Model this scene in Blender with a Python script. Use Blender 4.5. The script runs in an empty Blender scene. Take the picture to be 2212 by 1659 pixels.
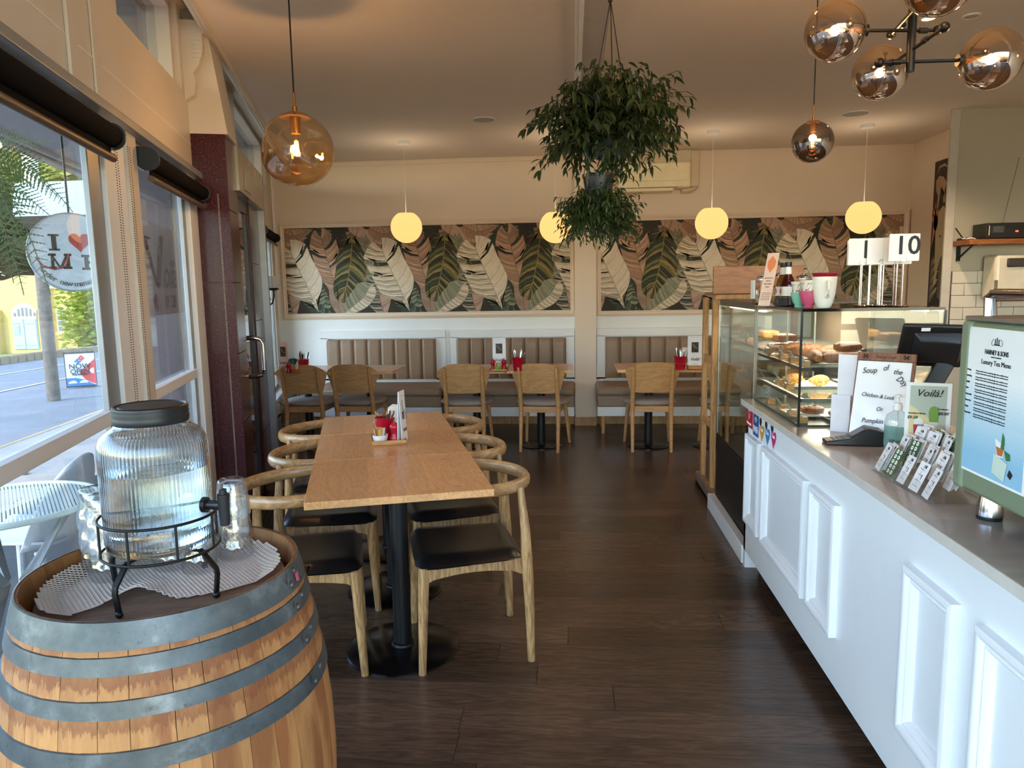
import bpy, math, random
from math import sin, cos, pi, radians, sqrt
from mathutils import Vector, Matrix
random.seed(7)
sc = bpy.context.scene
COL = sc.collection
# ------------------------------------------------------------------ camera
cd = bpy.data.cameras.new('camera'); cam = bpy.data.objects.new('camera', cd); COL.objects.link(cam)
cd.sensor_width = 36; cd.sensor_fit = 'HORIZONTAL'; cd.lens = 1573.75/2212*36; cd.clip_start = .02; cd.clip_end = 400
def basis(p, r, y):
    F = Vector((-sin(y)*cos(p), cos(y)*cos(p), -sin(p))); rt = Vector((cos(y), sin(y), 0)); up = rt.cross(F)
    return cos(r)*rt+sin(r)*up, -sin(r)*rt+cos(r)*up, F
RT, UP, FW = basis(.132643, -.0165797, .0841823)
cam.matrix_world = Matrix(((RT.x, UP.x, -FW.x, 0), (RT.y, UP.y, -FW.y, 0), (RT.z, UP.z, -FW.z, 1.5), (0, 0, 0, 1)))
sc.camera = cam
# ------------------------------------------------------------------ sky, sun, exposure
w = bpy.data.worlds.new('sky'); sc.world = w; w.use_nodes = True
nt = w.node_tree; bg = nt.nodes['Background']
sky = nt.nodes.new('ShaderNodeTexSky'); sky.sky_type = 'NISHITA'; sky.sun_disc = False
sky.sun_elevation = radians(43); sky.sun_rotation = radians(216.5); sky.air_density = 1.0; sky.dust_density = .4; sky.ozone_density = 1.2
nt.links.new(sky.outputs[0], bg.inputs[0]); bg.inputs[1].default_value = .66
def light(name, kind, loc, power, color, rot=(0, 0, 0), **k):
    l = bpy.data.lights.new(name, kind); l.energy = power; l.color = color
    for a, b in k.items(): setattr(l, a, b)
    o = bpy.data.objects.new(name, l); COL.objects.link(o); o.location = loc; o.rotation_euler = rot; return o
sun = light('sun', 'SUN', (0, 0, 20), 2.6, (1, .93, .82), angle=radians(.6))
sun.rotation_euler = Vector((-.446, -.603, .71)).to_track_quat('Z', 'Y').to_euler()
sc.view_settings.view_transform = 'Standard'; sc.view_settings.look = 'None'; sc.view_settings.gamma = 1
sc.view_settings.use_curve_mapping = False; sc.view_settings.exposure = 1.3
sc.cycles.use_denoising = True; sc.cycles.max_bounces = 16; sc.cycles.diffuse_bounces = 4; sc.cycles.glossy_bounces = 4
sc.cycles.transmission_bounces = 14; sc.cycles.transparent_max_bounces = 24; sc.cycles.caustics_reflective = False
sc.cycles.caustics_refractive = False; sc.cycles.sample_clamp_indirect = 6; sc.cycles.use_adaptive_sampling = True; sc.cycles.adaptive_threshold = .02
# ------------------------------------------------------------------ frame of the street wall (turned 16.7 degrees)
A = .2914; nA = Vector((cos(A), sin(A), 0)); dA = Vector((-sin(A), cos(A), 0))
def W(v, u, z=0.): p = v*nA+u*dA; return Vector((p.x, p.y, z))
# ------------------------------------------------------------------ materials
def lin(c):
    if isinstance(c, str): c = tuple(int(c[i:i+2], 16) for i in (0, 2, 4))
    return tuple(((x/255)/12.92 if x/255 <= .04045 else ((x/255+.055)/1.055)**2.4) for x in c)+(1,)
MATS = {}
class NT:
    def __init__(s, name):
        s.m = bpy.data.materials.new(name); s.m.use_nodes = True; s.t = s.m.node_tree; s.b = s.t.nodes['Principled BSDF']; s.out = s.t.nodes['Material Output']
    def n(s, typ, **k):
        x = s.t.nodes.new('ShaderNode'+typ)
        for a, b in k.items():
            if a.startswith('i_'): x.inputs[a[2:].replace('_', ' ')].default_value = b
            else: setattr(x, a, b)
        return x
    def l(s, a, b): s.t.links.new(a, b)
    def coord(s, scale=(1, 1, 1), kind='Object', rot=(0, 0, 0)):
        c = s.n('TexCoord'); mp = s.n('Mapping'); mp.inputs['Scale'].default_value = scale; mp.inputs['Rotation'].default_value = rot; s.l(c.outputs[kind], mp.inputs[0]); return mp.outputs[0]
    def noise(s, vec, scale, detail=3, rough=.5, dist=0.):
        x = s.n('TexNoise'); x.inputs['Scale'].default_value = scale; x.inputs['Detail'].default_value = detail; x.inputs['Roughness'].default_value = rough; x.inputs['Distortion'].default_value = dist; s.l(vec, x.inputs['Vector']); return x.outputs[0]
    def ramp(s, fac, stops, interp='LINEAR'):
        x = s.n('ValToRGB'); r = x.color_ramp; r.interpolation = interp
        while len(r.elements) < len(stops): r.elements.new(.5)
        for e, (p, c) in zip(r.elements, stops): e.position = p; e.color = c if len(c) == 4 else tuple(c)+(1,)
        s.l(fac, x.inputs[0]); return x.outputs[0]
    def mix(s, fac, a, b, blend='MIX'):
        x = s.n('Mix', data_type='RGBA', blend_type=blend)
        for sock, v in ((x.inputs[0], fac), (x.inputs[6], a), (x.inputs[7], b)):
            if hasattr(v, 'links'): s.l(v, sock)
            else: sock.default_value = v
        return x.outputs[2]
    def bump(s, h, strength=.2, dist=.01):
        x = s.n('Bump'); x.inputs['Strength'].default_value = strength; x.inputs['Distance'].default_value = dist; s.l(h, x.inputs['Height']); s.l(x.outputs[0], s.b.inputs['Normal'])
    def shade(s, f=.15):  # per-object brightness variation
        o = s.n('ObjectInfo'); x = s.n('MapRange'); x.inputs[3].default_value = 1-f; x.inputs[4].default_value = 1+f; s.l(o.outputs['Random'], x.inputs[0]); return x.outputs[0]
def M(name, color, rough=.5, metal=0., var=.05, vs=12., bump=.0, **k):
    """plain painted / plastic / metal stuff with a faint procedural mottling"""
    if name in MATS: return MATS[name]
    s = NT(name); c = lin(color); s.b.inputs['Roughness'].default_value = rough; s.b.inputs['Metallic'].default_value = metal
    f = s.noise(s.coord(), vs, 4)
    lo = tuple(x*(1-var) for x in c[:3]); hi = tuple(min(1, x*(1+var)) for x in c[:3])
    s.l(s.ramp(f, [(.3, lo), (.7, hi)]), s.b.inputs['Base Color'])
    if bump: s.bump(f, bump)
    for a, b in k.items(): s.b.inputs[a.replace('_', ' ')].default_value = b
    MATS[name] = s.m; return s.m
def wood(name, light_, dark, scale=(1, 1, 1), rough=.45, ring=9., fig=.55, rnd=.0, coat=0.):
    """long grain wood: object coordinates stretched along one axis (scale small along the grain)"""
    if name in MATS: return MATS[name]
    s = NT(name); v = s.coord(scale)
    if rnd:
        o = s.n('ObjectInfo'); va = s.n('VectorMath', operation='ADD'); vm = s.n('VectorMath', operation='SCALE'); vm.inputs[3].default_value = 37.
        cb = s.n('CombineXYZ'); s.l(o.outputs['Random'], cb.inputs[0]); s.l(o.outputs['Random'], cb.inputs[1]); s.l(cb.outputs[0], vm.inputs[0]); s.l(v, va.inputs[0]); s.l(vm.outputs[0], va.inputs[1]); v = va.outputs[0]
    n1 = s.noise(v, 2.2, 3, .5, .6); wv = s.n('Math', operation='MULTIPLY'); wv.inputs[1].default_value = ring; s.l(n1, wv.inputs[0])
    fr = s.n('Math', operation='PINGPONG'); fr.inputs[1].default_value = .5; s.l(wv.outputs[0], fr.inputs[0])
    fine = s.noise(v, 26, 4, .7)
    a = s.n('Math', operation='MULTIPLY'); a.inputs[1].default_value = fig; s.l(fr.outputs[0], a.inputs[0])
    b = s.n('Math', operation='MULTIPLY_ADD'); b.inputs[1].default_value = .7; s.l(fine, b.inputs[0]); s.l(a.outputs[0], b.inputs[2])
    col = s.ramp(b.outputs[0], [(.22, lin(light_)), (.5, tuple((p+q)/2 for p, q in zip(lin(light_), lin(dark)))), (.78, lin(dark))])
    if rnd:
        h = s.n('HueSaturation'); s.l(s.shade(rnd), h.inputs['Value']); s.l(col, h.inputs['Color']); col = h.outputs[0]
    s.l(col, s.b.inputs['Base Color']); s.b.inputs['Roughness'].default_value = rough; s.bump(fine, .12, .002)
    if coat: s.b.inputs['Coat Weight'].default_value = coat; s.b.inputs['Coat Roughness'].default_value = .15
    MATS[name] = s.m; return s.m
def thin_glass(name, tint=(1, 1, 1), gloss=.0, ior=1.45, rough=.0, smudge=.0, dens=.0, dcol=(1, 1, 1)):
    """pane: clear see-through plus fresnel reflection; dens adds a faint milky film"""
    if name in MATS: return MATS[name]
    s = NT(name); s.t.nodes.remove(s.b)
    tr = s.n('BsdfTransparent'); tr.inputs[0].default_value = tuple(tint)+(1,); gl = s.n('BsdfGlossy'); gl.inputs['Roughness'].default_value = rough
    fz = schlick(s, ((ior-1)/(ior+1))**2); ad = s.n('Math', operation='ADD', use_clamp=True); ad.inputs[1].default_value = gloss; s.l(fz.outputs[0], ad.inputs[0])
    mx = s.n('MixShader'); s.l(ad.outputs[0], mx.inputs[0]); s.l(tr.outputs[0], mx.inputs[1]); s.l(gl.outputs[0], mx.inputs[2]); last = mx.outputs[0]
    if dens:
        df = s.n('BsdfDiffuse'); df.inputs[0].default_value = tuple(dcol)+(1,); m2 = s.n('MixShader'); f = s.noise(s.coord(), 3., 3)
        mr = s.n('MapRange'); mr.inputs[3].default_value = dens*.4; mr.inputs[4].default_value = dens*1.6; s.l(f, mr.inputs[0]); s.l(mr.outputs[0], m2.inputs[0]); s.l(last, m2.inputs[1]); s.l(df.outputs[0], m2.inputs[2]); last = m2.outputs[0]
    s.l(last, s.out.inputs[0]); MATS[name] = s.m; return s.m
def real_glass(name, tint, ior, rough=0., clear=0.):
    if name in MATS: return MATS[name]
    s = NT(name); s.t.nodes.remove(s.b); g = s.n('BsdfGlass'); g.inputs['Color'].default_value = tuple(tint)+(1,); g.inputs['IOR'].default_value = ior; g.inputs['Roughness'].default_value = rough; last = g.outputs[0]
    if clear: tr = s.n('BsdfTransparent'); tr.inputs[0].default_value = (.98, .985, .99, 1); mx = s.n('MixShader'); mx.inputs[0].default_value = clear; s.l(g.outputs[0], mx.inputs[1]); s.l(tr.outputs[0], mx.inputs[2]); last = mx.outputs[0]
    s.l(last, s.out.inputs[0]); MATS[name] = s.m; return s.m
def emit(name, color, strength, trans=None):
    if name in MATS: return MATS[name]
    s = NT(name); s.t.nodes.remove(s.b); e = s.n('Emission'); e.inputs[0].default_value = lin(color); e.inputs[1].default_value = strength; s.l(e.outputs[0], s.out.inputs[0]); MATS[name] = s.m; return s.m
# ------------------------------------------------------------------ mesh builder
def schlick(s, f0=.04):
    g = s.n('NewGeometry'); d = s.n('VectorMath', operation='DOT_PRODUCT'); s.l(g.outputs['Normal'], d.inputs[0]); s.l(g.outputs['Incoming'], d.inputs[1])
    a = s.n('Math', operation='ABSOLUTE'); s.l(d.outputs['Value'], a.inputs[0]); b_ = s.n('Math', operation='SUBTRACT', use_clamp=True); b_.inputs[0].default_value = 1; s.l(a.outputs[0], b_.inputs[1])
    p = s.n('Math', operation='POWER'); p.inputs[1].default_value = 5; s.l(b_.outputs[0], p.inputs[0]); m = s.n('Math', operation='MULTIPLY_ADD'); m.inputs[1].default_value = 1-f0; m.inputs[2].default_value = f0; s.l(p.outputs[0], m.inputs[0]); return m
class B:
    def __init__(s): s.v = []; s.f = []; s.m = []; s.x = Matrix.Identity(4); s.k = 0
    def add(s, vs, fs, m=None):
        o = len(s.v); s.v += [tuple(s.x @ Vector(p)) for p in vs]; s.f += [tuple(i+o for i in f) for f in fs]; s.m += [s.k if m is None else m]*len(fs); return s
    def box(s, a, b, m=None):
        (x0, y0, z0), (x1, y1, z1) = a, b
        return s.add([(x0, y0, z0), (x1, y0, z0), (x1, y1, z0), (x0, y1, z0), (x0, y0, z1), (x1, y0, z1), (x1, y1, z1), (x0, y1, z1)],
                     [(0, 3, 2, 1), (4, 5, 6, 7), (0, 1, 5, 4), (1, 2, 6, 5), (2, 3, 7, 6), (3, 0, 4, 7)], m)
    def lathe(s, prof, n=24, c=(0, 0, 0), m=None, caps=True, ang=2*pi, rfun=None):
        full = abs(ang-2*pi) < 1e-6; k = n if full else n+1; vs = []
        for r, z in prof:
            for i in range(k):
                t = ang*i/n; rr = r*(rfun(t, z) if rfun else 1); vs.append((c[0]+rr*cos(t), c[1]+rr*sin(t), c[2]+z))
        fs = []
        for j in range(len(prof)-1):
            for i in range(n):
                i2 = (i+1) % k; fs.append((j*k+i, j*k+i2, (j+1)*k+i2, (j+1)*k+i))
        if caps and full:
            if prof[0][0] > 1e-5: fs.append(tuple(range(k))[::-1])
            if prof[-1][0] > 1e-5: fs.append(tuple((len(prof)-1)*k+i for i in range(k)))
        return s.add(vs, fs, m)
    def cyl(s, c, r, z0, z1, n=20, m=None): return s.lathe([(r, z0), (r, z1)], n, c, m)
    def sphere(s, c, r, n=16, m=None, squash=1.): return s.lathe([(max(1e-6, r*sin(pi*j/(n//2))), -r*squash*cos(pi*j/(n//2))) for j in range(n//2+1)], n, c, m, caps=False)
    def tube(s, pts, r, n=8, m=None, closed=False, sq=None):
        """round (or elliptic: sq=(width, height) factors) sweep; r is a number or one per point"""
        P = [Vector(p) for p in pts]; L = len(P); R = r if isinstance(r, (list, tuple)) else [r]*L; vs = []; prev = None
        for i, p in enumerate(P):
            if closed: t = P[(i+1) % L]-P[i-1]
            else: t = P[min(i+1, L-1)]-P[max(i-1, 0)]
            t = t.normalized() if t.length > 1e-9 else Vector((0, 0, 1))
            ref = Vector((0, 0, 1)) if abs(t.z) < .97 else (prev or Vector((0, 1, 0)))
            a = t.cross(ref); a = a.normalized() if a.length > 1e-6 else Vector((1, 0, 0)); b = a.cross(t).normalized()
            if prev is not None and abs(t.z) >= .97 and a.dot(pa) < 0: a, b = -a, -b
            prev = ref if abs(t.z) < .97 else prev; pa = a
            q = sq if sq else (1, 1)
            if isinstance(q, list): q = q[i]
            for j in range(n): th = 2*pi*j/n+pi/n; vs.append(tuple(p+a*R[i]*q[0]*cos(th)+b*R[i]*q[1]*sin(th)))
        fs = []
        for i in range(L if closed else L-1):
            i2 = (i+1) % L
            for j in range(n): fs.append((i*n+j, i*n+(j+1) % n, i2*n+(j+1) % n, i2*n+j))
        if not closed: fs += [tuple(range(n))[::-1], tuple((L-1)*n+j for j in range(n))]
        return s.add(vs, fs, m)
    def prism(s, poly, z0, z1, m=None):
        n = len(poly); vs = [(x, y, z0) for x, y in poly]+[(x, y, z1) for x, y in poly]
        return s.add(vs, [tuple(range(n))[::-1], tuple(range(n, 2*n))]+[(i, (i+1) % n, n+(i+1) % n, n+i) for i in range(n)], m)
    def grid(s, nx, ny, fn, m=None, two=False):
        vs = [fn(i/nx, j/ny) for j in range(ny+1) for i in range(nx+1)]
        return s.add(vs, [(j*(nx+1)+i, j*(nx+1)+i+1, (j+1)*(nx+1)+i+1, (j+1)*(nx+1)+i) for j in range(ny) for i in range(nx)], m)
def at(b, *ms):
    b.x = Matrix.Identity(4)
    for m in ms: b.x = b.x @ m
    return b
T = lambda x, y, z: Matrix.Translation((x, y, z))
def RZ(a): return Matrix.Rotation(a, 4, 'Z')
def RX(a): return Matrix.Rotation(a, 4, 'X')
def RY(a): return Matrix.Rotation(a, 4, 'Y')
FR = RZ(A)  # builder transform into the street-wall frame
def obj(name, b, mats, parent=None, smooth=35, bevel=0, seg=2, loc=None, rotz=None, kind=None, subd=0, fix=True):
    me = bpy.data.meshes.new(name); me.from_pydata(b.v, [], b.f); me.update()
    for mm in (mats if isinstance(mats, (list, tuple)) else [mats]): me.materials.append(mm)
    if any(b.m): me.polygons.foreach_set('material_index', b.m)
    if smooth: me.shade_smooth(); me.set_sharp_from_angle(angle=radians(smooth))
    o = bpy.data.objects.new(name, me); COL.objects.link(o)
    if parent: o.parent = parent
    if loc is not None: o.location = loc
    if rotz is not None: o.rotation_euler = (0, 0, rotz)
    if bevel:
        md = o.modifiers.new('bevel', 'BEVEL'); md.width = bevel; md.segments = seg; md.limit_method = 'ANGLE'; md.angle_limit = radians(40)
        if smooth: me.set_sharp_from_angle(angle=radians(60))
    if subd: md = o.modifiers.new('subd', 'SUBSURF'); md.levels = md.render_levels = subd
    if kind: o['kind'] = kind
    return o
def tag(o, label, cat, group=None):
    o['label'] = label; o['category'] = cat
    if group: o['group'] = group
    return o
def thing(name, label, cat, loc=(0, 0, 0), rotz=0, group=None):
    o = bpy.data.objects.new(name, None); COL.objects.link(o); o.empty_display_size = .05; o.location = loc; o.rotation_euler = (0, 0, rotz)
    return tag(o, label, cat, group)
def struct(name, b, m, parent=None, **k):
    o = obj(name, b, m, parent, **k)
    if not parent: o['kind'] = 'structure'
    return o
def dup(root, loc, rotz=None, label=None, group=None):
    r = root.copy(); COL.objects.link(r); r.location = loc
    if rotz is not None: r.rotation_euler = (0, 0, rotz)
    if label: r['label'] = label
    if group: r['group'] = group
    for ch in list(root.children):
        c = ch.copy(); COL.objects.link(c); c.parent = r
        for g in list(ch.children): d_ = g.copy(); COL.objects.link(d_); d_.parent = c
    return r
def text_into(b, s, size, mtx, m=None, extrude=.0004, align='CENTER', shear=0., bold=0., space=1., w=1.):
    """flat lettering from the built-in font, laid in the XY plane of mtx"""
    c = bpy.data.curves.new('t', 'FONT'); c.body = s; c.size = size; c.align_x = align; c.align_y = 'CENTER'; c.extrude = extrude; c.shear = shear; c.offset = bold; c.space_character = space; c.resolution_u = 3
    o = bpy.data.objects.new('t', c); COL.objects.link(o); dg = bpy.context.evaluated_depsgraph_get(); dg.update()
    me = bpy.data.meshes.new_from_object(o.evaluated_get(dg)); k = b.x.copy(); b.x = b.x @ mtx @ Matrix.Diagonal((w, 1, 1, 1))
    b.add([tuple(v.co) for v in me.vertices], [tuple(p.vertices) for p in me.polygons], m); b.x = k
    bpy.data.objects.remove(o); bpy.data.curves.remove(c); bpy.data.meshes.remove(me)
def kids(o): return o.children
# shared materials
WALL = M('warm_cream_paint', (236, 216, 194), .6, var=.02, vs=2); WHITE = M('white_paint', (236, 236, 234), .45, var=.015, vs=3)
CEIL = M('ceiling_paint', (238, 226, 210), .7, var=.02, vs=1); CREAM = M('cream_gloss_paint', (214, 202, 186), .35, var=.03, vs=4)
BLACK = M('black_plastic', (18, 18, 20), .4); BLACKM = M('black_metal', (16, 16, 18), .45, .3); CHROME = M('chrome', (176, 170, 170), .16, 1., var=.02)
BRASS = M('brass', (176, 128, 70), .3, 1.); PAPER = M('white_paper', (238, 238, 238), .7, var=.01); INK = M('black_ink', (25, 25, 28), .6); RED = M('red_enamel', (178, 18, 40), .25)
OAK = wood('oak_chair', (208, 162, 108), (164, 116, 70), (.7, 5, 5), .42, ring=7, fig=.45, rnd=.06); ASH = wood('ash_elbow_chair', (200, 160, 108), (118, 82, 48), (6, 6, .9), .4, ring=9, fig=.6, rnd=.06)
TABW = wood('ash_tabletop', (234, 178, 118), (190, 130, 78), (5, .9, 5), .32, ring=10, fig=.4, rnd=.03, coat=.3)
def lamstrips(m, w_=.115, amt=.16, axis=0):
    t = m.node_tree; b_ = t.nodes['Principled BSDF']; src = b_.inputs['Base Color'].links[0].from_socket
    tc = t.nodes.new('ShaderNodeTexCoord'); sp = t.nodes.new('ShaderNodeSeparateXYZ'); t.links.new(tc.outputs['Object'], sp.inputs[0]); dv = t.nodes.new('ShaderNodeMath'); dv.operation = 'DIVIDE'; dv.inputs[1].default_value = w_; t.links.new(sp.outputs[axis], dv.inputs[0])
    fl = t.nodes.new('ShaderNodeMath'); fl.operation = 'FLOOR'; t.links.new(dv.outputs[0], fl.inputs[0]); oi = t.nodes.new('ShaderNodeObjectInfo'); ad = t.nodes.new('ShaderNodeMath'); ad.operation = 'MULTIPLY_ADD'; ad.inputs[1].default_value = 91.; t.links.new(oi.outputs['Random'], ad.inputs[0]); t.links.new(fl.outputs[0], ad.inputs[2])
    wn = t.nodes.new('ShaderNodeTexWhiteNoise'); wn.noise_dimensions = '1D'; t.links.new(ad.outputs[0], wn.inputs['W']); mr = t.nodes.new('ShaderNodeMapRange'); mr.inputs[3].default_value = 1-amt; mr.inputs[4].default_value = 1+amt*.5; t.links.new(wn.outputs[0], mr.inputs[0])
    h = t.nodes.new('ShaderNodeHueSaturation'); t.links.new(mr.outputs[0], h.inputs['Value']); t.links.new(src, h.inputs['Color']); t.links.new(h.outputs[0], b_.inputs['Base Color'])
lamstrips(TABW)
ASHR = wood('ash_arm_rail', (200, 158, 106), (128, 88, 50), (2.2, 2.2, 5), .34, ring=7, fig=.5, rnd=.08, coat=.3)
PINE = wood('pine', (206, 160, 100), (150, 96, 50), (5, 5, .8), .5, ring=8); GLASS = thin_glass('clear_glass', (.97, .985, .98), .01)
TAN = M('tan_leatherette', (146, 118, 92), .42, var=.05, vs=30, bump=.03); LEATH = M('black_leather', (15, 14, 15), .3, var=.15, vs=60, bump=.03)
GREYFAB = M('grey_taupe_fabric', (158, 142, 132), .85, var=.08, vs=90, bump=.1)
# ================================================================== THE SETTING
# floor: dark boards laid parallel to the back wall, one object each
FLB = wood('dark_floorboard', (96, 74, 58), (50, 38, 30), (.8, 7, 7), .26, ring=7, fig=.5, rnd=.3)
b = B(); b.box((-4, -1.7, -.06), (4.4, 8.0, -.012)); floor = struct('floor', b, M('dark_underfloor', (24, 18, 16), .5))
rowh = .1585; meshes = {}
def wallx(y): return (-.85-y*sin(A))/cos(A)
y = 1.01; k = 0
while y < 7.9:
    x = wallx(y+rowh/2)-.02; xe = 1.15 if y < 4.9 else 3.42
    x0 = x-random.random()*1.3
    while x0 < xe:
        L = random.choice((1.1, 1.5, 1.9, 1.9)); a0, a1 = max(x, x0), min(xe, x0+L)
        if a1-a0 > .04:
            b = B(); b.box((-(a1-a0)/2+.0009, .0008, -.012), ((a1-a0)/2-.0009, rowh-.0008, 0)); o = obj('plank', b, FLB, floor, smooth=0); o.location = ((a0+a1)/2, y, random.uniform(-.0004, 0))
        x0 += L
    y += rowh
# ceiling with the boxed beam that runs out from the column
b = B(); b.add([(wallx(-1.7)+.14, -1.7, 2.86), (4.4, -1.7, 2.86), (4.4, 8, 2.86), (wallx(8)+.14, 8, 2.86), (wallx(-1.7)+.14, -1.7, 3.0), (4.4, -1.7, 3.0), (4.4, 8, 3.0), (wallx(8)+.14, 8, 3.0)], [(0, 1, 2, 3), (7, 6, 5, 4), (0, 4, 5, 1), (1, 5, 6, 2), (2, 6, 7, 3), (3, 7, 4, 0)]); struct('ceiling', b, CEIL, smooth=0)
b = B(); b.prism([(wallx(-1.7)-.1, -1.7), (4.4, -1.7), (4.4, 8.1), (wallx(8.1)-.1, 8.1)], 3.12, 3.2); struct('ceiling_roof_slab', b, CEIL, smooth=0)
b = B(); b.box((.06, -1.7, 2.815), (.19, 7.8, 2.87)); be = struct('trim_1', b, M('beam_paint', (188, 180, 172), .6), smooth=0)
for x0, x1, z in ((.022, .04, 2.83), (.04, .062, 2.80)):
    b = B(); b.box((x0, -1.7, z), (x1, 7.79, 2.862)); obj('moulding', b, WHITE, be, bevel=.004)
b = B(); b.box((.024, 7.78, .0), (.248, 7.93, 2.86)); struct('trim_2', b, WALL, smooth=0)
b = B(); b.box((.018, 7.772, 0), (.254, 7.9, .095)); struct('baseboard_column', b, PINE, bevel=.003)
b = B(); b.box((-4.2, 7.9, 0), (3.6, 8.05, 3.1)); struct('wall_back', b, WALL, smooth=0)
b = B(); b.box((-3.3, 7.885, 0), (3.43, 7.9, 1.17)); struct('wall_back_lower', b, WHITE, smooth=0)
b = B(); b.box((-3.25, 7.872, 0), (3.43, 7.886, .09)); struct('baseboard_back', b, PINE, bevel=.003)
b = B(); b.box((-3.05, 7.885, 2.81), (.02, 7.9, 2.86)); struct('trim_3', b, WALL, bevel=.004)
b = B(); b.box((3.437, 6.5, 0), (3.6, 8.0, 3.0)); struct('wall_right', b, WALL, smooth=0)
KW = M('sage_grey_paint', (176, 170, 152), .6, var=.02, vs=2)
b = B(); b.box((3.128, 6.4, 0), (4.4, 6.43, 3.0)); kw = struct('wall_kitchen', b, KW, smooth=0)
b = B(); b.box((3.06, 6.385, 0), (3.13, 6.41, 2.86)); struct('trim_4', b, M('grey_trim_paint', (190, 184, 174), .5), bevel=.004)
b = B(); b.box((3.132, 6.383, .9), (4.4, 6.401, 1.567)); tl = struct('wall_kitchen_tiling', b, M('dark_grout', (92, 84, 74), .8), smooth=0)
TILE = M('white_wall_tile', (206, 200, 186), .18, var=.03); me = None
for r in range(6):
    x = 3.136+(-.1 if r % 2 else 0)
    while x < 4.3:
        a0 = max(x, 3.134); a1 = x+.2; z1 = 1.565-r*.1
        b = B(); b.box((a0+.002, 6.376, z1-.096), (a1-.002, 6.384, z1)); obj('tile', b, TILE, tl, bevel=.0015, seg=1)
        x += .2
b = B(); b.box((4.3, -1.7, 0), (4.45, 6.5, 3.0)); struct('wall_service', b, WALL, smooth=0)
# front of the shop behind the camera: piers and a lintel around open glazing
b = B(); b.box((-1.0, -1.75, 2.8), (4.4, -1.6, 3.1)); struct('wall_front', b, WHITE, smooth=0)
b = B(); b.box((3.9, -1.75, 0), (4.4, -1.6, 2.85)); struct('wall_front_pier', b, WHITE, smooth=0)
b = B()
for x in (-.4, 1.0, 2.4): b.box((x-.03, -1.72, 0), (x+.03, -1.66, 2.8))
b.box((-.4, -1.72, 1.0), (3.9, -1.66, 1.06)); b.box((-.4, -1.72, 0), (3.9, -1.66, .08)); wf = struct('window_6', b, WHITE, smooth=0)
b = B(); b.box((-.4, -1.695, .05), (3.9, -1.69, 2.8)); obj('window_glass', b, GLASS, wf, smooth=0)
# ---- street wall, all in the (v, u, z) frame
def fobj(name, b, m, parent=None, **k):
    o = obj(name, b, m, parent, **k)
    if not parent: o.rotation_euler = (0, 0, A); o['kind'] = 'structure'
    return o
b = B(); b.box((-1.0, -1.9, 2.12), (-.85, 8.45, 2.56)); b.box((-1.0, 8.16, 0), (-.85, 8.45, 3.1)); b.box((-1.0, -1.9, 3.0), (-.72, 8.4, 3.12)); fobj('wall_street', b, CREAM, smooth=0)
b = B(); b.box((-1.0, -1.9, -.1), (-.85, 4.4, .1)); fobj('wall_street_base', b, WHITE, smooth=0)
b = B(); b.box((-.865, -1.9, 2.55), (-.852, 8.3, 2.562)); b.box((-.853, -1.9, 2.30), (-.848, 4.4, 2.304)); fobj('trim_5', b, WHITE, smooth=0)
b = B(); b.box((-.85, 2.62, 2.16), (-.838, 2.70, 2.99)); b.box((-.85, 2.86, 2.16), (-.842, 2.94, 2.99)); fobj('trim_6', b, CREAM, bevel=.003)
b = B()
for v, z, r in ((-.72, 2.88, .022), (-.695, 2.862, .016), (-.74, 2.905, .018)): b.tube([(v, -1.9, z), (v, 8.25, z)], r, 10)
fobj('trim_7', b, CREAM)
HEAD = M('grey_window_aluminium', (150, 152, 154), .4, .4)
b = B(); b.box((-.86, -1.9, 2.115), (-.80, 4.42, 2.15)); b.box((-.90, -1.9, 2.07), (-.86, 4.4, 2.12)); fobj('trim_8', b, HEAD, bevel=.004)
GL = thin_glass('window_glass', (.78, .82, .83), .0, dens=.03, dcol=(.8, .85, .9))
def window(i, u0, u1, z0=.1, z1=2.1, bar=True, l=.05, r=.05):
    b = B(); b.box((-.886, u0, z0), (-.865, u0+l, z1)); b.box((-.886, u1-r, z0), (-.865, u1, z1)); b.box((-.886, u0, z0), (-.865, u1, z0+.05)); b.box((-.886, u0, z1-.04), (-.865, u1, z1))
    w_ = fobj('window_%d' % i, b, HEAD, bevel=.003)
    if bar: b = B(); b.box((-.884, u0+l, 1.045), (-.85, u1-r, 1.092)); obj('transom_bar', b, WHITE, w_, bevel=.003)
    b = B(); b.box((-.890, u0+l*.5, z0+.02), (-.886, u1-r*.5, z1-.02)); obj('window_glass', b, GL, w_, smooth=0)
    return w_
window(1, .2, 2.90, r=.13); window(2, 3.24, 4.22, r=.07); window(7, -1.8, .1)
b = B(); b.box((-.886, 2.90, 0), (-.85, 3.14, 2.12)); fobj('trim_9', b, WHITE, bevel=.004)
b = B(); b.box((-.886, 3.14, 0), (-.835, 3.26, 2.12)); fobj('trim_10', b, CREAM, bevel=.004)
b = B(); b.box((-.886, .08, 0), (-.85, .22, 2.12)); fobj('trim_11', b, WHITE, bevel=.004)
b = B(); b.box((-.886, 4.21, 0), (-.84, 4.40, 2.12)); fobj('trim_12', b, WHITE, bevel=.004)
b = B(); b.box((-1., 8.38, .0), (-.86, 8.5, 3.)); fobj('wall_street_end', b, WHITE, smooth=0)
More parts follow.
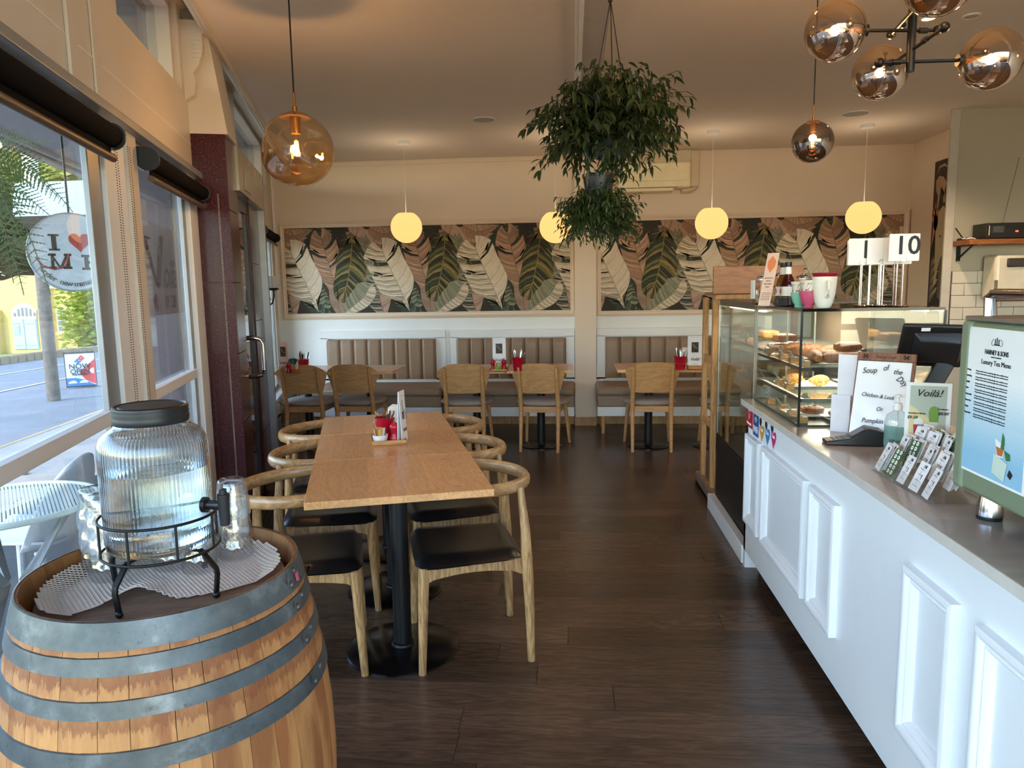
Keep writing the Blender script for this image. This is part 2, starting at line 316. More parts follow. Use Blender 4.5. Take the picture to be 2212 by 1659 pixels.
# high windows over the street wall
def hiwin(i, u0, u1):
    b = B(); b.box((-.99, u0, 2.56), (-.88, u0+.04, 2.985)); b.box((-.99, u1-.04, 2.56), (-.88, u1, 2.985)); b.box((-.99, u0, 2.56), (-.88, u1, 2.60)); b.box((-.99, u0, 2.955), (-.88, u1, 2.985))
    w_ = fobj('window_%d' % i, b, CREAM, bevel=.003); b = B(); b.box((-.95, u0, 2.58), (-.946, u1, 2.98)); obj('window_glass', b, GL, w_, smooth=0)
hiwin(3, 3.2, 4.28); hiwin(4, 4.95, 5.75); hiwin(5, 6.1, 8.0); hiwin(8, .6, 2.6)
b = B()
for u0, u1 in ((-1.9, .6), (2.6, 3.2), (4.28, 4.42), (4.55, 4.95), (5.75, 6.1), (8.0, 8.3)): b.box((-1.0, u0, 2.54), (-.85, u1, 3.02))
fobj('wall_street_upper', b, CREAM, bevel=.003)
# wall above the first pier, and the carved bracket beside it
b = B(); b.add([(-.95, 4.4, 2.36), (-.655, 4.4, 2.36), (-.655, 4.75, 2.36), (-.95, 4.75, 2.36), (-.95, 4.4, 3.0), (-.74, 4.4, 3.0), (-.74, 4.75, 3.0), (-.95, 4.75, 3.0)], [(0, 3, 2, 1), (4, 5, 6, 7), (0, 1, 5, 4), (1, 2, 6, 5), (2, 3, 7, 6), (3, 0, 4, 7)]); fobj('wall_street_pier_head', b, CREAM, smooth=0)
prof = [(-.85, 2.52), (-.80, 2.55), (-.79, 2.62), (-.80, 2.66), (-.77, 2.70), (-.745, 2.78), (-.745, 2.86), (-.73, 2.87), (-.73, 2.93), (-.85, 2.93)]
b = B(); n = len(prof); b.add([(v, 4.34, z) for v, z in prof]+[(v, 4.398, z) for v, z in prof], [tuple(range(n)), tuple(range(2*n-1, n-1, -1))]+[(i, n+i, n+(i+1) % n, (i+1) % n) for i in range(n)])
for i in range(5): b.box((-.80, 4.334, 2.74+.022*i), (-.752, 4.345, 2.752+.022*i))
o = obj('carved_bracket', b, CREAM); o.rotation_euler = (0, 0, A); tag(o, 'cream scrolled plaster bracket above the first maroon pier under the cornice', 'bracket')
# maroon granite piers (tiles as pieces) and the glass shop door between them
GRAN = NT('maroon_granite'); v_ = GRAN.coord(); vo = GRAN.n('TexVoronoi'); vo.inputs['Scale'].default_value = 260; GRAN.l(v_, vo.inputs[0]); nz = GRAN.noise(v_, 90, 3)
cc = GRAN.ramp(nz, [(.35, lin((50, 18, 24))), (.62, lin((82, 36, 42))), (.8, lin((128, 92, 92)))]); GRAN.l(cc, GRAN.b.inputs['Base Color']); GRAN.b.inputs['Roughness'].default_value = .22; GRAN.b.inputs['Specular IOR Level'].default_value = .25; GRAN = GRAN.m
GROUT = M('pink_grout', (120, 62, 66), .8)
def pier(name, v0, v1, u0, u1, z1, rows, top):
    b = B(); b.box((v0, u0+.01, 0), (v1-.012, u1, z1)); p = fobj(name, b, GROUT, smooth=0); zz = top
    for i in range(rows):
        za = max(0, zz-.405); 
        b = B(); b.box((v0, u0, za+.002), (v1-.001, u0+.011, zz-.002)); obj('tile', b, GRAN, p, smooth=0)
        b = B(); b.box((v1-.012, u0+.012, za+.002), (v1, u1-.001, zz-.002)); obj('tile', b, GRAN, p, smooth=0)
        zz = za
        if zz <= .01: break
pier('trim_13', -.886, -.672, 4.4, 4.72, 2.36, 7, 2.36); pier('trim_14', -.95, -.70, 5.42, 5.88, 2.10, 6, 2.10)
b = B(); b.box((-.95, 4.72, 2.10), (-.655, 5.9, 2.36)); dh = fobj('wall_street_door_head', b, M('brushed_beige_metal', (170, 156, 136), .25, .3), smooth=0)
b = B(); b.box((-.655, 4.95, 2.13), (-.648, 5.18, 2.28)); obj('access_plate', b, M('brushed_beige_metal', (0, 0, 0)), dh, bevel=.002)
b = B(); b.box((-.655, 5.89, 0), (-.95, 5.95, 2.36)); fobj('trim_15', b, HEAD, smooth=0)
b = B(); b.box((-.75, 4.72, .0), (-.71, 4.80, 2.1)); b.box((-.75, 5.34, 0), (-.71, 5.42, 2.1)); b.box((-.75, 4.72, 0), (-.71, 5.42, .12)); b.box((-.75, 4.72, 2.02), (-.71, 5.42, 2.1)); dr = fobj('door_1', b, M('dark_door_metal', (40, 34, 34), .3, .5), bevel=.003)
b = B(); b.box((-.735, 4.79, .1), (-.725, 5.35, 2.04)); obj('door_glass', b, thin_glass('door_glass', (.75, .75, .75), .25), dr, smooth=0)
b = B(); b.tube([(-.72, 4.95, 1.2), (-.66, 4.95, 1.2), (-.62, 4.95, 1.19), (-.605, 4.95, 1.16), (-.605, 4.95, .99), (-.62, 4.95, .96), (-.66, 4.95, .95), (-.72, 4.95, .95)], .016, 12); obj('door_handle', b, CHROME, dr)
b = B(); b.box((-.93, 5.95, 0), (-.86, 6.9, 2.12)); fobj('wall_street_glazed', b, WHITE, smooth=0)
b = B(); b.box((-.85, 5.96, .1), (-.845, 6.85, 2.1)); fobj('window_10_mirror_panel', b, thin_glass('dark_reflective_glass', (.3, .3, .3), .35), smooth=0)
window(9, 7.0, 8.2, z0=.45, z1=2.1, bar=False)
b = B(); b.box((-.95, 6.85, 0), (-.84, 7.02, 2.12)); b.box((-.95, 7.0, 0), (-.86, 8.2, .45)); fobj('trim_16', b, WHITE, bevel=.004)
b = B(); b.box((-.86, 7.0, .44), (-.78, 8.2, .47)); fobj('windowsill_1', b, WHITE, bevel=.003)
# roller blinds with bead chains
BL = M('charcoal_blind_fabric', (20, 18, 19), .9, var=.08, Specular_IOR_Level=.08)
def blind(u0, u1, z, label, chains, v=-.80, zc=.95):
    t = thing('roller_blind', label, 'blind', W(v, (u0+u1)/2, z), A, 'roller blinds on the street wall'); h = (u1-u0)/2
    b = B(); b.tube([(0, -h, 0), (0, h, 0)], .038, 20); obj('fabric_roll', b, BL, t)
    b = B(); b.tube([(.004, -h+.01, -.075), (.004, h-.01, -.075)], .014, 12); obj('bottom_rail', b, M('bronze_rail', (96, 78, 66), .45, .3), t)
    b = B(); b.box((-.002, -h+.012, -.07), (.0, h-.012, 0)); obj('fabric', b, BL, t, smooth=0)
    for s_ in (-1, 1): b = B(); b.tube([(0, s_*h, 0), (0, s_*(h+.012), 0)], .046, 20); b.box((-.05, s_*h-.004, -.01), (0, s_*h+.004, .05)); obj('end_bracket', b, BLACK, t)
    for cu, cv, col in chains:
        b = B(); zt = 0; zb = zc-z; n_ = int((zt-zb)/.009); L_ = []
        for s_ in (-1, 1):
            for i in range(n_): L_.append((cv, cu-(u0+u1)/2+s_*.013, zt-i*.009))
        for (x, y_, z_) in L_: r = .0026; b.add([(x-r, y_, z_), (x+r, y_, z_), (x, y_-r, z_), (x, y_+r, z_), (x, y_, z_-r), (x, y_, z_+r)], [(4, 1, 3), (4, 3, 0), (4, 0, 2), (4, 2, 1), (5, 3, 1), (5, 0, 3), (5, 2, 0), (5, 1, 2)])
        obj('bead_chain', b, col, t, kind='stuff')
    return t
CH1 = M('steel_beads', (92, 92, 96), .4, .6); CH2 = M('white_beads', (220, 218, 210), .5)
blind(.3, 2.82, 2.035, 'charcoal roller blind rolled up over the near window with sign sticker', [(2.86, .0, CH1), (3.02, .0, CH1)])
blind(3.28, 4.34, 2.035, 'charcoal roller blind rolled up over the narrow window beside the maroon pier', [(4.30, .0, CH1), (4.385, .075, CH2)], zc=.42)
blind(7.05, 8.15, 2.05, 'short dark roller blind over the far corner window behind the wall lantern', [])
# ================================================================== banana leaf wallpaper in moulded frames
PAL = {'bg': (52, 46, 36), 'cream': (238, 220, 196), 'cream2': (220, 200, 174), 'sgrey': (170, 158, 132), 'pink': (198, 156, 130), 'pink2': (170, 132, 106), 'tau': (148, 124, 100), 'dkg': (50, 58, 44), 'dkg2': (66, 74, 54),
       'oliv': (112, 104, 58), 'oliv2': (146, 128, 74), 'sage': (120, 124, 100), 'sage2': (152, 150, 124), 'lil': (190, 160, 144), 'lil2': (164, 136, 120), 'teal': (52, 72, 62), 'brn': (74, 58, 42), 'rib': (138, 104, 78)}
PK = list(PAL); PM = [M('wallpaper_'+k_, PAL[k_], .75, var=.05, vs=40) for k_ in PK]
rs = random.Random(3)
def cr(P, t):
    n = len(P)-1; x = min(max(t, 0), 1)*n; i = min(int(x), n-1); f = x-i; p0, p1, p2, p3 = P[max(i-1, 0)], P[i], P[i+1], P[min(i+2, n)]
    return tuple(.5*((2*p1[k])+(-p0[k]+p2[k])*f+(2*p0[k]-5*p1[k]+4*p2[k]-p3[k])*f*f+(-p0[k]+3*p1[k]-3*p2[k]+p3[k])*f**3) for k in (0, 1))
def leaf2d(mid, wl, wr, cl, crr, layer, N=22, slant=.16, notch=(), rib='rib', ribw=2.2, blunt=.5):
    wl *= 1.22; wr *= 1.22; N = int(N*1.25)
    """mid: midrib points from tip to stalk, px; wl/wr: half widths; cl/crr: colours of the strips"""
    out = []
    def wid(t, Wd): return Wd*max(.03, min(1., (t/.22)**.6))*(1. if t < 1-blunt else max(.12, cos((t-(1-blunt))/blunt*pi/2*.93)))
    def fr_(t):
        p = cr(mid, t); q = cr(mid, min(1, t+.01)); r = cr(mid, max(0, t-.01)); dx, dy = q[0]-r[0], q[1]-r[1]; L = sqrt(dx*dx+dy*dy) or 1; return p, (dx/L, dy/L)
    for side, Wd, cs in ((-1, wl, cl), (1, wr, crr)):
        ln = sqrt((mid[0][0]-mid[-1][0])**2+(mid[0][1]-mid[-1][1])**2)
        for i in range(N):
            t0, t1 = i/N, (i+1)/N+.004
            if side*i in notch: continue
            c = cs[rs.randrange(len(cs))] if rs.random() < .35 else cs[i % len(cs)]
            q = []
            for t in (t0, t1):
                p, d_ = fr_(t); wdt = wid(min(1, t+.02), Wd)*(1 if side*(i+1) not in notch else .82)
                nx, ny = -d_[1]*side, d_[0]*side; s1 = -slant*ln*.35
                m_ = (p[0]+nx*wdt*.55+d_[0]*s1*.35, p[1]+ny*wdt*.55+d_[1]*s1*.35); e = (p[0]+nx*wdt+d_[0]*s1, p[1]+ny*wdt+d_[1]*s1); q.append((p, m_, e))
            out.append(([q[0][0], q[1][0], q[1][1], q[0][1]], c, layer)); out.append(([q[0][1], q[1][1], q[1][2], q[0][2]], c, layer))
            if i % 2 == 0 and len(cs) > 1:  # thin pinstripe
                c2 = cs[(i+1) % len(cs)]; f = lambda a_, b_, k_: (a_[0]+(b_[0]-a_[0])*k_, a_[1]+(b_[1]-a_[1])*k_)
                out.append(([f(q[0][0], q[1][0], .4), f(q[0][0], q[1][0], .6), f(q[0][2], q[1][2], .6), f(q[0][2], q[1][2], .4)], c2, layer+.3))
    for i in range(12):
        p, d_ = fr_(i/12); q, e_ = fr_((i+1)/12); out.append(([(p[0]-d_[1]*ribw, p[1]+d_[0]*ribw), (q[0]-e_[1]*ribw, q[1]+e_[0]*ribw), (q[0]+e_[1]*ribw, q[1]-e_[0]*ribw), (p[0]+d_[1]*ribw, p[1]-d_[0]*ribw)], rib, layer+.5))
    return out
TL = []
TL += leaf2d([(120, -20), (130, 120), (100, 260), (60, 380)], 60, 60, ['dkg2', 'sage', 'dkg'], ['sage', 'dkg2', 'oliv'], .6, N=26)
TL += leaf2d([(460, 200), (520, 330), (600, 420), (700, 470)], 70, 60, ['brn', 'tau', 'dkg'], ['dkg2', 'brn', 'sage'], .8, N=26)
TL += leaf2d([(260, 330), (240, 430), (200, 520), (130, 640)], 60, 60, ['sage', 'sage2', 'dkg2'], ['tau', 'sage', 'dkg'], .9, N=24)
TL += leaf2d([(420, 420), (400, 500), (420, 560), (460, 640)], 60, 60, ['teal', 'sage', 'dkg'], ['sage', 'teal'], .9, N=24)
TL += leaf2d([(-60, 60), (60, 30), (180, 40), (300, 20)], 50, 50, ['pink2', 'tau', 'dkg2'], ['dkg', 'tau'], .7, N=26)
TL += leaf2d([(40, 20), (150, 60), (320, 90), (470, 60)], 55, 50, ['dkg', 'dkg2', 'bg'], ['dkg', 'brn'], 1)
TL += leaf2d([(-40, 150), (60, 140), (180, 145), (300, 150), (380, 140)], 90, 60, ['dkg', 'teal', 'dkg2'], ['bg', 'dkg'], 2, N=30)
TL += leaf2d([(590, 150), (600, 230), (640, 320), (680, 400)], 80, 75, ['bg', 'dkg', 'brn'], ['dkg2', 'bg'], 2)
TL += leaf2d([(420, 30), (520, 90), (640, 120), (760, 60)], 60, 45, ['pink', 'lil', 'pink2'], ['pink2', 'tau', 'brn'], 3, N=26)
TL += leaf2d([(560, 10), (640, 50), (700, 40), (800, 10)], 40, 40, ['pink', 'pink2'], ['tau', 'pink2'], 3.2)
TL += leaf2d([(300, 70), (290, 260), (300, 420), (330, 600)], 70, 60, ['bg', 'brn', 'dkg'], ['dkg', 'brn'], 1.5)
TL += leaf2d([(520, 80), (528, 220), (520, 360), (500, 470), (470, 560)], 42, 40, ['sage', 'sage2', 'tau'], ['sage', 'sage2'], 4, N=34, blunt=.35)
TL += leaf2d([(225, 60), (255, 180), (285, 300), (320, 430), (330, 590)], 78, 76, ['pink', 'pink2', 'pink', 'tau'], ['pink2', 'tau', 'pink'], 5, notch=(-5, 8, -12), N=24, slant=.3)
TL += leaf2d([(320, 400), (325, 480), (330, 600)], 50, 48, ['tau', 'lil2', 'pink2'], ['tau', 'lil2'], 5.5, N=12)
TL += leaf2d([(440, 38), (432, 150), (410, 290), (385, 390), (368, 425)], 92, 78, ['dkg', 'oliv', 'bg', 'oliv2'], ['dkg', 'oliv', 'dkg2', 'oliv2', 'bg'], 6, N=22, slant=-.55, notch=(-7,), rib='oliv2')
TL += leaf2d([(150, 330), (150, 440), (165, 520), (200, 640)], 70, 62, ['teal', 'dkg2', 'sage2'], ['teal', 'sage', 'dkg'], 3.5)
TL += leaf2d([(590, 350), (605, 440), (620, 520), (650, 620)], 75, 82, ['lil', 'lil2', 'pink'], ['teal', 'sage2', 'dkg', 'lil'], 6.5, N=22, slant=.3, notch=(4, 11, -9))
TL += leaf2d([(545, 390), (505, 460), (430, 520), (320, 600)], 50, 70, ['cream2', 'sgrey', 'cream'], ['sage', 'sage2', 'sgrey'], 7, N=30, rib='sage2')
TL += leaf2d([(160, 520), (200, 560), (260, 590), (330, 610)], 36, 45, ['teal', 'dkg', 'sage'], ['teal', 'dkg2'], 7.5)
TL += leaf2d([(12, 150), (60, 270), (120, 400), (185, 560)], 96, 112, ['cream', 'cream2', 'cream', 'cream'], ['cream2', 'cream', 'sgrey'], 9, N=30, slant=.45, notch=(9, 10, 17, -8), rib='sgrey', blunt=.26)
def clip(poly, x0, x1, y0, y1):
    for ax, v, sg in ((0, x0, 1), (0, x1, -1), (1, y0, 1), (1, y1, -1)):
        out = []; n_ = len(poly)
        for i in range(n_):
            p, q = poly[i], poly[(i+1) % n_]; a_, b_ = (p[ax]-v)*sg, (q[ax]-v)*sg
            if a_ >= 0: out.append(p)
            if (a_ >= 0) != (b_ >= 0): f = a_/(a_-b_); out.append((p[0]+(q[0]-p[0])*f, p[1]+(q[1]-p[1])*f))
        poly = out
        if len(poly) < 3: return None
    return poly
def panel(x0, x1, z0, z1, org, label):
    """org: world x of a white leaf's tip; 1 px = 1.63 mm; x0..z1 inner opening"""
    t = thing('framed_wallpaper_panel', label, 'wall panel', ((x0+x1)/2, 7.885, z0)); cx = (x0+x1)/2; S = .00163; b = B()
    b.box((x0-cx-.01, -.004, -.01), (x1-cx+.01, 0, z1-z0+.01), PK.index('bg'))
    for k_ in range(-4, 6):
        o_ = org+1.02*k_
        if o_ > x1+.5 or o_ < x0-1.6: continue
        for poly, c, ly in TL:
            q = clip([(o_+p[0]*S, z0+(z1-z0)-p[1]*S) for p in poly], x0, x1, z0, z1)
            if q: b.add([(p[0]-cx, -.0045-ly*.0004, p[1]-z0) for p in q], [tuple(range(len(q)))], PK.index(c))
    obj('printed_wallpaper', b, PM, t, smooth=0)
    w_, h_ = x1-x0, z1-z0
    prof = [(0, 0), (0, -.016), (.008, -.02), (.014, -.014), (.024, -.018), (.034, -.026), (.044, -.02), (.056, -.012), (.056, 0)]
    for nm, ang, L_, ox, oz in (('moulding', 0, w_, 0, 0), ('moulding', pi, w_, 0, h_), ('moulding', pi/2, h_, w_/2, h_/2), ('moulding', -pi/2, h_, -w_/2, h_/2)):
        b = B(); vs = []
        for sgn in (-1, 1):
            for d_, y_ in prof: vs.append((sgn*(L_/2+d_), y_, -d_))
        n_ = len(prof); R_ = T(ox, 0, oz) @ Matrix.Rotation(-ang, 4, 'Y'); b.x = R_
        b.add(vs, [(i, i+1, n_+i+1, n_+i) for i in range(n_-1)]); obj(nm, b, WALL, t, smooth=50)
    return t
panel(-3.14, -.022, 1.243, 2.17, -3.095, 'long banana leaf wallpaper panel in cream moulding left of the column')
panel(.303, 3.37, 1.228, 2.165, .27-.02, 'banana leaf wallpaper panel in cream moulding right of the column')
# ================================================================== wall-hung padded backs and benches
def backrest(x0, x1, px0, px1, n, label):
    t = thing('padded_bench_back', label, 'bench back', ((x0+x1)/2, 7.885, 0), 0, 'padded backs along the back wall'); cx = (x0+x1)/2; b = B()
    for a0, a1, z0, z1 in ((x0, x1, .96, 1.045), (x0, x1, .40, .52), (x0, px0+.01, .50, .97), (px1-.01, x1, .50, .97)): b.box((a0-cx, -.045, z0), (a1-cx, 0, z1))
    obj('surround', b, WHITE, t, bevel=.002)
    w_ = (px1-px0)/n
    for i in range(n):
        a0 = px0+i*w_-cx
        def f(s_, r_): e = min(s_, 1-s_)*2; e2 = min(r_, 1-r_)*2; return (a0+.001+(w_-.002)*s_, -.062-.022*min(1, e*5)**.5-.018*min(1, e2*9)**.5, .515+.435*r_)
        b = B(); b.grid(8, 10, f); b.box((a0+.001, -.062, .515), (a0+w_-.001, -.03, .95)); obj('padded_panel', b, TAN, t, smooth=80)
    return t
def bench(x0, x1, label, leg=True):
    t = thing('upholstered_bench', label, 'bench', ((x0+x1)/2, 7.57, 0), 0, 'benches along the back wall'); h = (x1-x0)/2
    b = B(); b.box((-h, -.27, .385), (h, .26, .485)); obj('seat', b, TAN, t, bevel=.035, seg=4)
    b = B(); b.box((-h+.008, -.255, .28), (h-.008, .24, .40)); obj('front_upholstery', b, TAN, t, bevel=.01)
    b = B(); b.box((-h+.01, -.25, .185), (h-.01, .22, .282)); obj('plinth', b, WHITE, t, bevel=.003)
    for sx in (-1, 1):
        for sy in (-1, 1): b = B(); b.lathe([(.017, 0), (.027, .19)], 14, (sx*(h-.07), -.01+sy*.19, 0)); obj('leg', b, OAK, t)
    return t
backrest(-2.776, -1.381, -2.70, -1.486, 8, 'tan channelled padded back in white surround, leftmost of three'); backrest(-1.329, .020, -1.258, -.07, 8, 'tan channelled padded back just left of the column behind the tall menu card'); backrest(.254, 1.75, .345, 1.60, 8, 'tan channelled padded back right of the column beside the display case')
bench(-2.72, -1.338, 'tan upholstered bench with white plinth behind the leftmost dining tables'); bench(-1.328, .022, 'tan upholstered bench ending against the left side of the column'); bench(.236, 1.72, 'tan upholstered bench starting at the right side of the column')
# ================================================================== tables
def table(cx, cy, w_, d_, rot, label, group, rb=.235):
    t = thing('pedestal_table', label, 'table', (cx, cy, 0), rot, group)
    b = B(); b.box((-w_/2, -d_/2, .722), (w_/2, d_/2, .75)); obj('tabletop', b, TABW, t, bevel=.002, seg=2)
    b = B(); b.cyl((0, 0, 0), .037, .02, .70, 28); b.lathe([(.05, .018), (.045, .03), (.038, .034)], 28); obj('column', b, BLACKM, t)
    b = B(); b.lathe([(rb, 0), (rb, .006), (rb*.96, .012), (.06, .022)], 56); obj('base_plate', b, M('worn_black_base', (14, 13, 14), .22, var=.6, vs=9), t)
    b = B(); b.box((-.2, -.03, .70), (.2, .03, .722)); b.box((-.03, -.2, .70), (.03, .2, .722)); obj('top_bracket', b, BLACKM, t)
    return t
cw = (.475+-.215)/2
for (u0, u1), lb in zip(((2.612, 3.254), (3.257, 3.85), (3.853, 4.41)), ('nearest ash topped table of the row, closest to the wine barrel', 'middle ash topped table of the row carrying the condiment tray', 'farthest ash topped table of the row before the dining chairs')):
    p = W(cw, (u0+u1)/2); table(p.x, p.y, .69, u1-u0-.002, A, lb, 'ash tables pushed together in a row')
for cx, lb in ((-2.56, 'back wall table in the corner beside the potted plant'), (-1.948, 'back wall table second from the corner with empty top'), (-.913, 'back wall table holding the tall menu card left of the column'), (-.302, 'back wall table pushed against the column side with bare top'), (.702, 'back wall table just right of the column with red cutlery bucket'), (1.31, 'back wall table half hidden behind the display case')):
    table(cx, 6.80, .606, .56, 0, lb, 'tables in front of the benches', rb=.2)
# ================================================================== elbow chairs (bent arm rail, black leather seat); local -x = front
def elbow_chair(label):
    t = thing('elbow_chair', label, 'chair', (0, 0, 0), 0, 'elbow chairs around the table row')
    P = []; N = 26
    for i in range(N+1):
        s_ = i/N; th = -radians(112)+radians(224)*s_; x = -.005+.262*cos(th)*(1 if abs(th) < pi/2 else .9); y_ = .236*sin(th)
        P.append((x, y_, .725-.012*cos(th)))
    sq = []
    for i in range(N+1): s_ = abs(i/N-.5)*2; sq.append((.95, 1.55-.25*max(0, s_-.35)/.65))
    b = B(); b.tube(P, [.0175 if 0 < i < N else .0155 for i in range(N+1)], 16, sq=sq); obj('arm_rail', b, ASHR, t, smooth=60)
    def seatf(s_, r_, top):  # rounded trapezoid seat, wider in front
        x = -.225+.43*s_; hw = .235-.03*s_; y_ = (r_*2-1)*hw; e = min(1, (min(s_, 1-s_, r_, 1-r_))*9)
        x -= .0; y_ *= 1-.05*(1-min(1, min(s_, 1-s_)*8)); x += .02*(1-min(1, min(r_, 1-r_)*8))*(1 if s_ < .5 else -1)
        return (x, y_, (.432+.034*sqrt(max(0, e))-.010*cos((r_-.5)*pi)*cos((s_-.5)*pi)) if top else .428)
    b = B(); b.grid(16, 16, lambda s_, r_: seatf(s_, r_, True)); b.grid(16, 16, lambda s_, r_: seatf(1-s_, r_, False)); obj('seat', b, LEATH, t, smooth=70)
    def leg(x0, y0, x1, y1, ztop, rr, back):
        b = B(); k = []
        if back: pts = [(x0, y0, 0), (x0*.985+x1*.0, y0*.99, .22), (x0*.95, y0*.965, .42), (x0*.93, y0*.95, .55), (x1, y1, ztop)]; R_ = [.015, .0195, .0235, .019, .0135]
        else: pts = [(x0, y0, 0), ((x0+x1)/2, (y0+y1)/2, ztop/2), (x1, y1, ztop)]; R_ = [.0145, .019, .0225]
        b.tube(pts, R_, 14); return b
    for sy in (-1, 1):
        obj('leg', leg(-.215, sy*.218, -.195, sy*.2, .43, 0, False), ASH, t, smooth=60)
        obj('leg', leg(.225, sy*.212, .198, sy*.172, .712, 0, True), ASH, t, smooth=60)
    def rail(p, q):
        b = B(); n_ = 10; vs = []
        p, q = Vector(p), Vector(q); dd = (q-p).normalized(); nn = Vector((-dd.y, dd.x, 0))*.010
        for i in range(n_+1):
            s_ = i/n_; c = p+(q-p)*s_; zb = .372+.022*sin(pi*s_)-.012*(1 if s_ in (0, 1) else 0)
            for sg in (-1, 1): vs += [tuple(c+nn*sg+Vector((0, 0, zb))), tuple(c+nn*sg+Vector((0, 0, .43)))]
        fs = []
        for i in range(n_): o = 4*i; fs += [(o, o+4, o+5, o+1), (o+2, o+3, o+7, o+6), (o+1, o+5, o+7, o+3), (o, o+2, o+6, o+4)]
        fs += [(0, 1, 3, 2), (4*n_, 4*n_+2, 4*n_+3, 4*n_+1)]; b.add(vs, fs); return b
    obj('apron', rail((-.2, -.205, 0), (.2, -.185, 0)), ASH, t); obj('apron', rail((-.2, .205, 0), (.2, .185, 0)), ASH, t)
    obj('apron', rail((-.2, -.2, 0), (-.2, .2, 0)), ASH, t); obj('apron', rail((.198, -.185, 0), (.198, .185, 0)), ASH, t)
    return t
c0 = elbow_chair('elbow chair nearest the camera on the aisle side of the table row')
p = W(.405, 2.915); c0.location = (p.x, p.y, 0); c0.rotation_euler = (0, 0, A)
dup(c0, W(.425, 3.50), A+.03, 'elbow chair on the aisle side, middle of three'); dup(c0, W(.42, 4.11), A, 'elbow chair on the aisle side, farthest from the wine barrel')
dup(c0, W(-.245, 2.965), A+pi, 'elbow chair on the window side, right behind the barrel tap'); dup(c0, W(-.17, 3.55), A+pi-.03, 'elbow chair on the window side, middle of three'); dup(c0, W(-.18, 4.12), A+pi, 'elbow chair on the window side, farthest from the wine barrel')
# ================================================================== dining chairs seen from behind; local +y = front
def dining_chair(label):
    t = thing('dining_chair', label, 'chair', (0, 0, 0), 0, 'oak dining chairs facing the benches')
    def bf(s_, r_, off):  # curved backrest, wide top with rounded shoulders
        z = .545+.275*r_; hw = .188+.05*min(1, r_*1.5)**.8; 
        if r_ > .72: hw -= .05*((r_-.72)/.28)**2.4
        x = (s_*2-1)*hw; zz = z-.018*(1-cos((s_-.5)*pi))*(1 if r_ < .4 else 0)*(1-r_/.4) ; y_ = -.262+.05*(x/.24)**2-.052*r_+off
        if r_ > .5: zz -= .035*((abs(s_-.5)*2)**4)*((r_-.5)*2)
        if r_ < .5: zz += .03*((abs(s_-.5)*2)**3)*(1-r_*2)
        return (x, y_, zz)
    b = B(); nx, ny = 18, 12; b.grid(nx, ny, lambda s_, r_: bf(s_, r_, 0)); b.grid(nx, ny, lambda s_, r_: bf(1-s_, r_, .014)); o1 = (nx+1)*(ny+1)
    for i in range(nx):
        for j, fl in ((0, 1), (ny, 0)):
            a_, a2 = j*(nx+1)+i, j*(nx+1)+i+1; c_, c2 = o1+j*(nx+1)+nx-i, o1+j*(nx+1)+nx-i-1; b.f.append((a_, c_, c2, a2) if fl else (a_, a2, c2, c_)); b.m.append(0)
    for j in range(ny):
        for i, fl in ((0, 0), (nx, 1)):
            a_, a2 = j*(nx+1)+i, (j+1)*(nx+1)+i; c_, c2 = o1+j*(nx+1)+nx-i, o1+(j+1)*(nx+1)+nx-i; b.f.append((a_, c_, c2, a2) if fl else (a_, a2, c2, c_)); b.m.append(0)
    obj('backrest', b, OAK, t, smooth=50)
    b = B(); pr = [(0.001, .415), (.205, .415), (.232, .428), (.238, .445), (.225, .462), (.17, .475), (0.001, .48)]; b.lathe([(r, z) for r, z in pr], 40, rfun=lambda th, z: 1+.06*cos(2*th)-.0*z+.05*abs(sin(2*th))**2); obj('seat', b, GREYFAB, t, smooth=70)
    for sx in (-1, 1):
        b = B(); b.tube([(sx*.172, -.25, 0), (sx*.172, -.225, .2), (sx*.172, -.2, .38), (sx*.172, -.215, .48), (sx*.172, -.272, .64), (sx*.172, -.302, .785)], [.014, .018, .022, .021, .018, .014], 12); obj('leg', b, OAK, t, smooth=60)
        b = B(); b.tube([(sx*.212, .22, 0), (sx*.195, .18, .22), (sx*.175, .15, .415)], [.013, .017, .021], 12); obj('leg', b, OAK, t, smooth=60)
    for a0, a1 in (((-.17, -.205, .36), (.17, -.185, .415)), ((-.16, .145, .36), (.16, .165, .415)), ((-.18, -.19, .36), (-.16, .15, .415)), ((.16, -.19, .36), (.18, .15, .415))): b = B(); b.box(a0, a1); obj('seat_rail', b, OAK, t, bevel=.003)
    return t
d0 = dining_chair('oak dining chair in the corner, beside the potted plant'); d0.location = (-2.515, 6.78, 0)
for x, y_, r, lb in ((-2.035, 6.80, 0, 'oak dining chair second from the corner beside the first one'), (-.995, 6.76, .02, 'oak dining chair at the left half of the middle tables'), (-.275, 6.74, -.14, 'slightly turned oak dining chair just left of the column'), (.705, 6.76, 0, 'oak dining chair right of the column in front of the red bucket'), (1.41, 6.74, .03, 'oak dining chair mostly hidden behind the wooden rack')): dup(d0, (x, y_, 0), r, lb)
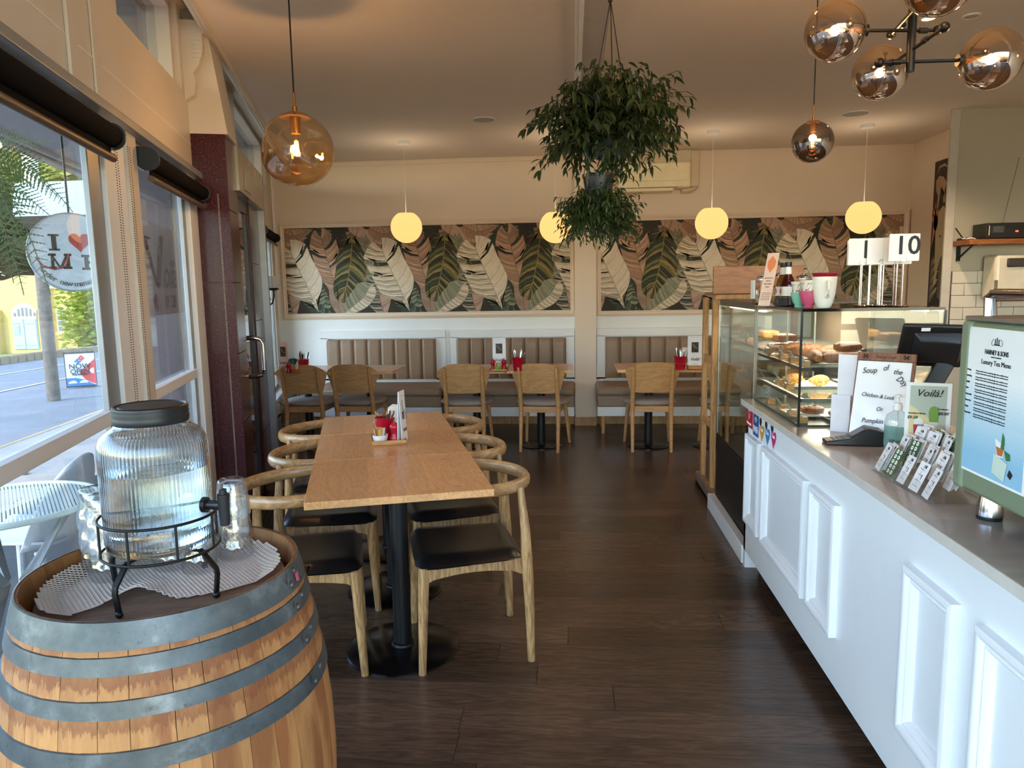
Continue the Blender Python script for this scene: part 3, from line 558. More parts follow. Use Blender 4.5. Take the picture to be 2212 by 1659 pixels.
# ================================================================== wine barrel with water dispenser
BX, BY = -.858, 1.405
def br(z): return .266+.064*(1-((z-.465)/.465)**2)   # stave radius at height z
def stave_mat(name, base, stain, amt):
    s = NT(name); v = s.coord((9, 9, 1.3)); o = s.n('ObjectInfo'); va = s.n('VectorMath', operation='ADD'); cb = s.n('CombineXYZ'); mu = s.n('Math', operation='MULTIPLY'); mu.inputs[1].default_value = 60
    s.l(o.outputs['Random'], mu.inputs[0]); s.l(mu.outputs[0], cb.inputs[2]); s.l(v, va.inputs[0]); s.l(cb.outputs[0], va.inputs[1]); v = va.outputs[0]
    f = s.noise(v, 3.5, 5, .65, .8); st = s.noise(v, 1.6, 4, .6, .3); fine = s.noise(v, 30, 3, .6)
    c = s.ramp(f, [(.3, lin(base)), (.7, tuple(x*.72 for x in lin(base)[:3]))]); m1 = s.ramp(st, [(.5-amt, (0, 0, 0)), (.62, (1, 1, 1))]); c = s.mix(m1, c, lin(stain)); 
    sp = s.n('SeparateXYZ'); s.l(s.n('TexCoord').outputs['Object'], sp.inputs[0]); h = s.n('HueSaturation'); s.l(s.shade(.14), h.inputs['Value']); s.l(c, h.inputs['Color']); s.l(h.outputs[0], s.b.inputs['Base Color']); s.b.inputs['Roughness'].default_value = .6; s.bump(fine, .35, .002); return s.m
STV = stave_mat('oak_stave', (200, 142, 82), (150, 94, 48), .0)
def band_stain(m):
    t = m.node_tree; N_ = t.nodes.new; b_ = t.nodes['Principled BSDF']; src = b_.inputs['Base Color'].links[0].from_socket; tc = N_('ShaderNodeTexCoord'); mp = N_('ShaderNodeMapping'); mp.inputs['Scale'].default_value = (75, 75, 5); t.links.new(tc.outputs['Object'], mp.inputs[0])
    nz = N_('ShaderNodeTexNoise'); nz.inputs['Scale'].default_value = 1.6; nz.inputs['Detail'].default_value = 6; nz.inputs['Roughness'].default_value = .7; t.links.new(mp.outputs[0], nz.inputs['Vector']); sp = N_('ShaderNodeSeparateXYZ'); t.links.new(tc.outputs['Object'], sp.inputs[0])
    ma = N_('ShaderNodeMath'); ma.operation = 'MULTIPLY_ADD'; ma.inputs[1].default_value = .085; t.links.new(nz.outputs[0], ma.inputs[0]); t.links.new(sp.outputs[2], ma.inputs[2]); sb = N_('ShaderNodeMath'); sb.operation = 'SUBTRACT'; sb.inputs[1].default_value = .0425; t.links.new(ma.outputs[0], sb.inputs[0])
    r = N_('ShaderNodeValToRGB'); e = r.color_ramp.elements; st = [(0, .0), (.62, .1), (.715, .12), (.742, .15), (.748, .75), (.765, .6), (.80, .2), (.818, .2), (.824, .8), (.842, .7), (.872, .35), (.9, .5)]
    while len(e) < len(st): e.new(.5)
    for q, (p, v) in zip(e, st): q.position = p; q.color = (v, v, v, 1)
    t.links.new(sb.outputs[0], r.inputs[0]); mx = N_('ShaderNodeMix'); mx.data_type = 'RGBA'; t.links.new(r.outputs[0], mx.inputs[0]); t.links.new(src, mx.inputs[6]); mx.inputs[7].default_value = lin((120, 62, 26)); t.links.new(mx.outputs[2], b_.inputs['Base Color'])
band_stain(STV)
GALV = NT('galvanised_hoop'); v_ = GALV.coord(); n1 = GALV.noise(v_, 9, 5, .65); n2 = GALV.noise(v_, 42, 4, .7); cc = GALV.ramp(n1, [(.35, lin((74, 80, 82))), (.55, lin((96, 101, 101))), (.7, lin((132, 138, 140)))]); c2 = GALV.ramp(n2, [(.62, (0, 0, 0)), (.72, (1, 1, 1))])
GALV.l(GALV.mix(c2, cc, lin((64, 68, 70))), GALV.b.inputs['Base Color']); GALV.b.inputs['Metallic'].default_value = .55; GALV.b.inputs['Roughness'].default_value = .42; GALV.bump(n1, .2, .004); GALV = GALV.m
bar = thing('wine_barrel', 'old oak wine barrel with galvanised hoops by the window', 'barrel', (BX, BY, 0), .3)
NS = 30; zs = [0, .06, .14, .24, .35, .465, .58, .69, .79, .86, .885, .93]; angs = []; acc = 0; rr = random.Random(5)
ws = [rr.uniform(.8, 1.3) for _ in range(NS)]; sm = sum(ws)
for wd in ws:
    a0 = acc; a1 = acc+wd/sm*2*pi; acc = a1; b = B(); vs = []; g = .0012
    for z in zs:
        r = br(z)
        for q, a_ in ((0, a0+g/r*.5), (0, (a0+a1)/2), (0, a1-g/r*.5), (1, a1-g/r*.5), (1, a0+g/r*.5)):
            R_ = r-((.006+.020*min(1, (.93-z)/.04) if z > .4 else .026) if q else (0 if a_ == (a0+a1)/2 else .0007)); vs.append((R_*cos(a_), R_*sin(a_), z))
    fs = []
    for i in range(len(zs)-1):
        for j in range(5): fs.append((i*5+j, i*5+(j+1) % 5, (i+1)*5+(j+1) % 5, (i+1)*5+j))
    fs += [(4, 3, 2, 1, 0), tuple((len(zs)-1)*5+j for j in range(5))]; b.add(vs, fs); obj('stave', b, STV, bar, smooth=40)
HB = wood('barrel_head_oak', (150, 124, 102), (98, 74, 60), (1, 8, 8), .65, ring=9, fig=.4, rnd=.12)
for i in range(7):
    y0 = -.24+i*.0686; b = B(); ym = max(abs(y0), abs(y0+.069)); hw = lambda y_: sqrt(max(.001, .238**2-y_*y_)); n_ = 6
    poly = [(hw(y0+.069*k_/n_), y0+.069*k_/n_) for k_ in range(n_+1)]+[(-hw(y0+.069*(n_-k_)/n_), y0+.069*(n_-k_)/n_) for k_ in range(n_+1)]
    b.prism(poly, .868, .889); obj('head_board', b, HB, bar, smooth=0)
rims = [(.883, .9315, 1), (.841, .873, 2), (.769, .801, 3), (.677, .715, 4), (.215, .253, 5), (.129, .161, 6), (.057, .089, 7), (0, .047, 8)]
for z0, z1, k_ in rims:
    b = B(); b.lathe([(br(z0)+.0006, z0), (br(z0)+.0028, z0+.001), (br((z0+z1)/2)+.0028, (z0+z1)/2), (br(z1)+.0028, z1-.001), (br(z1)-.001, z1)], 96, caps=False)
    b.lathe([(br(z0)+.0045, z0+.0015), (br(z1)+.0045, z1-.0015)], 8, ang=.34, caps=False) if False else None
    h = obj('hoop', b, GALV, bar, smooth=50)
    for a_, zz in ((-.06, .3), (.05, .7)):
        r_ = br(z0+(z1-z0)*zz)+.004; b = B(); at(b, RZ(a_-.28), T(r_, 0, z0+(z1-z0)*zz), RY(pi/2)); b.lathe([(.0085, -.003), (.0085, 0), (.006, .003), (.001, .004)], 14); obj('rivet', b, M('dull_rivet', (96, 96, 92), .4, .7), h)
    a_ = -.4; b = B(); r_ = br((z0+z1)/2)+.0035; b.add([(r_*cos(a_), r_*sin(a_), z0+.002), (r_*cos(a_+.012), r_*sin(a_+.012), z0+.002), (r_*cos(a_+.004), r_*sin(a_+.004), z1-.002), (r_*cos(a_-.008), r_*sin(a_-.008), z1-.002)], [(0, 1, 2, 3)]); obj('hoop_seam', b, M('dark_seam', (60, 52, 44), .8), h, smooth=0)
b = B(); a_ = -.235; zc = .905
for j in range(1): b.add([((br(z_)+.0045)*cos(a2), (br(z_)+.0045)*sin(a2), z_) for a2, z_ in ((a_-.03, zc-.008), (a_+.02, zc-.012), (a_+.045, zc+.004), (a_+.01, zc+.018), (a_-.02, zc+.012))], [(0, 1, 2, 3, 4)])
obj('torn_sticker', b, M('pink_sticker', (206, 84, 128), .6), bar, smooth=0, kind='')
b = B(); a_ = -.62; r_ = br(.44)-.002; at(b, RZ(a_), T(r_, 0, .44), RY(pi/2)); b.lathe([(.024, -.01), (.027, .0), (.027, .0035)], 24, caps=True); obj('bung_hole', b, M('charred_bung', (46, 30, 22), .8), bar)
# non-slip mesh on the head: a coarse woven net, one piece
def netz(x, y):
    r = sqrt(x*x+y*y); z = .8935
    fold = math.exp(-((x+.02)**2)/.0012)*max(0, min(1, (-y+.02)/.1))*.02; return z+fold+max(0, r-.19)*.5
b = B(); P_ = .0112; st = set()
def inmat(x, y):
    r = sqrt(x*x+y*y)
    if r > .232: return False
    K = [(-.3, -.3), (-.12, -.19), (-.07, -.135), (-.035, -.07), (.02, -.066), (.07, -.08), (.13, -.05), (.22, .04)]
    for (xa, ya), (xb, yb) in zip(K, K[1:]):
        if xa <= x <= xb: return y > ya+(yb-ya)*(x-xa)/(xb-xa)
    return False
nr = .0014
def strand(x0, y0, x1, y1, up):
    za, zb = netz(x0, y0), netz(x1, y1); dx, dy = x1-x0, y1-y0; L = sqrt(dx*dx+dy*dy); nx, ny = -dy/L*nr, dx/L*nr; m_ = .0012 if up else 0
    b.add([(x0-nx, y0-ny, za), (x0+nx, y0+ny, za), (x1+nx, y1+ny, zb), (x1-nx, y1-ny, zb), (x0, y0, za+nr*1.6+m_), (x1, y1, zb+nr*1.6+m_)], [(0, 4, 5, 3), (1, 2, 5, 4)])
for i in range(-22, 23):
    for j in range(-22, 23):
        x, y_ = i*P_, j*P_
        for x1, y1, up in ((x+P_*.5, y_+P_*.5, 0), (x-P_*.5, y_+P_*.5, 1)):
            if inmat(x, y_) and inmat(x1, y1): strand(x, y_, x1, y1, up)
            x2, y2 = 2*x1-x, 2*y1-y_
            if inmat(x1, y1) and inmat(x2, y2): strand(x1, y1, x2, y2, up)
o = obj('non_slip_mesh_mat', b, M('cream_rubber_mesh', (222, 204, 186), .6, var=.04), smooth=60); o.location = (BX, BY, 0); tag(o, 'cream open-weave non-slip mesh lying on the barrel head with a raised fold', 'mat'); o['kind'] = 'stuff'
# ribbed glass jar with lid and tap, on a wire stand
JX, JY, JZ = -.838, 1.366, .993
RIB = real_glass('ribbed_jar_glass', (.97, .99, .99), 1.45)
jar = thing('glass_drink_dispenser', 'ribbed glass water dispenser jar with black screw lid on the barrel', 'dispenser', (JX, JY, JZ), -.1)
pr = [(.04, .012), (.085, .006), (.106, .0), (.114, .008), (.1165, .02), (.1165, .045), (.1145, .05), (.1165, .056), (.1165, .195), (.115, .212), (.108, .228), (.095, .238), (.083, .244), (.0785, .25), (.0785, .262)]
def rib(t, z): return 1+(.0065*cos(t*84) if .058 < z < .215 or .018 < z < .045 else 0)
b = B(); pr2 = []
for (r0, z0), (r1, z1) in zip(pr, pr[1:]):
    n_ = 1
    for k_ in range(n_): pr2.append((r0+(r1-r0)*k_/n_, z0+(z1-z0)*k_/n_))
pr2.append(pr[-1]); b.lathe(pr2, 336, caps=False, rfun=rib); b.lathe([(r-.004, z) for r, z in pr2][::-1], 84, caps=False); b.lathe([(.0001, .012), (.04, .012)], 40, caps=False); obj('glass_body', b, RIB, jar, smooth=70)
WAT = real_glass('water', (.95, .98, .99), 1.33)
b = B(); b.lathe([(.0001, .014), (.08, .012), (.108, .016), (.1115, .03), (.1115, .158), (.1118, .160), (.0001, .159)], 84, caps=False); obj('water', b, WAT, jar, smooth=60)
b = B(); b.lathe([(.0001, .286), (.066, .286), (.068, .2835), (.073, .2835), (.0755, .287), (.0795, .285), (.0805, .280), (.0795, .276), (.081, .272), (.0795, .268), (.081, .264), (.0805, .255), (.079, .252)], 64, caps=False); obj('screw_lid', b, M('black_lid', (14, 15, 17), .42), jar, smooth=50)
ta = .02; b = B(); at(b, RZ(ta)); b.tube([(.11, 0, .085), (.165, 0, .085)], .0095, 14); b.tube([(.112, 0, .085), (.124, 0, .085)], .016, 14); b.tube([(.165, 0, .108), (.165, 0, .045)], [.0135, .0115], 14); b.tube([(.165, 0, .108), (.165, 0, .118)], .009, 12); obj('tap', b, BLACK, jar)
b = B(); at(b, RZ(ta)); b.tube([(.158, 0, .112), (.163, 0, .130), (.18, 0, .137), (.215, 0, .138)], [.005, .0045, .004, .003], 10, sq=(1.6, .7)); obj('tap_lever', b, M('grey_lever', (120, 122, 126), .35), jar)
KJ = .87
for o in jar.children: o.scale = (KJ, KJ, 1)
std = thing('wire_stand', 'black wire stand with four bent legs holding the water jar', 'stand', (JX, JY, .889), -.1)
for z, r in ((.168, .111), (.098, .111)): b = B(); b.tube([(r*cos(2*pi*i/64), r*sin(2*pi*i/64), z) for i in range(64)], .0028, 8, closed=True); obj('ring', b, BLACKM, std, smooth=60)
for k_ in range(8): a_ = 2*pi*k_/8+.1; b = B(); b.tube([(.111*cos(a_), .111*sin(a_), .098), (.111*cos(a_), .111*sin(a_), .168)], .0026, 8); obj('upright', b, BLACKM, std)
for k_ in range(2): a_ = -.08+k_*pi/2; b = B(); b.tube([(-.111*cos(a_), -.111*sin(a_), .096), (.111*cos(a_), .111*sin(a_), .096)], .003, 8); obj('cross_bar', b, BLACKM, std)
for k_ in range(4):
    a_ = -.08+k_*pi/2; b = B(); at(b, RZ(a_)); b.tube([(.09, 0, .098), (.098, 0, .092), (.126, 0, .062), (.128, 0, .05), (.122, 0, .006)], .006, 4, sq=(1.3, .6)); obj('leg', b, BLACKM, std, smooth=30); b = B(); at(b, RZ(a_)); b.sphere((.122, 0, .0065), .0075, 12); obj('foot', b, BLACK, std)
# upturned tumblers
TUM = thin_glass('tumbler_glass', (.97, .985, .99), .10, 1.6, .04, dens=.015, dcol=(.9, .95, 1))
def tumbler(): 
    b = B(); pr_ = [(.0365, 0), (.0372, .006), (.0368, .03), (.0345, .034), (.032, .06), (.0295, .082), (.0285, .086), (.0255, .088), (.0001, .086)]; fc = lambda t, z: 1+(.03*abs(cos(t*6)) if .032 < z < .084 else 0)
    b.lathe(pr_, 60, caps=False, rfun=fc); b.lathe([(.0345, 0.0005), (.0342, .03), (.030, .06), (.027, .076), (.0001, .076)], 30, caps=False); return b
g0 = None
gl = [(-.19, .065, 0, 'upturned tumbler at the bottom of the outer left stack on the barrel'), (-.19, .065, 1, 'middle upturned tumbler of the outer left stack on the barrel'), (-.19, .065, 2, 'top upturned tumbler of the outer left stack on the barrel'), (-.135, .012, 0, 'upturned tumbler at the bottom of the inner left stack'), (-.135, .012, 1, 'middle upturned tumbler of the inner left stack'), (-.135, .012, 2, 'top upturned tumbler of the inner left stack'), (-.105, .09, 0, 'lower tumbler of the stack under the left of the jar'), (-.085, .105, 0, ''), (-.03, .075, 0, 'single upturned tumbler under the middle of the jar'), (.085, .145, 0, 'bottom tumbler of the stack below the tap'), (.085, .145, 1, 'middle tumbler of the stack below the tap'), (.085, .145, 2, 'top tumbler of the stack below the tap'), (.0, .15, 0, 'upturned tumbler behind the jar stand near the window'), (.04, .065, 0, 'upturned tumbler under the right side of the jar')]
for dx, dy, lv, lb in gl:
    if not lb: continue
    if lv and dx < 0 and dx > -.1: continue
    p = (BX+dx, BY+dy, .8975+lv*.047)
    if g0 is None: g0 = obj('drinking_glass', tumbler(), TUM, smooth=60); g = g0
    else: g = g0.copy(); COL.objects.link(g)
    g.location = p; tag(g, lb, 'glass', 'upturned tumblers on the barrel')
# ================================================================== service counter
ctr = thing('service_counter', 'long white service counter with moulded panels and pale stone top', 'counter', (.904, 1.6, 0))
CW_ = M('counter_white', (232, 235, 238), .38, var=.01)
b = B(); b.box((0, -2.6, .095), (.03, 2.235, .875)); obj('front_panel', b, CW_, ctr, smooth=0)
b = B(); b.box((.0, 2.2, .0), (.62, 2.235, .875)); obj('end_panel', b, CW_, ctr, smooth=0)
b = B(); b.box((.07, -2.6, 0), (.09, 2.2, .1)); obj('kickboard', b, BLACK, ctr, smooth=0)
b = B(); b.box((.03, -2.6, .1), (.64, 2.2, .87)); obj('body', b, CW_, ctr, smooth=0)
ST = NT('pale_stone'); v_ = ST.coord(); n1 = ST.noise(v_, 6, 5, .6, 1.2); cc = ST.ramp(n1, [(.3, lin((150, 142, 136))), (.55, lin((158, 150, 143))), (.7, lin((168, 160, 152)))]); ST.l(cc, ST.b.inputs['Base Color']); ST.b.inputs['Roughness'].default_value = .16; ST = ST.m
b = B(); b.box((-.026, -2.6, .872), (.66, 2.25, .90)); obj('stone_worktop', b, ST, ctr, bevel=.002)
b = B(); b.box((-.028, -2.6, .8715), (-.024, 2.252, .8995)); obj('worktop_edge', b, M('pale_stone_edge', (206, 200, 192), .3, var=.06, vs=20), ctr, smooth=0)
for y0, y1, z0, z1 in ((3.50, 3.765, .272, .735), (2.805, 3.435, .268, .742), (2.475, 2.745, .272, .745), (1.70, 1.955, .272, .745), (.98, 1.60, .268, .745), (.35, .80, .27, .745)):
    w_, h_ = y1-y0, z1-z0; pr_ = [(0, 0), (0, -.024), (.012, -.028), (.022, -.024), (.028, -.015), (.036, -.018), (.044, -.012), (.05, -.005), (.05, 0)]
    g = None
    for ang, L_, oy, oz in ((0, w_, 0, 0), (pi, w_, 0, h_), (pi/2, h_, w_/2, h_/2), (-pi/2, h_, -w_/2, h_/2)):
        b = B(); vs = []
        for sg in (-1, 1):
            for d_, x_ in pr_: vs.append((x_, sg*(L_/2-d_), d_))
        n_ = len(pr_); b.x = T(0, (y0+y1)/2-1.6+oy, z0+oz) @ Matrix.Rotation(ang, 4, 'X'); b.add(vs, [(i, i+1, n_+i+1, n_+i) for i in range(n_-1)]); obj('panel_moulding', b, CW_, ctr, smooth=50)
b = B(); b.box((.90, 3.86, .0), (.945, 4.86, .10)); o = struct('trim_17', b, WHITE, bevel=.003)
# stickers on the counter corner
STK = [('red review sticker with a heart pin on the counter corner', 3.845, 3.705, .765, .875, (176, 26, 52)), ('blue free wireless sticker reading WiFi on the counter', 3.690, 3.585, .745, .862, (24, 84, 140))]
for lb, y0, y1, z0, z1, col in STK:
    t = thing('sticker', lb, 'sticker', (.903, (y0+y1)/2, (z0+z1)/2), 0, 'stickers on the counter corner'); w_, h_ = (y0-y1)/2, (z1-z0)/2
    b = B(); b.box((-.0012, -w_, -h_), (0, w_, h_)); obj('backing', b, M('sticker_%d' % col[0], col, .35), t, smooth=0)
    b = B(); MX = T(-.0016, 0, 0) @ Matrix(((0, 0, -1, 0), (-1, 0, 0, 0), (0, 1, 0, 0), (0, 0, 0, 1)))
    if 'WiFi' in lb:
        text_into(b, 'WiFi', .048, MX @ T(0, -.026, 0), bold=.0006)
        for r_ in (.01, .02, .03):
            b.x = MX @ T(0, .002, 0); b.add([(rr_*sin(a_), rr_*cos(a_), 0) for i in range(9) for a_ in [-.8+i*.2] for rr_ in (r_, r_+.005)], [(2*i, 2*i+1, 2*i+3, 2*i+2) for i in range(8)]); b.x = Matrix.Identity(4)
    else:
        text_into(b, 'Restaurant', .02, MX @ T(0, -.035, 0), bold=.0004); b.x = MX @ T(0, .012, 0)
        pt = [(0, -.028), (.02, .002), (.02, .02), (.01, .028), (0, .02), (-.01, .028), (-.02, .02), (-.02, .002)]; b.add([(x_, y_, 0) for x_, y_ in pt]+[(x_*.75, y_*.75, 0) for x_, y_ in pt], [(i, (i+1) % 8, 8+(i+1) % 8, 8+i) for i in range(8)]); b.x = Matrix.Identity(4)
    obj('lettering', b, M('sticker_white', (240, 240, 240), .4), t, smooth=0)
for i, (yc, zc_, col, nm) in enumerate(((3.523, .80, (222, 152, 40), 'orange'), (3.42, .805, (40, 136, 196), 'blue'), (3.318, .81, (206, 40, 120), 'magenta'))):
    t = thing('sticker', nm+' heart shaped award sticker with a black dot on the counter', 'sticker', (.903, yc, zc_), 0, 'stickers on the counter corner')
    def hrt(k_): return [(-.0012, -k_*(16*sin(a_)**3)/16*.040, k_*((13*cos(a_)-5*cos(2*a_)-2*cos(3*a_)-cos(4*a_))/16*.038*(1.45 if cos(a_) < 0 else 1)-.006)) for a_ in [2*pi*j/28 for j in range(28)]]
    h0 = hrt(1); b = B(); b.add(h0, [tuple(range(28))]); obj('heart', b, M('heart_'+nm, col, .4), t, smooth=0)
    b = B(); b.x = T(-.0016, .026, .035) @ RY(-pi/2); b.cyl((0, 0, 0), .019, 0, .0006, 18); obj('dot', b, INK, t, smooth=0)
    b = B(); MX = T(-.002, 0, 0) @ Matrix(((0, 0, -1, 0), (-1, 0, 0, 0), (0, 1, 0, 0), (0, 0, 0, 1))); text_into(b, 'You', .026, MX @ T(0, .0, 0), bold=.0006); obj('lettering', b, M('sticker_white', (0, 0, 0)), t, smooth=0)
# ================================================================== display cases
CG = thin_glass('case_glass', (.93, .96, .94), .04); CGD = thin_glass('case_glass_dark', (.80, .84, .80), .06)
DARKF = M('dark_case_frame', (22, 22, 22), .3)
cs = thing('cake_display_case', 'glass cake display case standing on the counter with lit shelves', 'display case', (.935, 3.075, .901))
Lc, Wc, Hc = .75, .56, .478     # along y, along x, height
for a0, a1 in (((0, 0, 0), (.005, Lc, Hc)), ((0, 0, 0), (Wc, .005, Hc)), ((Wc-.005, 0, 0), (Wc, Lc, Hc))): b = B(); b.box(a0, a1); obj('glass_side', b, CG, cs, smooth=0)
b = B(); b.box((0, 0, Hc), (Wc+.0, Lc, Hc+.012)); obj('top', b, M('black_glass_top', (10, 10, 10), .08), cs, smooth=0)
b = B(); b.box((.0, .0, -.001), (Wc, Lc, .008)); obj('base', b, M('case_base', (90, 100, 92), .25), cs, smooth=0)
for x, y_ in ((0, 0), (Wc, 0)): b = B(); b.box((x-.004, y_-.004, 0), (x+.004, y_+.004, Hc)); obj('corner_post', b, DARKF, cs, smooth=0)
for x in (.155, .29): b = B(); b.box((x-.004, Lc-.012, 0), (x+.004, Lc-.004, Hc)); obj('rear_post', b, M('steel_post', (150, 150, 145), .3, .8), cs, smooth=0)
for k_, z in enumerate((.245, .115)):
    b = B(); b.box((.008, .012 if k_ == 0 else .012, z-.006), (Wc-.01, Lc-.03, z)); obj('shelf', b, thin_glass('shelf_glass', (.82, .86, .83), .08, dens=.12, dcol=(.6, .65, .6)), cs, smooth=0)
    b = B(); b.box((.006, .008, z-.012), (.012, Lc-.03, z+.002)); b.box((.006, .008, z-.012), (Wc-.01, .014, z+.002)); obj('shelf_edge', b, DARKF if k_ == 0 else M('steel_post', (0, 0, 0)), cs, smooth=0)
b = B(); b.box((Wc-.05, .05, Hc-.008), (Wc-.04, Lc-.06, Hc-.002)); obj('light_strip', b, emit('case_led', (255, 232, 196), 4), cs, smooth=0)
b = B(); b.box((.03, .05, .238-.006), (.04, Lc-.05, .239)); b.box((.03, .05, .108-.004), (.04, Lc-.05, .109)); obj('light_strip', b, emit('case_led', (0, 0, 0), 6), cs, smooth=0)
fc = thing('floor_display_case', 'tall dark based glass display case behind the counter case', 'display case', (.95, 3.90, 0))
b = B(); b.box((0, .0, .10), (.6, .94, .50)); obj('base', b, M('matt_black_panel', (14, 14, 14), .5), fc, smooth=0)
b = B(); b.box((-.004, 0, .49), (.6, .94, .52)); obj('sill', b, DARKF, fc, smooth=0)
b = B(); b.box((0, .0, 1.36), (.6, .94, 1.395)); obj('top', b, M('bronze_top', (74, 62, 52), .3, .3), fc, smooth=0)
for a0, a1 in (((0, 0, .52), (.006, .94, 1.36)), ((0, .934, .52), (.6, .94, 1.36))): b = B(); b.box(a0, a1); obj('glass_side', b, CGD, fc, smooth=0)
for y_ in (.0, .93): b = B(); b.box((-.003, y_, .5), (.014, y_+.012, 1.37)); obj('corner_post', b, M('steel_post', (0, 0, 0)), fc, smooth=0)
for z in (.74, .96, 1.15): b = B(); b.box((.06, .04, z-.006), (.58, .9, z)); b.box((.055, .03, z-.012), (.065, .9, z)); obj('shelf', b, M('steel_shelf', (160, 162, 158), .25, .8), fc, smooth=0)
b = B(); b.box((.58, 0, .5), (.6, .94, 1.36)); obj('back', b, M('case_back', (120, 104, 88), .4), fc, smooth=0)
b = B(); b.box((.05, .05, 1.345), (.07, .88, 1.355)); obj('light_strip', b, emit('case_led', (0, 0, 0), 6), fc, smooth=0)
light('case_lamp', 'AREA', (.935+.3, 3.075+.35, .901+.472), 2.2, (1, .88, .70), size=.35)
light('case_lamp', 'AREA', (.935+.3, 3.075+.35, .901+.236), 1.6, (1, .88, .70), size=.35)
light('case_lamp', 'AREA', (.935+.3, 3.075+.35, .901+.106), 1.2, (1, .88, .70), size=.35)
light('case_lamp', 'AREA', (1.25, 4.35, 1.35), 4, (1, .88, .70), size=.4)
# pastries: local blob builder with lobes
def pastry_mat(n, c1, c2, sc_=18):
    s = NT(n); v = s.coord(); f = s.noise(v, sc_, 4, .6); g = s.n('TexWave'); g.inputs['Scale'].default_value = 55; g.inputs['Distortion'].default_value = 3; s.l(v, g.inputs[0]); c = s.ramp(f, [(.35, lin(c1)), (.65, lin(c2))]); s.l(s.mix(.25, c, g.outputs[0], 'MULTIPLY'), s.b.inputs['Base Color']); s.b.inputs['Roughness'].default_value = .4; s.bump(g.outputs[1], .5, .003); return s.m
PB = pastry_mat('baked_brown', (176, 108, 52), (112, 58, 24)); PG = pastry_mat('baked_golden', (226, 172, 92), (190, 120, 52)); CREAMY = M('piped_cream', (236, 218, 170), .6); CHOC = pastry_mat('cinnamon_brown', (140, 84, 44), (84, 46, 24))
def croissant(L_=.085, R_=.03, seg_=8, bend=.7):
    b = B(); n_ = 34; P, R2 = [], []
    for i in range(n_+1):
        s_ = i/n_*2-1; a_ = s_*bend; P.append((L_*sin(a_)/bend, L_*(1-cos(a_))/bend, R_*.8)); k_ = abs((s_*seg_/2) % 1-.5)*2; R2.append(max(.004, R_*(1-abs(s_)**2.2*.8)*(1-.14*(1-k_)**2)))
    b.tube(P, R2, 14, sq=(1, .85)); return b
def loaf(): b = B(); b.tube([(-.055+.11*i/8, 0, .024) for i in range(9)], [.016, .024, .028, .026, .028, .026, .028, .024, .016], 12, sq=(1.1, .85)); return b
def swirl():
    b = B(); P = []
    for i in range(70): t_ = i/69; a_ = t_*2*pi*2.6; r_ = .008+.042*t_; P.append((r_*cos(a_), r_*sin(a_), .014+.010*(1-t_)))
    b.tube(P, .0105, 8, sq=(1, 1.1)); b.cyl((0, 0, 0), .048, .001, .012, 24); return b
def cream_slice():
    b = B(); b.box((-.05, -.028, 0), (.05, .028, .01)); b.box((-.05, -.028, .026), (.05, .028, .034))
    for i in range(6):
        for j in range(3): b.sphere((-.042+i*.0168, -.019+j*.019, .018), .0105, 8); b.sphere((-.042+i*.0168, -.019+j*.019, .041), .0105, 8, squash=1.1)
    return b
def tray(loc, wx, wy, lb, rot=0, col=(225, 228, 225), grp='serving trays in the display case'):
    b = B(); b.grid(10, 10, lambda s_, r_: ((s_-.5)*wx, (r_-.5)*wy, .003+.010*max(abs(s_*2-1), abs(r_*2-1))**8)); b.grid(10, 10, lambda s_, r_: ((.5-s_)*wx*.98, (r_-.5)*wy*.98, 0.0+.008*max(abs(s_*2-1), abs(r_*2-1))**8)); o = obj('tray', b, M('tray_%d' % col[0], col, .2), smooth=60); o.location = loc; o.rotation_euler = (0, 0, rot); return tag(o, lb, 'tray', grp)
cx, cy, cz = .935, 3.075, .901
def put(name, b, m, x, y_, z, rot, lb, cat, grp): o = obj(name, b, m, smooth=60); o.location = (cx+x, cy+y_, cz+z); o.rotation_euler = (0, 0, rot); return tag(o, lb, cat, grp)
tray((cx+.2, cy+.12, cz+.246), .30, .17, 'white tray of baked rolls at the front of the upper case shelf'); tray((cx+.18, cy+.42, cz+.246), .30, .34, 'white tray of large croissants on the upper case shelf')
for i, (x, y_, r_) in enumerate(((.12, .50, .3), (.19, .45, .5), (.14, .38, -.2), (.24, .36, .8))): put('croissant', croissant(.085, .034), PB, x, y_, .256, r_, ['big brown croissant farthest back on the upper shelf', 'second big croissant leaning behind the others on the upper shelf', 'brown croissant lying in front of the pile on the upper shelf', 'brown croissant at the aisle end of the upper shelf pile'][i], 'pastry', 'croissants on the upper shelf')
for i, (x, y_, r_, z) in enumerate(((.12, .20, 1.2, .256), (.10, .12, 1.4, .256), (.19, .22, .2, .256), (.27, .20, .3, .256), (.24, .10, 0, .256), (.17, .09, .2, .256), (.24, .15, .1, .296))): put('chocolate_pastry', loaf(), PB, x, y_, z, r_, 'glazed brown chocolate pastry number piled on the upper case tray' if 0 else ['rolled chocolate pastry against the left glass, rear', 'rolled chocolate pastry against the left glass, front', 'rolled chocolate pastry behind the middle of the tray', 'rolled chocolate pastry at the right back of the tray', 'glazed sugared pastry at the right front of the tray', 'rolled chocolate pastry at the tray front centre', 'sugared pastry stacked on top of the others'][i], 'pastry', 'chocolate pastries on the upper shelf')
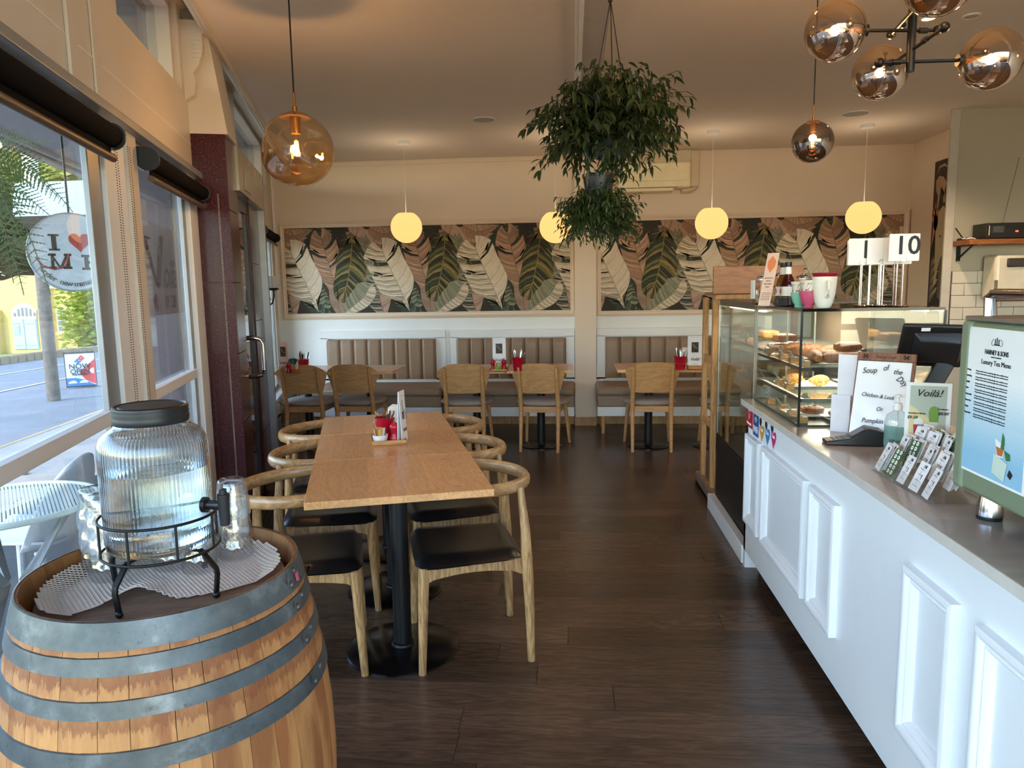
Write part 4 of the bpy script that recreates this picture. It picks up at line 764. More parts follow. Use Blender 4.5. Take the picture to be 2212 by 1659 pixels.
for x, y_, lb in ((.06, .56, 'clear wrapped cake standing behind the croissants, left'), (.16, .62, 'clear wrapped cake behind the croissants, right')):
    t = thing('wrapped_cake', lb, 'cake', (cx+x, cy+y_, cz+.247)); b = B(); b.box((-.05, -.05, 0), (.05, .05, .045)); obj('sponge', b, PG, t, bevel=.01)
    b = B(); b.grid(14, 14, lambda s_, r_: ((s_-.5)*.13, (r_-.5)*.13, .002+.055*min(1, 4*min(s_, 1-s_, r_, 1-r_))**.5+.004*random.random())); obj('film', b, thin_glass('crinkled_film', (.95, .95, .95), .15, rough=.08), t, smooth=20)
tray((cx+.16, cy+.40, cz+.116), .26, .22, 'white square plate under the filled croissants on the lower shelf', col=(232, 232, 226)); tray((cx+.40, cy+.45, cz+.116), .16, .22, 'plate at the right of the lower case shelf', col=(232, 232, 226))
for x, y_, lb in ((.10, .42, 'filled golden croissant left on the white plate'), (.20, .36, 'filled golden croissant right on the white plate'), (.40, .44, 'filled golden croissant partly hidden behind the white boxes')):
    t = thing('filled_croissant', lb, 'pastry', (cx+x, cy+y_, cz+.124), .4, 'filled croissants on the lower shelf'); obj('croissant_shell', croissant(.055, .031, 7), PG, t, smooth=60)
    b = B(); rg = random.Random(2)
    for k_ in range(26): p = Vector((rg.uniform(-.045, .045), -.022+rg.uniform(-.012, .01), rg.uniform(.008, .022))); q = p+Vector((rg.uniform(-.015, .015), rg.uniform(-.012, .004), rg.uniform(-.006, .006))); b.tube([p, q], .0016, 5)
    obj('filling', b, M('egg_filling', (236, 206, 96), .6), t)
tray((cx+.13, cy+.22, cz+.010), .24, .20, 'oval tray with the glazed bun on the case floor'); tray((cx+.27, cy+.10, cz+.010), .26, .16, 'oval tray with pecan danish and cream slice on the case floor')
put('glazed_bun', swirl(), CHOC, .13, .23, .02, 0, 'round glazed bun on the case floor behind the price cards', 'pastry', 'pastries on the case floor'); put('pecan_danish', swirl(), CHOC, .22, .13, .02, 1, 'flat pecan danish swirl on the case floor', 'pastry', 'pastries on the case floor'); put('cream_slice', cream_slice(), CREAMY, .31, .07, .02, .1, 'piped cream slice at the front of the case floor', 'pastry', 'pastries on the case floor')
def price_tag(p, lb, txt='Cake 6.5', rot=0, grp='price cards on wooden blocks'):
    t = thing('price_card', lb, 'price card', p, rot, grp); b = B(); b.box((-.018, -.018, 0), (.018, .018, .026)); obj('wooden_block', b, OAK, t, bevel=.001)
    b = B(); b.x = T(-.004, 0, .026) @ RY(radians(-32)); b.box((-.0006, -.026, 0), (.0006, .026, .036)); b.box((-.0008, -.002, -.012), (.0, .002, 0)); obj('card', b, PAPER, t, smooth=0)
    b = B(); MX = T(-.004, 0, .026) @ RY(radians(-32)) @ T(-.001, 0, .02) @ Matrix(((0, 0, -1, 0), (-1, 0, 0, 0), (0, 1, 0, 0), (0, 0, 0, 1))); text_into(b, txt.split()[0], .011, MX @ T(0, .006, 0), shear=.2); text_into(b, '$'+txt.split()[1], .009, MX @ T(0, -.008, 0)); obj('handwriting', b, INK, t, smooth=0)
nm = ['nearest the case corner', 'second from the case corner', 'third from the case corner', 'farthest along the glass']
for k_, (z, lv) in enumerate(((.246, 'upper shelf'), (.009, 'case floor'))):
    for i, y_ in enumerate((.05, .20, .36, .55)): price_tag((cx+.032, cy+y_, cz+z), 'price card on a wooden block on the %s, %s' % (lv, nm[i]), ['Date 6.5', 'Scone 5.5', 'Tart 7.0', 'Roll 6.0'][i])
for i, y_ in enumerate((.30, .45)): price_tag((cx+.045, cy+y_, cz+.116), 'small price card on the lower case shelf, %s' % ['nearer one', 'farther one'][i], 'Egg 9.5')
for i, (y_, z) in enumerate(((.12, .962), (.35, .962), (.6, .962), (.15, .742), (.4, .742), (.5, 1.152))): price_tag((.95+.09, 3.90+y_, z), ['wrapped goods price card at the near end of the middle shelf of the tall case', 'price card at the centre of the middle shelf of the tall case', 'price card at the far end of the middle shelf of the tall case', 'price card near the front of the lowest shelf of the tall case', 'price card at the centre of the lowest shelf of the tall case', 'price card on the top shelf of the tall case'][i], 'Wrap 11', grp='price cards in the tall case')
for i, (y_, z, c_) in enumerate(((.2, .97, PG), (.45, .97, CREAMY), (.7, .97, PG), (.25, .75, CREAMY), (.55, .75, PG), (.35, 1.16, PB), (.7, 1.16, PG))):
    b = B(); b.box((-.05, -.07, 0), (.05, .07, .05)); o = obj('wrapped_sandwich', b, c_, bevel=.012); o.location = (1.2, 3.90+y_, z); tag(o, ['wrapped sandwich near end of the middle shelf in the tall case', 'pale wrapped sandwich centre of the middle shelf in the tall case', 'wrapped sandwich far end of the middle shelf in the tall case', 'pale wrapped sandwich near end of the lowest shelf in the tall case', 'wrapped sandwich far end of the lowest shelf in the tall case', 'brown slice near end of the top shelf in the tall case', 'golden slice far end of the top shelf in the tall case'][i], 'sandwich', 'food in the tall case')
# ------------------------------------------------------------------ things on top of the cases
ZT = 1.392
def jarthing(x, y_, h, r, lb):
    t = thing('cookie_jar', lb, 'jar', (x, y_, ZT+.0), 0, 'glass jars on the case'); b = B(); b.lathe([(r*.9, 0), (r, .01), (r, h*.62), (r*.8, h*.75), (r*.6, h*.8), (r*.6, h*.86)], 32, caps=True); obj('glass_body', b, thin_glass('jar_glass', (.92, .94, .93), .08, rough=.02), t, smooth=50)
    b = B(); b.lathe([(r*.64, h*.84), (r*.66, h*.9), (r*.3, h*.95), (r*.12, h*.95), (r*.14, h)], 28); obj('lid', b, CHROME, t, smooth=50)
    rg = random.Random(int(x*1000)); 
    for k_ in range(5): b = B(); b.cyl((0, 0, 0), r*.62, .008+k_*.018, .021+k_*.018, 20); o = obj('cookie', b, PG, t, bevel=.003); o.location = (rg.uniform(-.012, .012), rg.uniform(-.012, .012), 0)
jarthing(.955, 3.80, .15, .05, 'squat glass cookie jar with steel lid behind the white bracket'); jarthing(1.04, 3.76, .165, .052, 'glass cookie jar with steel lid behind the leaning sign'); jarthing(1.13, 3.72, .15, .05, 'glass jar with steel lid behind the dark bottles')
t = thing('white_card_holder', 'white ribbed holder with small price label at the case corner', 'holder', (.925, 3.70, ZT)); b = B(); b.box((-.0, -.03, 0), (.05, .03, .006)); b.grid(2, 10, lambda s_, r_: (-.04+.05*(1-r_)**4, -.035+.07*s_, .005+.115*r_)); b.grid(2, 10, lambda s_, r_: (-.037+.05*(1-r_)**4, .035-.07*s_, .005+.115*r_))
for i in range(5): b.box((-.043, -.03+i*.014, .03), (-.037, -.024+i*.014, .12))
obj('ribbed_stand', b, M('white_plastic', (232, 234, 232), .35), t); b = B(); b.box((.0, -.02, .07), (.002, .02, .115)); obj('price_label', b, PAPER, t, smooth=0)
t = thing('sign_card', 'tall leaning card sign with orange leaf motif on acrylic base', 'sign', (.90, 3.48, ZT), .75); b = B(); b.box((-.045, -.035, 0), (.06, .035, .004)); obj('acrylic_base', b, GLASS, t, smooth=0)
b = B(); b.x = T(-.03, 0, .003) @ RY(radians(16)) ; b.box((-.0, -.03, 0), (.002, .03, .25)); obj('card', b, M('pink_card', (226, 196, 178), .5), t, smooth=0)
b = B(); MX = T(-.03, 0, .003) @ RY(radians(16)) @ T(-.0012, 0, 0) @ Matrix(((0, 0, -1, 0), (-1, 0, 0, 0), (0, 1, 0, 0), (0, 0, 0, 1)))
for i, s_ in enumerate(('IN OUR CAFE', 'WE USE', 'REAL MAPLE', 'SYRUP')): text_into(b, s_, .007, MX @ T(0, .13-.014*i, 0))
for i in range(5): text_into(b, 'made with natural honey', .0045, MX @ T(0, .06-.008*i, 0))
obj('lettering', b, M('brown_print', (120, 84, 64), .6), t, smooth=0); b = B(); b.x = MX @ T(0, .195, 0); b.add([(0, -.04, 0), (.02, -.01, 0), (.022, .015, 0), (0, .04, 0), (-.02, .015, 0), (-.018, -.012, 0)], [(0, 1, 2, 3, 4, 5)]); obj('leaf_print', b, M('orange_print', (222, 130, 84), .5), t, smooth=0)
def bottle(x, y_, lb, liquid):
    t = thing('syrup_bottle', lb, 'bottle', (x, y_, ZT), 0, 'dark syrup bottles'); b = B(); b.lathe([(.03, 0), (.032, .006), (.032, .095), (.026, .12), (.0145, .145), (.013, .185)], 28); obj('glass_body', b, liquid, t, smooth=50)
    b = B(); b.lathe([(.0145, .178), (.015, .182), (.015, .2), (.001, .2)], 20); obj('cap', b, BLACK, t); b = B(); b.lathe([(.0142, .142), (.0155, .15), (.0138, .178)], 20, caps=False); obj('neck_label', b, PAPER, t); b = B(); b.lathe([(.0325, .045), (.0325, .088)], 28, caps=False); obj('label', b, PAPER, t)
    b = B(); b.lathe([(.0326, .004), (.0326, .04)], 28, caps=False); obj('label_band', b, BLACK, t); b = B(); b.x = T(-.033, -.004, .067) @ RY(-pi/2); b.cyl((0, 0, 0), .012, 0, .001, 12); obj('emblem', b, M('orange_print', (0, 0, 0)), t)
    b = B(); text_into(b, 'm.', .022, T(-.012, -.0315, .022) @ RX(pi/2)); obj('lettering', b, PAPER, t, smooth=0)
bottle(.995, 3.50, 'dark red syrup bottle with white label beside the stacked cups', M('red_syrup', (58, 10, 12), .1)); bottle(1.0, 3.60, 'amber syrup bottle half hidden behind the red one', M('amber_syrup', (120, 72, 20), .1))
b = B(); b.box((-.025, -.02, 0), (.025, .02, .04)); o = obj('tea_tin', b, M('black_tin', (20, 20, 24), .35), bevel=.004); o.location = (.945, 3.42, ZT); tag(o, 'small black tin at the foot of the syrup bottles', 'tin')
def cup(name, x, y_, prof, m, lb, rimm=None, handle=None, grp=None, z=0):
    z *= 1.22; t = thing(name, lb, 'cup', (x, y_, ZT+z), 0, grp); t.scale = (1.22,)*3; b = B(); b.lathe(prof+[(r-.003, z_) for r, z_ in prof[::-1]][:-1]+[(.0001, .006)], 32, caps=False); obj('body', b, m, t, smooth=50)
    if handle: b = B(); b.tube(handle, .0045, 10, sq=(1.3, 1)); obj('handle', b, m, t, smooth=60)
    return t
HH = lambda x, z0, z1: [(-.002, -x, z1), (-.004, -x-.020, z1-.002), (-.004, -x-.026, (z0+z1)/2), (-.004, -x-.018, z0+.004), (-.002, -x+.006, z0)]
HR = lambda x, z0, z1: [(x, 0, z1), (x+.016, 0, z1-.004), (x+.017, 0, (z0+z1)/2), (x-.002, 0, z0)]
cup('tall_mug', 1.035, 3.125, [(.02, 0), (.024, .004), (.03, .02), (.036, .05), (.039, .085), (.0395, .105)], M('white_ceramic', (228, 224, 210), .15), 'tall white mug holding stacked takeaway cups at the case corner', handle=HH(.034, .035, .09))
cup('takeaway_cup', 1.035, 3.125, [(.026, 0), (.0395, .045), (.041, .047), (.0395, .05)], M('red_band_cup', (142, 20, 48), .4), 'takeaway cup with crimson rim nested in the white mug', z=.068)
cup('small_cup', .985, 3.16, [(.016, 0), (.018, .003), (.014, .006), (.024, .02), (.031, .045), (.032, .058)], M('rose_ceramic', (190, 84, 112), .2), 'ribbed rose pink cup next to the white mug', handle=HR(.029, .016, .045))
cup('small_cup', .968, 3.23, [(.015, 0), (.016, .003), (.013, .006), (.022, .018), (.029, .042), (.03, .052)], M('mint_ceramic', (126, 190, 166), .25), 'mint green cup at the left of the cup group')
for x, y_, z, lb in ((.985, 3.16, .034, 'striped crimson and white takeaway cup nested in the pink cup'), (.968, 3.23, .03, 'striped crimson takeaway cup nested in the mint cup')):
    t = cup('takeaway_cup', x, y_, [(.02, 0), (.029, .055), (.0305, .057), (.029, .06)], M('white_ceramic', (0, 0, 0)), lb, z=z); b = B()
    for i in range(7):
        a_ = 2*pi*i/7; vs = []
        for k_, z_ in enumerate((.008, .028, .05)): r_ = .0206+(.009*z_/.055); vs += [(r_*cos(a_+k_*.35), r_*sin(a_+k_*.35), z_), (r_*cos(a_+k_*.35+.4), r_*sin(a_+k_*.35+.4), z_)]
        b.add(vs, [(0, 1, 3, 2), (2, 3, 5, 4)])
    obj('printed_stripes', b, M('crimson_print', (142, 20, 48), .4), t)
# table number stands
NUM = [(1.35, 3.14, '10', 'number 10 table stand, frontmost of the stands', 0), (1.225, 3.24, '1', 'number 1 table stand at the left end of the stands', .05)]
ot = [(1.275, 3.26), (1.30, 3.21), (1.29, 3.31), (1.33, 3.26), (1.345, 3.33), (1.365, 3.24), (1.265, 3.34), (1.31, 3.36), (1.36, 3.20), (1.35, 3.36)]
def numstand(x, y_, s_, lb, r_, hh=.0):
    t = thing('table_number_stand', lb, 'table number', (x, y_, ZT), r_, 'chrome table number stands'); b = B(); b.lathe([(.026, 0), (.027, .003), (.025, .006), (.006, .007)], 26); obj('base', b, CHROME, t)
    b = B(); b.tube([(0, 0, .006), (0, 0, .175)], .003, 10); obj('rod', b, CHROME, t); b = B(); b.tube([(.011*cos(2*pi*i/20), -.002, .185+hh+.011*sin(2*pi*i/20)) for i in range(20)], .0009, 6, closed=True); obj('ring_clip', b, CHROME, t)
    b = B(); b.prism([(-.057, .0), (.057, 0), (.06, .003), (.06, .107), (.057, .11), (-.057, .11), (-.06, .107), (-.06, .003)], -.0006, .0006); b.v = [(p[0], p[2], p[1]+.176+hh) for p in b.v]; obj('card', b, PAPER, t, smooth=0)
    if s_: b = B(); text_into(b, s_, .105, T(.012, -.0016, .236+hh) @ RX(pi/2), bold=.0012); obj('numeral', b, INK, t, smooth=0)
for x, y_, s_, lb, r_ in NUM: numstand(x, y_, s_, lb, r_, .01 if s_ == '10' else 0)
ORD = ['second', 'third', 'fourth', 'fifth', 'sixth', 'seventh', 'eighth', 'ninth', 'tenth', 'last']
for i, (x, y_) in enumerate(sorted(ot)): numstand(x, y_+.02, '', 'chrome table number stand, %s from the left end of the cluster' % ORD[i], random.uniform(-.1, .1))
# wooden rack standing behind the tall case
t = thing('wooden_rack', 'tall pine rack with solid top board behind the tall display case', 'rack', (.945, 5.02, 0))
PN = wood('varnished_plywood', (168, 110, 54), (126, 76, 34), (.8, 4, 4), .4, ring=6)
b = B(); b.box((0, 0, .03), (.036, .05, 1.42)); obj('post', b, PINE, t, bevel=.003); b = B(); b.box((0, .36, .03), (.036, .41, 1.40)); obj('post', b, PINE, t, bevel=.003); b = B(); b.box((.52, .0, .03), (.556, .05, 1.42)); obj('post', b, PINE, t, bevel=.003)
b = B(); b.box((-.02, -.08, 1.43), (.56, -.06, 1.61)); obj('top_board', b, PN, t, bevel=.003); b = B(); b.box((.0, -.06, 1.395), (.55, .0, 1.425)); obj('rail', b, PINE, t, bevel=.002); b = B(); b.box((-.01, .0, 1.42), (.57, .3, 1.435)); obj('shelf', b, PN, t, bevel=.002)
for z in (.5, .95): b = B(); b.box((.005, .05, z), (.03, .37, z+.045)); obj('rail', b, PINE, t, bevel=.002)
b = B(); b.x = T(-.02, .2, 0) @ RX(0); b.prism([(-.0, -.30), (.05, -.30), (.05, .28), (.0, .28)], 0, .035); b.box((0, -.34, .0), (.045, .3, .09)); obj('foot', b, wood('grey_wood', (140, 116, 96), (92, 72, 58), (5, .8, 5), .6), t, bevel=.01)
# ================================================================== on the counter
ZC = .9005
YZ = Matrix(((0, 0, -1, 0), (-1, 0, 0, 0), (0, 1, 0, 0), (0, 0, 0, 1)))   # XY lettering plane -> plane facing -x
t = thing('payment_terminal', 'black card payment terminal with keypad on the stone worktop', 'card terminal', (1.035, 2.75, ZC), -.12)
b = B(); b.add([(-.1, -.04, 0), (.1, -.045, 0), (.1, .045, 0), (-.1, .04, 0), (-.1, -.038, .014), (-.02, -.04, .026), (.045, -.043, .066), (.1, -.043, .055), (-.1, .038, .014), (-.02, .04, .026), (.045, .043, .066), (.1, .043, .055)],
    [(0, 3, 2, 1), (4, 5, 9, 8), (5, 6, 10, 9), (6, 7, 11, 10), (0, 4, 8, 3), (1, 2, 11, 7), (0, 1, 7, 6, 5, 4), (3, 8, 9, 10, 11, 2)]); obj('housing', b, M('terminal_black', (24, 25, 28), .35), t, bevel=.005, seg=3)
b = B(); b.x = T(-.02, 0, .027) @ RY(-math.atan2(.04, .065)); b.box((.008, -.028, 0), (.062, .028, .0012)); obj('screen', b, M('dark_screen', (52, 58, 56), .12), t, smooth=0)
for i in range(4):
    for j in range(3):
        b = B(); c_ = (None, M('key_red', (190, 40, 40), .5), M('key_yellow', (200, 180, 40), .5), M('key_green', (90, 160, 60), .5))[j+1] if i == 0 else M('key_grey', (70, 72, 76), .5)
        b.x = T(-.085+i*.0155, -.02+j*.02, .0152+i*.0023) @ RY(-.15); b.box((-.0055, -.007, 0), (.0055, .007, .0022)); obj('key', b, c_, t, smooth=0)
# clipboard with the soup of the day
t = thing('menu_clipboard', 'leaning wooden clipboard with handwritten soup of the day sheet', 'clipboard', (1.15, 2.83, ZC), radians(-38))
tilt = RX(radians(-15)); b = B(); b.x = tilt; b.box((-.105, 0, 0), (.105, .008, .335)); obj('board', b, wood('walnut_board', (142, 92, 62), (92, 54, 34), (6, 6, 1), .5, ring=6), t, bevel=.003)
b = B(); b.x = tilt; b.grid(10, 14, lambda s_, r_: (-.099+.192*s_, -.003-.0025*sin(s_*9+r_*5)*sin(r_*11)*(1-r_), .012+.288*r_)); obj('paper_sheet', b, M('glossy_sheet', (236, 238, 240), .18, var=.01), t, smooth=80)
b = B(); b.x = tilt; b.box((-.104, -.006, .302), (.104, 0, .334)); obj('top_bar', b, wood('walnut_board', 0, 0), t, bevel=.002)
for sx in (-1, 1):
    b = B(); b.x = tilt @ T(sx*.072, -.009, .318); 
    for a_ in (.5, -.5, 2.6, 3.6): b.tube([(0, 0, 0), (.011*cos(a_), 0, .012*sin(a_)), (.004*cos(a_), 0, .016*sin(a_))], .0016, 6)
    obj('butterfly_screw', b, BLACKM, t)
b = B(); PL = lambda x, z, r_=0: tilt @ T(x, -.0075, z) @ RX(pi/2) @ RZ(r_)
for s_, x, z, r_, sz in (('Soup', -.052, .262, .08, .040), ('of', .004, .275, .2, .038), ('the', .048, .262, -.1, .036), ('Day', .066, .228, -.65, .040), ('Chicken & Leek', -.012, .165, -.06, .033), ('Or', .0, .115, 0, .03), ('Pumpkin', -.02, .068, .03, .034)): text_into(b, s_, sz*(.8 if s_ != 'Chicken & Leek' else .68), PL(x, z, r_), shear=.25, w=.82)
obj('handwriting', b, INK, t, smooth=0); b = B(); text_into(b, 'Future Craft', .014, tilt @ T(0, -.0068, .317) @ RX(pi/2), shear=.4); obj('engraving', b, M('burnt_wood', (52, 30, 20), .7), t, smooth=0)
b = B(); b.tube([(0, .08, .25), (0, .15, .0)], .006, 4); obj('rear_prop', b, BLACK, t)
for i, (x, y_, h_, lb) in enumerate(((1.10, 3.0, .31, 'tall white menu folder standing against the display case'), (1.075, 2.99, .15, 'short stack of white folded menus beside the display case'))):
    t = thing('menu_folder', lb, 'menu', (x, y_, ZC), -.5, 'white menus by the case')
    for k_ in range(4): b = B(); b.box((-.035+.0, -.02+k_*.009, 0), (.035, -.013+k_*.009, h_-.002*k_)); obj('folded_sheet', b, M('white_card', (214, 212, 218), .5), t, smooth=0)
# till: screen seen from behind on a tilted black arm
t = thing('till_screen', 'black point of sale screen seen from behind on a tilted arm', 'till', (1.33, 2.86, ZC), radians(-12))
b = B(); b.x = T(.02, .0, .36) @ RX(radians(28)) @ RY(radians(2)); b.box((-.115, -.008, -.10), (.115, .012, .085)); obj('screen_housing', b, BLACK, t, bevel=.010, seg=3)
b = B(); b.x = T(.02, .0, .36) @ RX(radians(28)); b.add([(-.075, -.008, -.075), (.1, -.008, -.075), (.1, -.008, .06), (-.075, -.008, .06), (-.05, -.03, -.06), (.08, -.045, -.06), (.08, -.045, .03), (-.05, -.03, .03)], [(0, 3, 2, 1), (4, 5, 6, 7), (0, 1, 5, 4), (1, 2, 6, 5), (2, 3, 7, 6), (3, 0, 4, 7)]); obj('rear_bulge', b, BLACK, t, bevel=.006)
b = B(); b.x = T(.02, .0, .36) @ RX(radians(28)); b.box((-.05, -.0095, .062), (-.02, -.0078, .076)); obj('rating_label', b, PAPER, t, smooth=0)
b = B(); b.x = T(-.065, -.02, .015) @ RY(radians(26)) @ RX(radians(-6)); b.box((-.032, -.012, 0), (.032, .018, .31)); obj('arm', b, M('till_arm_black', (26, 27, 29), .45), t, bevel=.005)
b = B(); text_into(b, 'FEC', .026, T(-.065, -.02, .015) @ RY(radians(26)) @ RX(radians(-6)) @ T(0, -.0135, .15) @ RX(pi/2), bold=.0006); obj('lettering', b, M('grey_print', (176, 178, 180), .5), t, smooth=0)
b = B(); b.box((-.12, -.07, 0), (.10, .10, .022)); obj('foot', b, BLACK, t, bevel=.006)
t = thing('receipt_printer', 'white slanted tablet stand next to the till beside the green machine', 'tablet stand', (1.33, 2.45, ZC)); b = B(); b.x = T(0, 0, .1) @ RY(radians(38)); b.box((-.02, -.1, -.08), (.0, .1, .27)); obj('panel', b, M('white_plastic', 0), t, bevel=.006); b = B(); b.box((-.02, -.06, 0), (.12, .06, .12)); obj('base', b, BLACK, t, bevel=.01)
t = thing('sanitiser_bottle', 'clear pump bottle of hand sanitiser in front of the till', 'bottle', (1.125, 2.60, ZC)); SB = thin_glass('clear_plastic', (.86, .92, .92), .05, rough=.03, dens=.06)
b = B(); b.lathe([(.036, 0), (.039, .004), (.039, .115), (.034, .135), (.018, .148), (.0145, .15), (.0145, .158)], 32); obj('bottle_body', b, SB, t, smooth=50); b = B(); b.lathe([(.0365, .004), (.0365, .085), (.0001, .086)], 28); obj('gel', b, thin_glass('clear_gel', (.78, .9, .9), .02, dens=.1, dcol=(.6, .8, .8)), t)
b = B(); b.lathe([(.016, .154), (.016, .168), (.0135, .169), (.0135, .178), (.005, .18), (.005, .197), (.011, .199), (.011, .206), (.001, .207)], 24); b.tube([(0, 0, .202), (.03, -.012, .202), (.036, -.014, .196)], .004, 8); obj('pump', b, M('white_plastic', 0), t); b = B(); b.tube([(0, 0, .154), (0, 0, .01)], .0035, 8); obj('dip_tube', b, M('white_plastic', 0), t)
b = B(); b.lathe([(.0395, .03), (.0395, .1)], 18, caps=False, ang=3.4); obj('label', b, thin_glass('teal_label', (.35, .55, .5), .02, dens=.5, dcol=(.25, .42, .38)), t, rotz=2.6, smooth=50); b = B(); text_into(b, '500 ml', .012, T(0, -.0415, .05) @ RX(pi/2)); obj('lettering', b, INK, t, smooth=0, rotz=-.55)
# drinks flyer in a clear holder
t = thing('drinks_flyer', 'upright drinks flyer with two iced matcha glasses in a clear holder', 'flyer', (1.14, 2.42, ZC), radians(-22)); b = B(); b.box((-.067, 0, .002), (.067, .004, .275)); obj('acrylic_holder', b, thin_glass('acrylic', (.99, .995, .995), -.02), t, smooth=0); b = B(); b.box((-.06, -.02, 0), (.06, .05, .004)); obj('acrylic_foot', b, GLASS, t, smooth=0)
b = B(); b.box((-.064, -.002, .008), (.064, -.0005, .272)); obj('sheet', b, PAPER, t, smooth=0)
FC = [M('flyer_'+n_, c_, .5, var=.02) for n_, c_ in (('grey', (178, 186, 172)), ('sand', (220, 204, 150)), ('tan', (176, 146, 96)), ('green', (112, 150, 60)), ('pale', (212, 220, 200)), ('red', (170, 44, 60)), ('pink', (214, 120, 120)), ('ice', (222, 226, 222)), ('ink', (26, 30, 26)))]
b = B(); q = lambda P, k_, d_=0: b.add([(x, -.0024-d_*.0003, z) for x, z in P], [tuple(range(len(P)))], k_)
q([(-.052, .02), (.052, .02), (.052, .262), (-.052, .262)], 0); q([(-.052, .02), (.052, .02), (.052, .12), (-.052, .2)], 1, 1); q([(.0, .02), (.052, .02), (.052, .085), (.005, .125)], 2, 1.5)
def gls(x, z, c1, c2, c3): q([(x-.010, z), (x+.010, z), (x+.013, z+.035), (x-.013, z+.035)], c3, 3); q([(x-.0125, z+.03), (x+.0125, z+.03), (x+.015, z+.065), (x-.015, z+.065)], c1, 4); q([(x-.015, z+.06), (x+.015, z+.06), (x+.010, z+.078), (x, z+.083), (x-.011, z+.077)], c2, 5)
gls(.018, .115, 3, 3, 4); gls(-.024, .075, 5, 7, 6); q([(.005+.018*cos(2*pi*i/14), .055+.015*sin(2*pi*i/14)) for i in range(14)], 5, 3); q([(-.038+.010*cos(2*pi*i/14), .026+.012*sin(2*pi*i/14)) for i in range(14)], 2, 3)
obj('print', b, FC, t, smooth=0); b = B()
for s_, x, z, sz, sh in (('Voilà!', 0, .238, .032, .35), ('Strawberry Matcha', -.03, .172, .0065, 0), ('Iced Matcha', .042, .188, .006, 0), ('$9.50', -.043, .158, .013, .2), ('$8.00', .043, .174, .013, .2)): text_into(b, s_, sz, T(x, -.0046, z) @ RX(pi/2), shear=sh, bold=.0002)
obj('lettering', b, INK, t, smooth=0)
# acrylic rack with loyalty cards
rk = thing('card_rack', 'clear acrylic stepped rack full of loyalty cards', 'card rack', (.955, 1.99, ZC), radians(0)); AC = thin_glass('acrylic', 0)
for i in range(4): b = B(); b.box((.002+i*.052, 0, .0), (.0045+i*.052, .40, .045+i*.012)); obj('divider', b, AC, rk, smooth=0)
for j in range(6): b = B(); b.box((.0, j*.0796, .0), (.165, j*.0796+.0022, .05)); b.box((.05, j*.0796, .05), (.165, j*.0796+.0022, .075)); obj('partition', b, AC, rk, smooth=0)
b = B(); b.box((0, 0, 0), (.165, .40, .003)); obj('base', b, AC, rk, smooth=0)
GCARD = M('green_card', (58, 92, 52), .4); WC = M('white_loyalty_card', (230, 230, 232), .45, var=.01); PKC = M('cream_card', (216, 204, 190), .5)
def cardmesh(m_, kind):
    b = B(); b.box((-.0005, -.0265, 0), (.0005, .0265, .088), 0)
    MX = T(-.0009, 0, 0) @ YZ
    if kind: 
        for i in range(2):
            for j in range(5): b.x = MX @ T(-.011+i*.02, .014+j*.0165, 0); b.lathe([(.0068, 0), (.0001, .0001)], 12, m=1, caps=False); b.x = Matrix.Identity(4); text_into(b, 'VL', .006, MX @ T(-.011+i*.02, .014+j*.0165, .0003), 2)
    else:
        b.x = MX; b.add([(-.002, .02, 0), (-.001, .02, 0), (-.001, .08, 0), (-.002, .08, 0)], [(0, 1, 2, 3)], 2)
        for j in range(4): b.add([(-.014, .016+j*.017, 0), (.014, .014+j*.017, 0), (.014, .0152+j*.017, 0), (-.014, .0172+j*.017, 0)], [(0, 1, 2, 3)], 2)
        b.x = Matrix.Identity(4); text_into(b, 'Hi', .013, MX @ T(.008, .076, 0), 2, bold=.0004); text_into(b, 'coffee', .006, MX @ T(.010, .045, 0) @ RZ(pi/2), 2)
    me = obj('loyalty_card', b, m_, smooth=0); return me
cards = [cardmesh([WC, WC, INK], 0), cardmesh([GCARD, PAPER, GCARD], 1), cardmesh([PKC, WC, INK], 0)]; first = [True]*3; cn = 0
ordw = ['front', 'second', 'third']; colw = ['nearest the green machine', 'second from the green machine', 'in the centre', 'second from the till', 'nearest the till']
for row in range(3):
    for col in range(5):
        n_ = [1, 3, 4][row] if not (row == 0 and col in (4,)) else 3
        for k_ in range(n_):
            kd = 1 if (row, col, k_) in ((0, 3, 0), (1, 3, 0), (2, 2, 1), (2, 3, 2)) else (2 if (row, col) in ((2, 0), (0, 0)) and k_ == 1 else 0)
            x_, y_ = .957+.006+row*.052+k_*.008, 1.99+.04+col*.0796+random.uniform(-.005, .005)
            if first[kd]: o = cards[kd]; first[kd] = False
            else: o = cards[kd].copy(); COL.objects.link(o)
            o.location = (x_, y_, ZC+.005+row*.026+k_*.002); o.rotation_euler = (random.uniform(-.06, .06), radians(24-row*3), random.uniform(-.2, .12))
            tag(o, '%s card, %s rack row, slot %s' % (['white', 'green', 'cream'][kd], ordw[row], colw[col])+('' if n_ == 1 else ', %s in its stack' % ['front', 'second', 'third', 'rear'][k_]), 'card', 'loyalty cards in the acrylic rack')
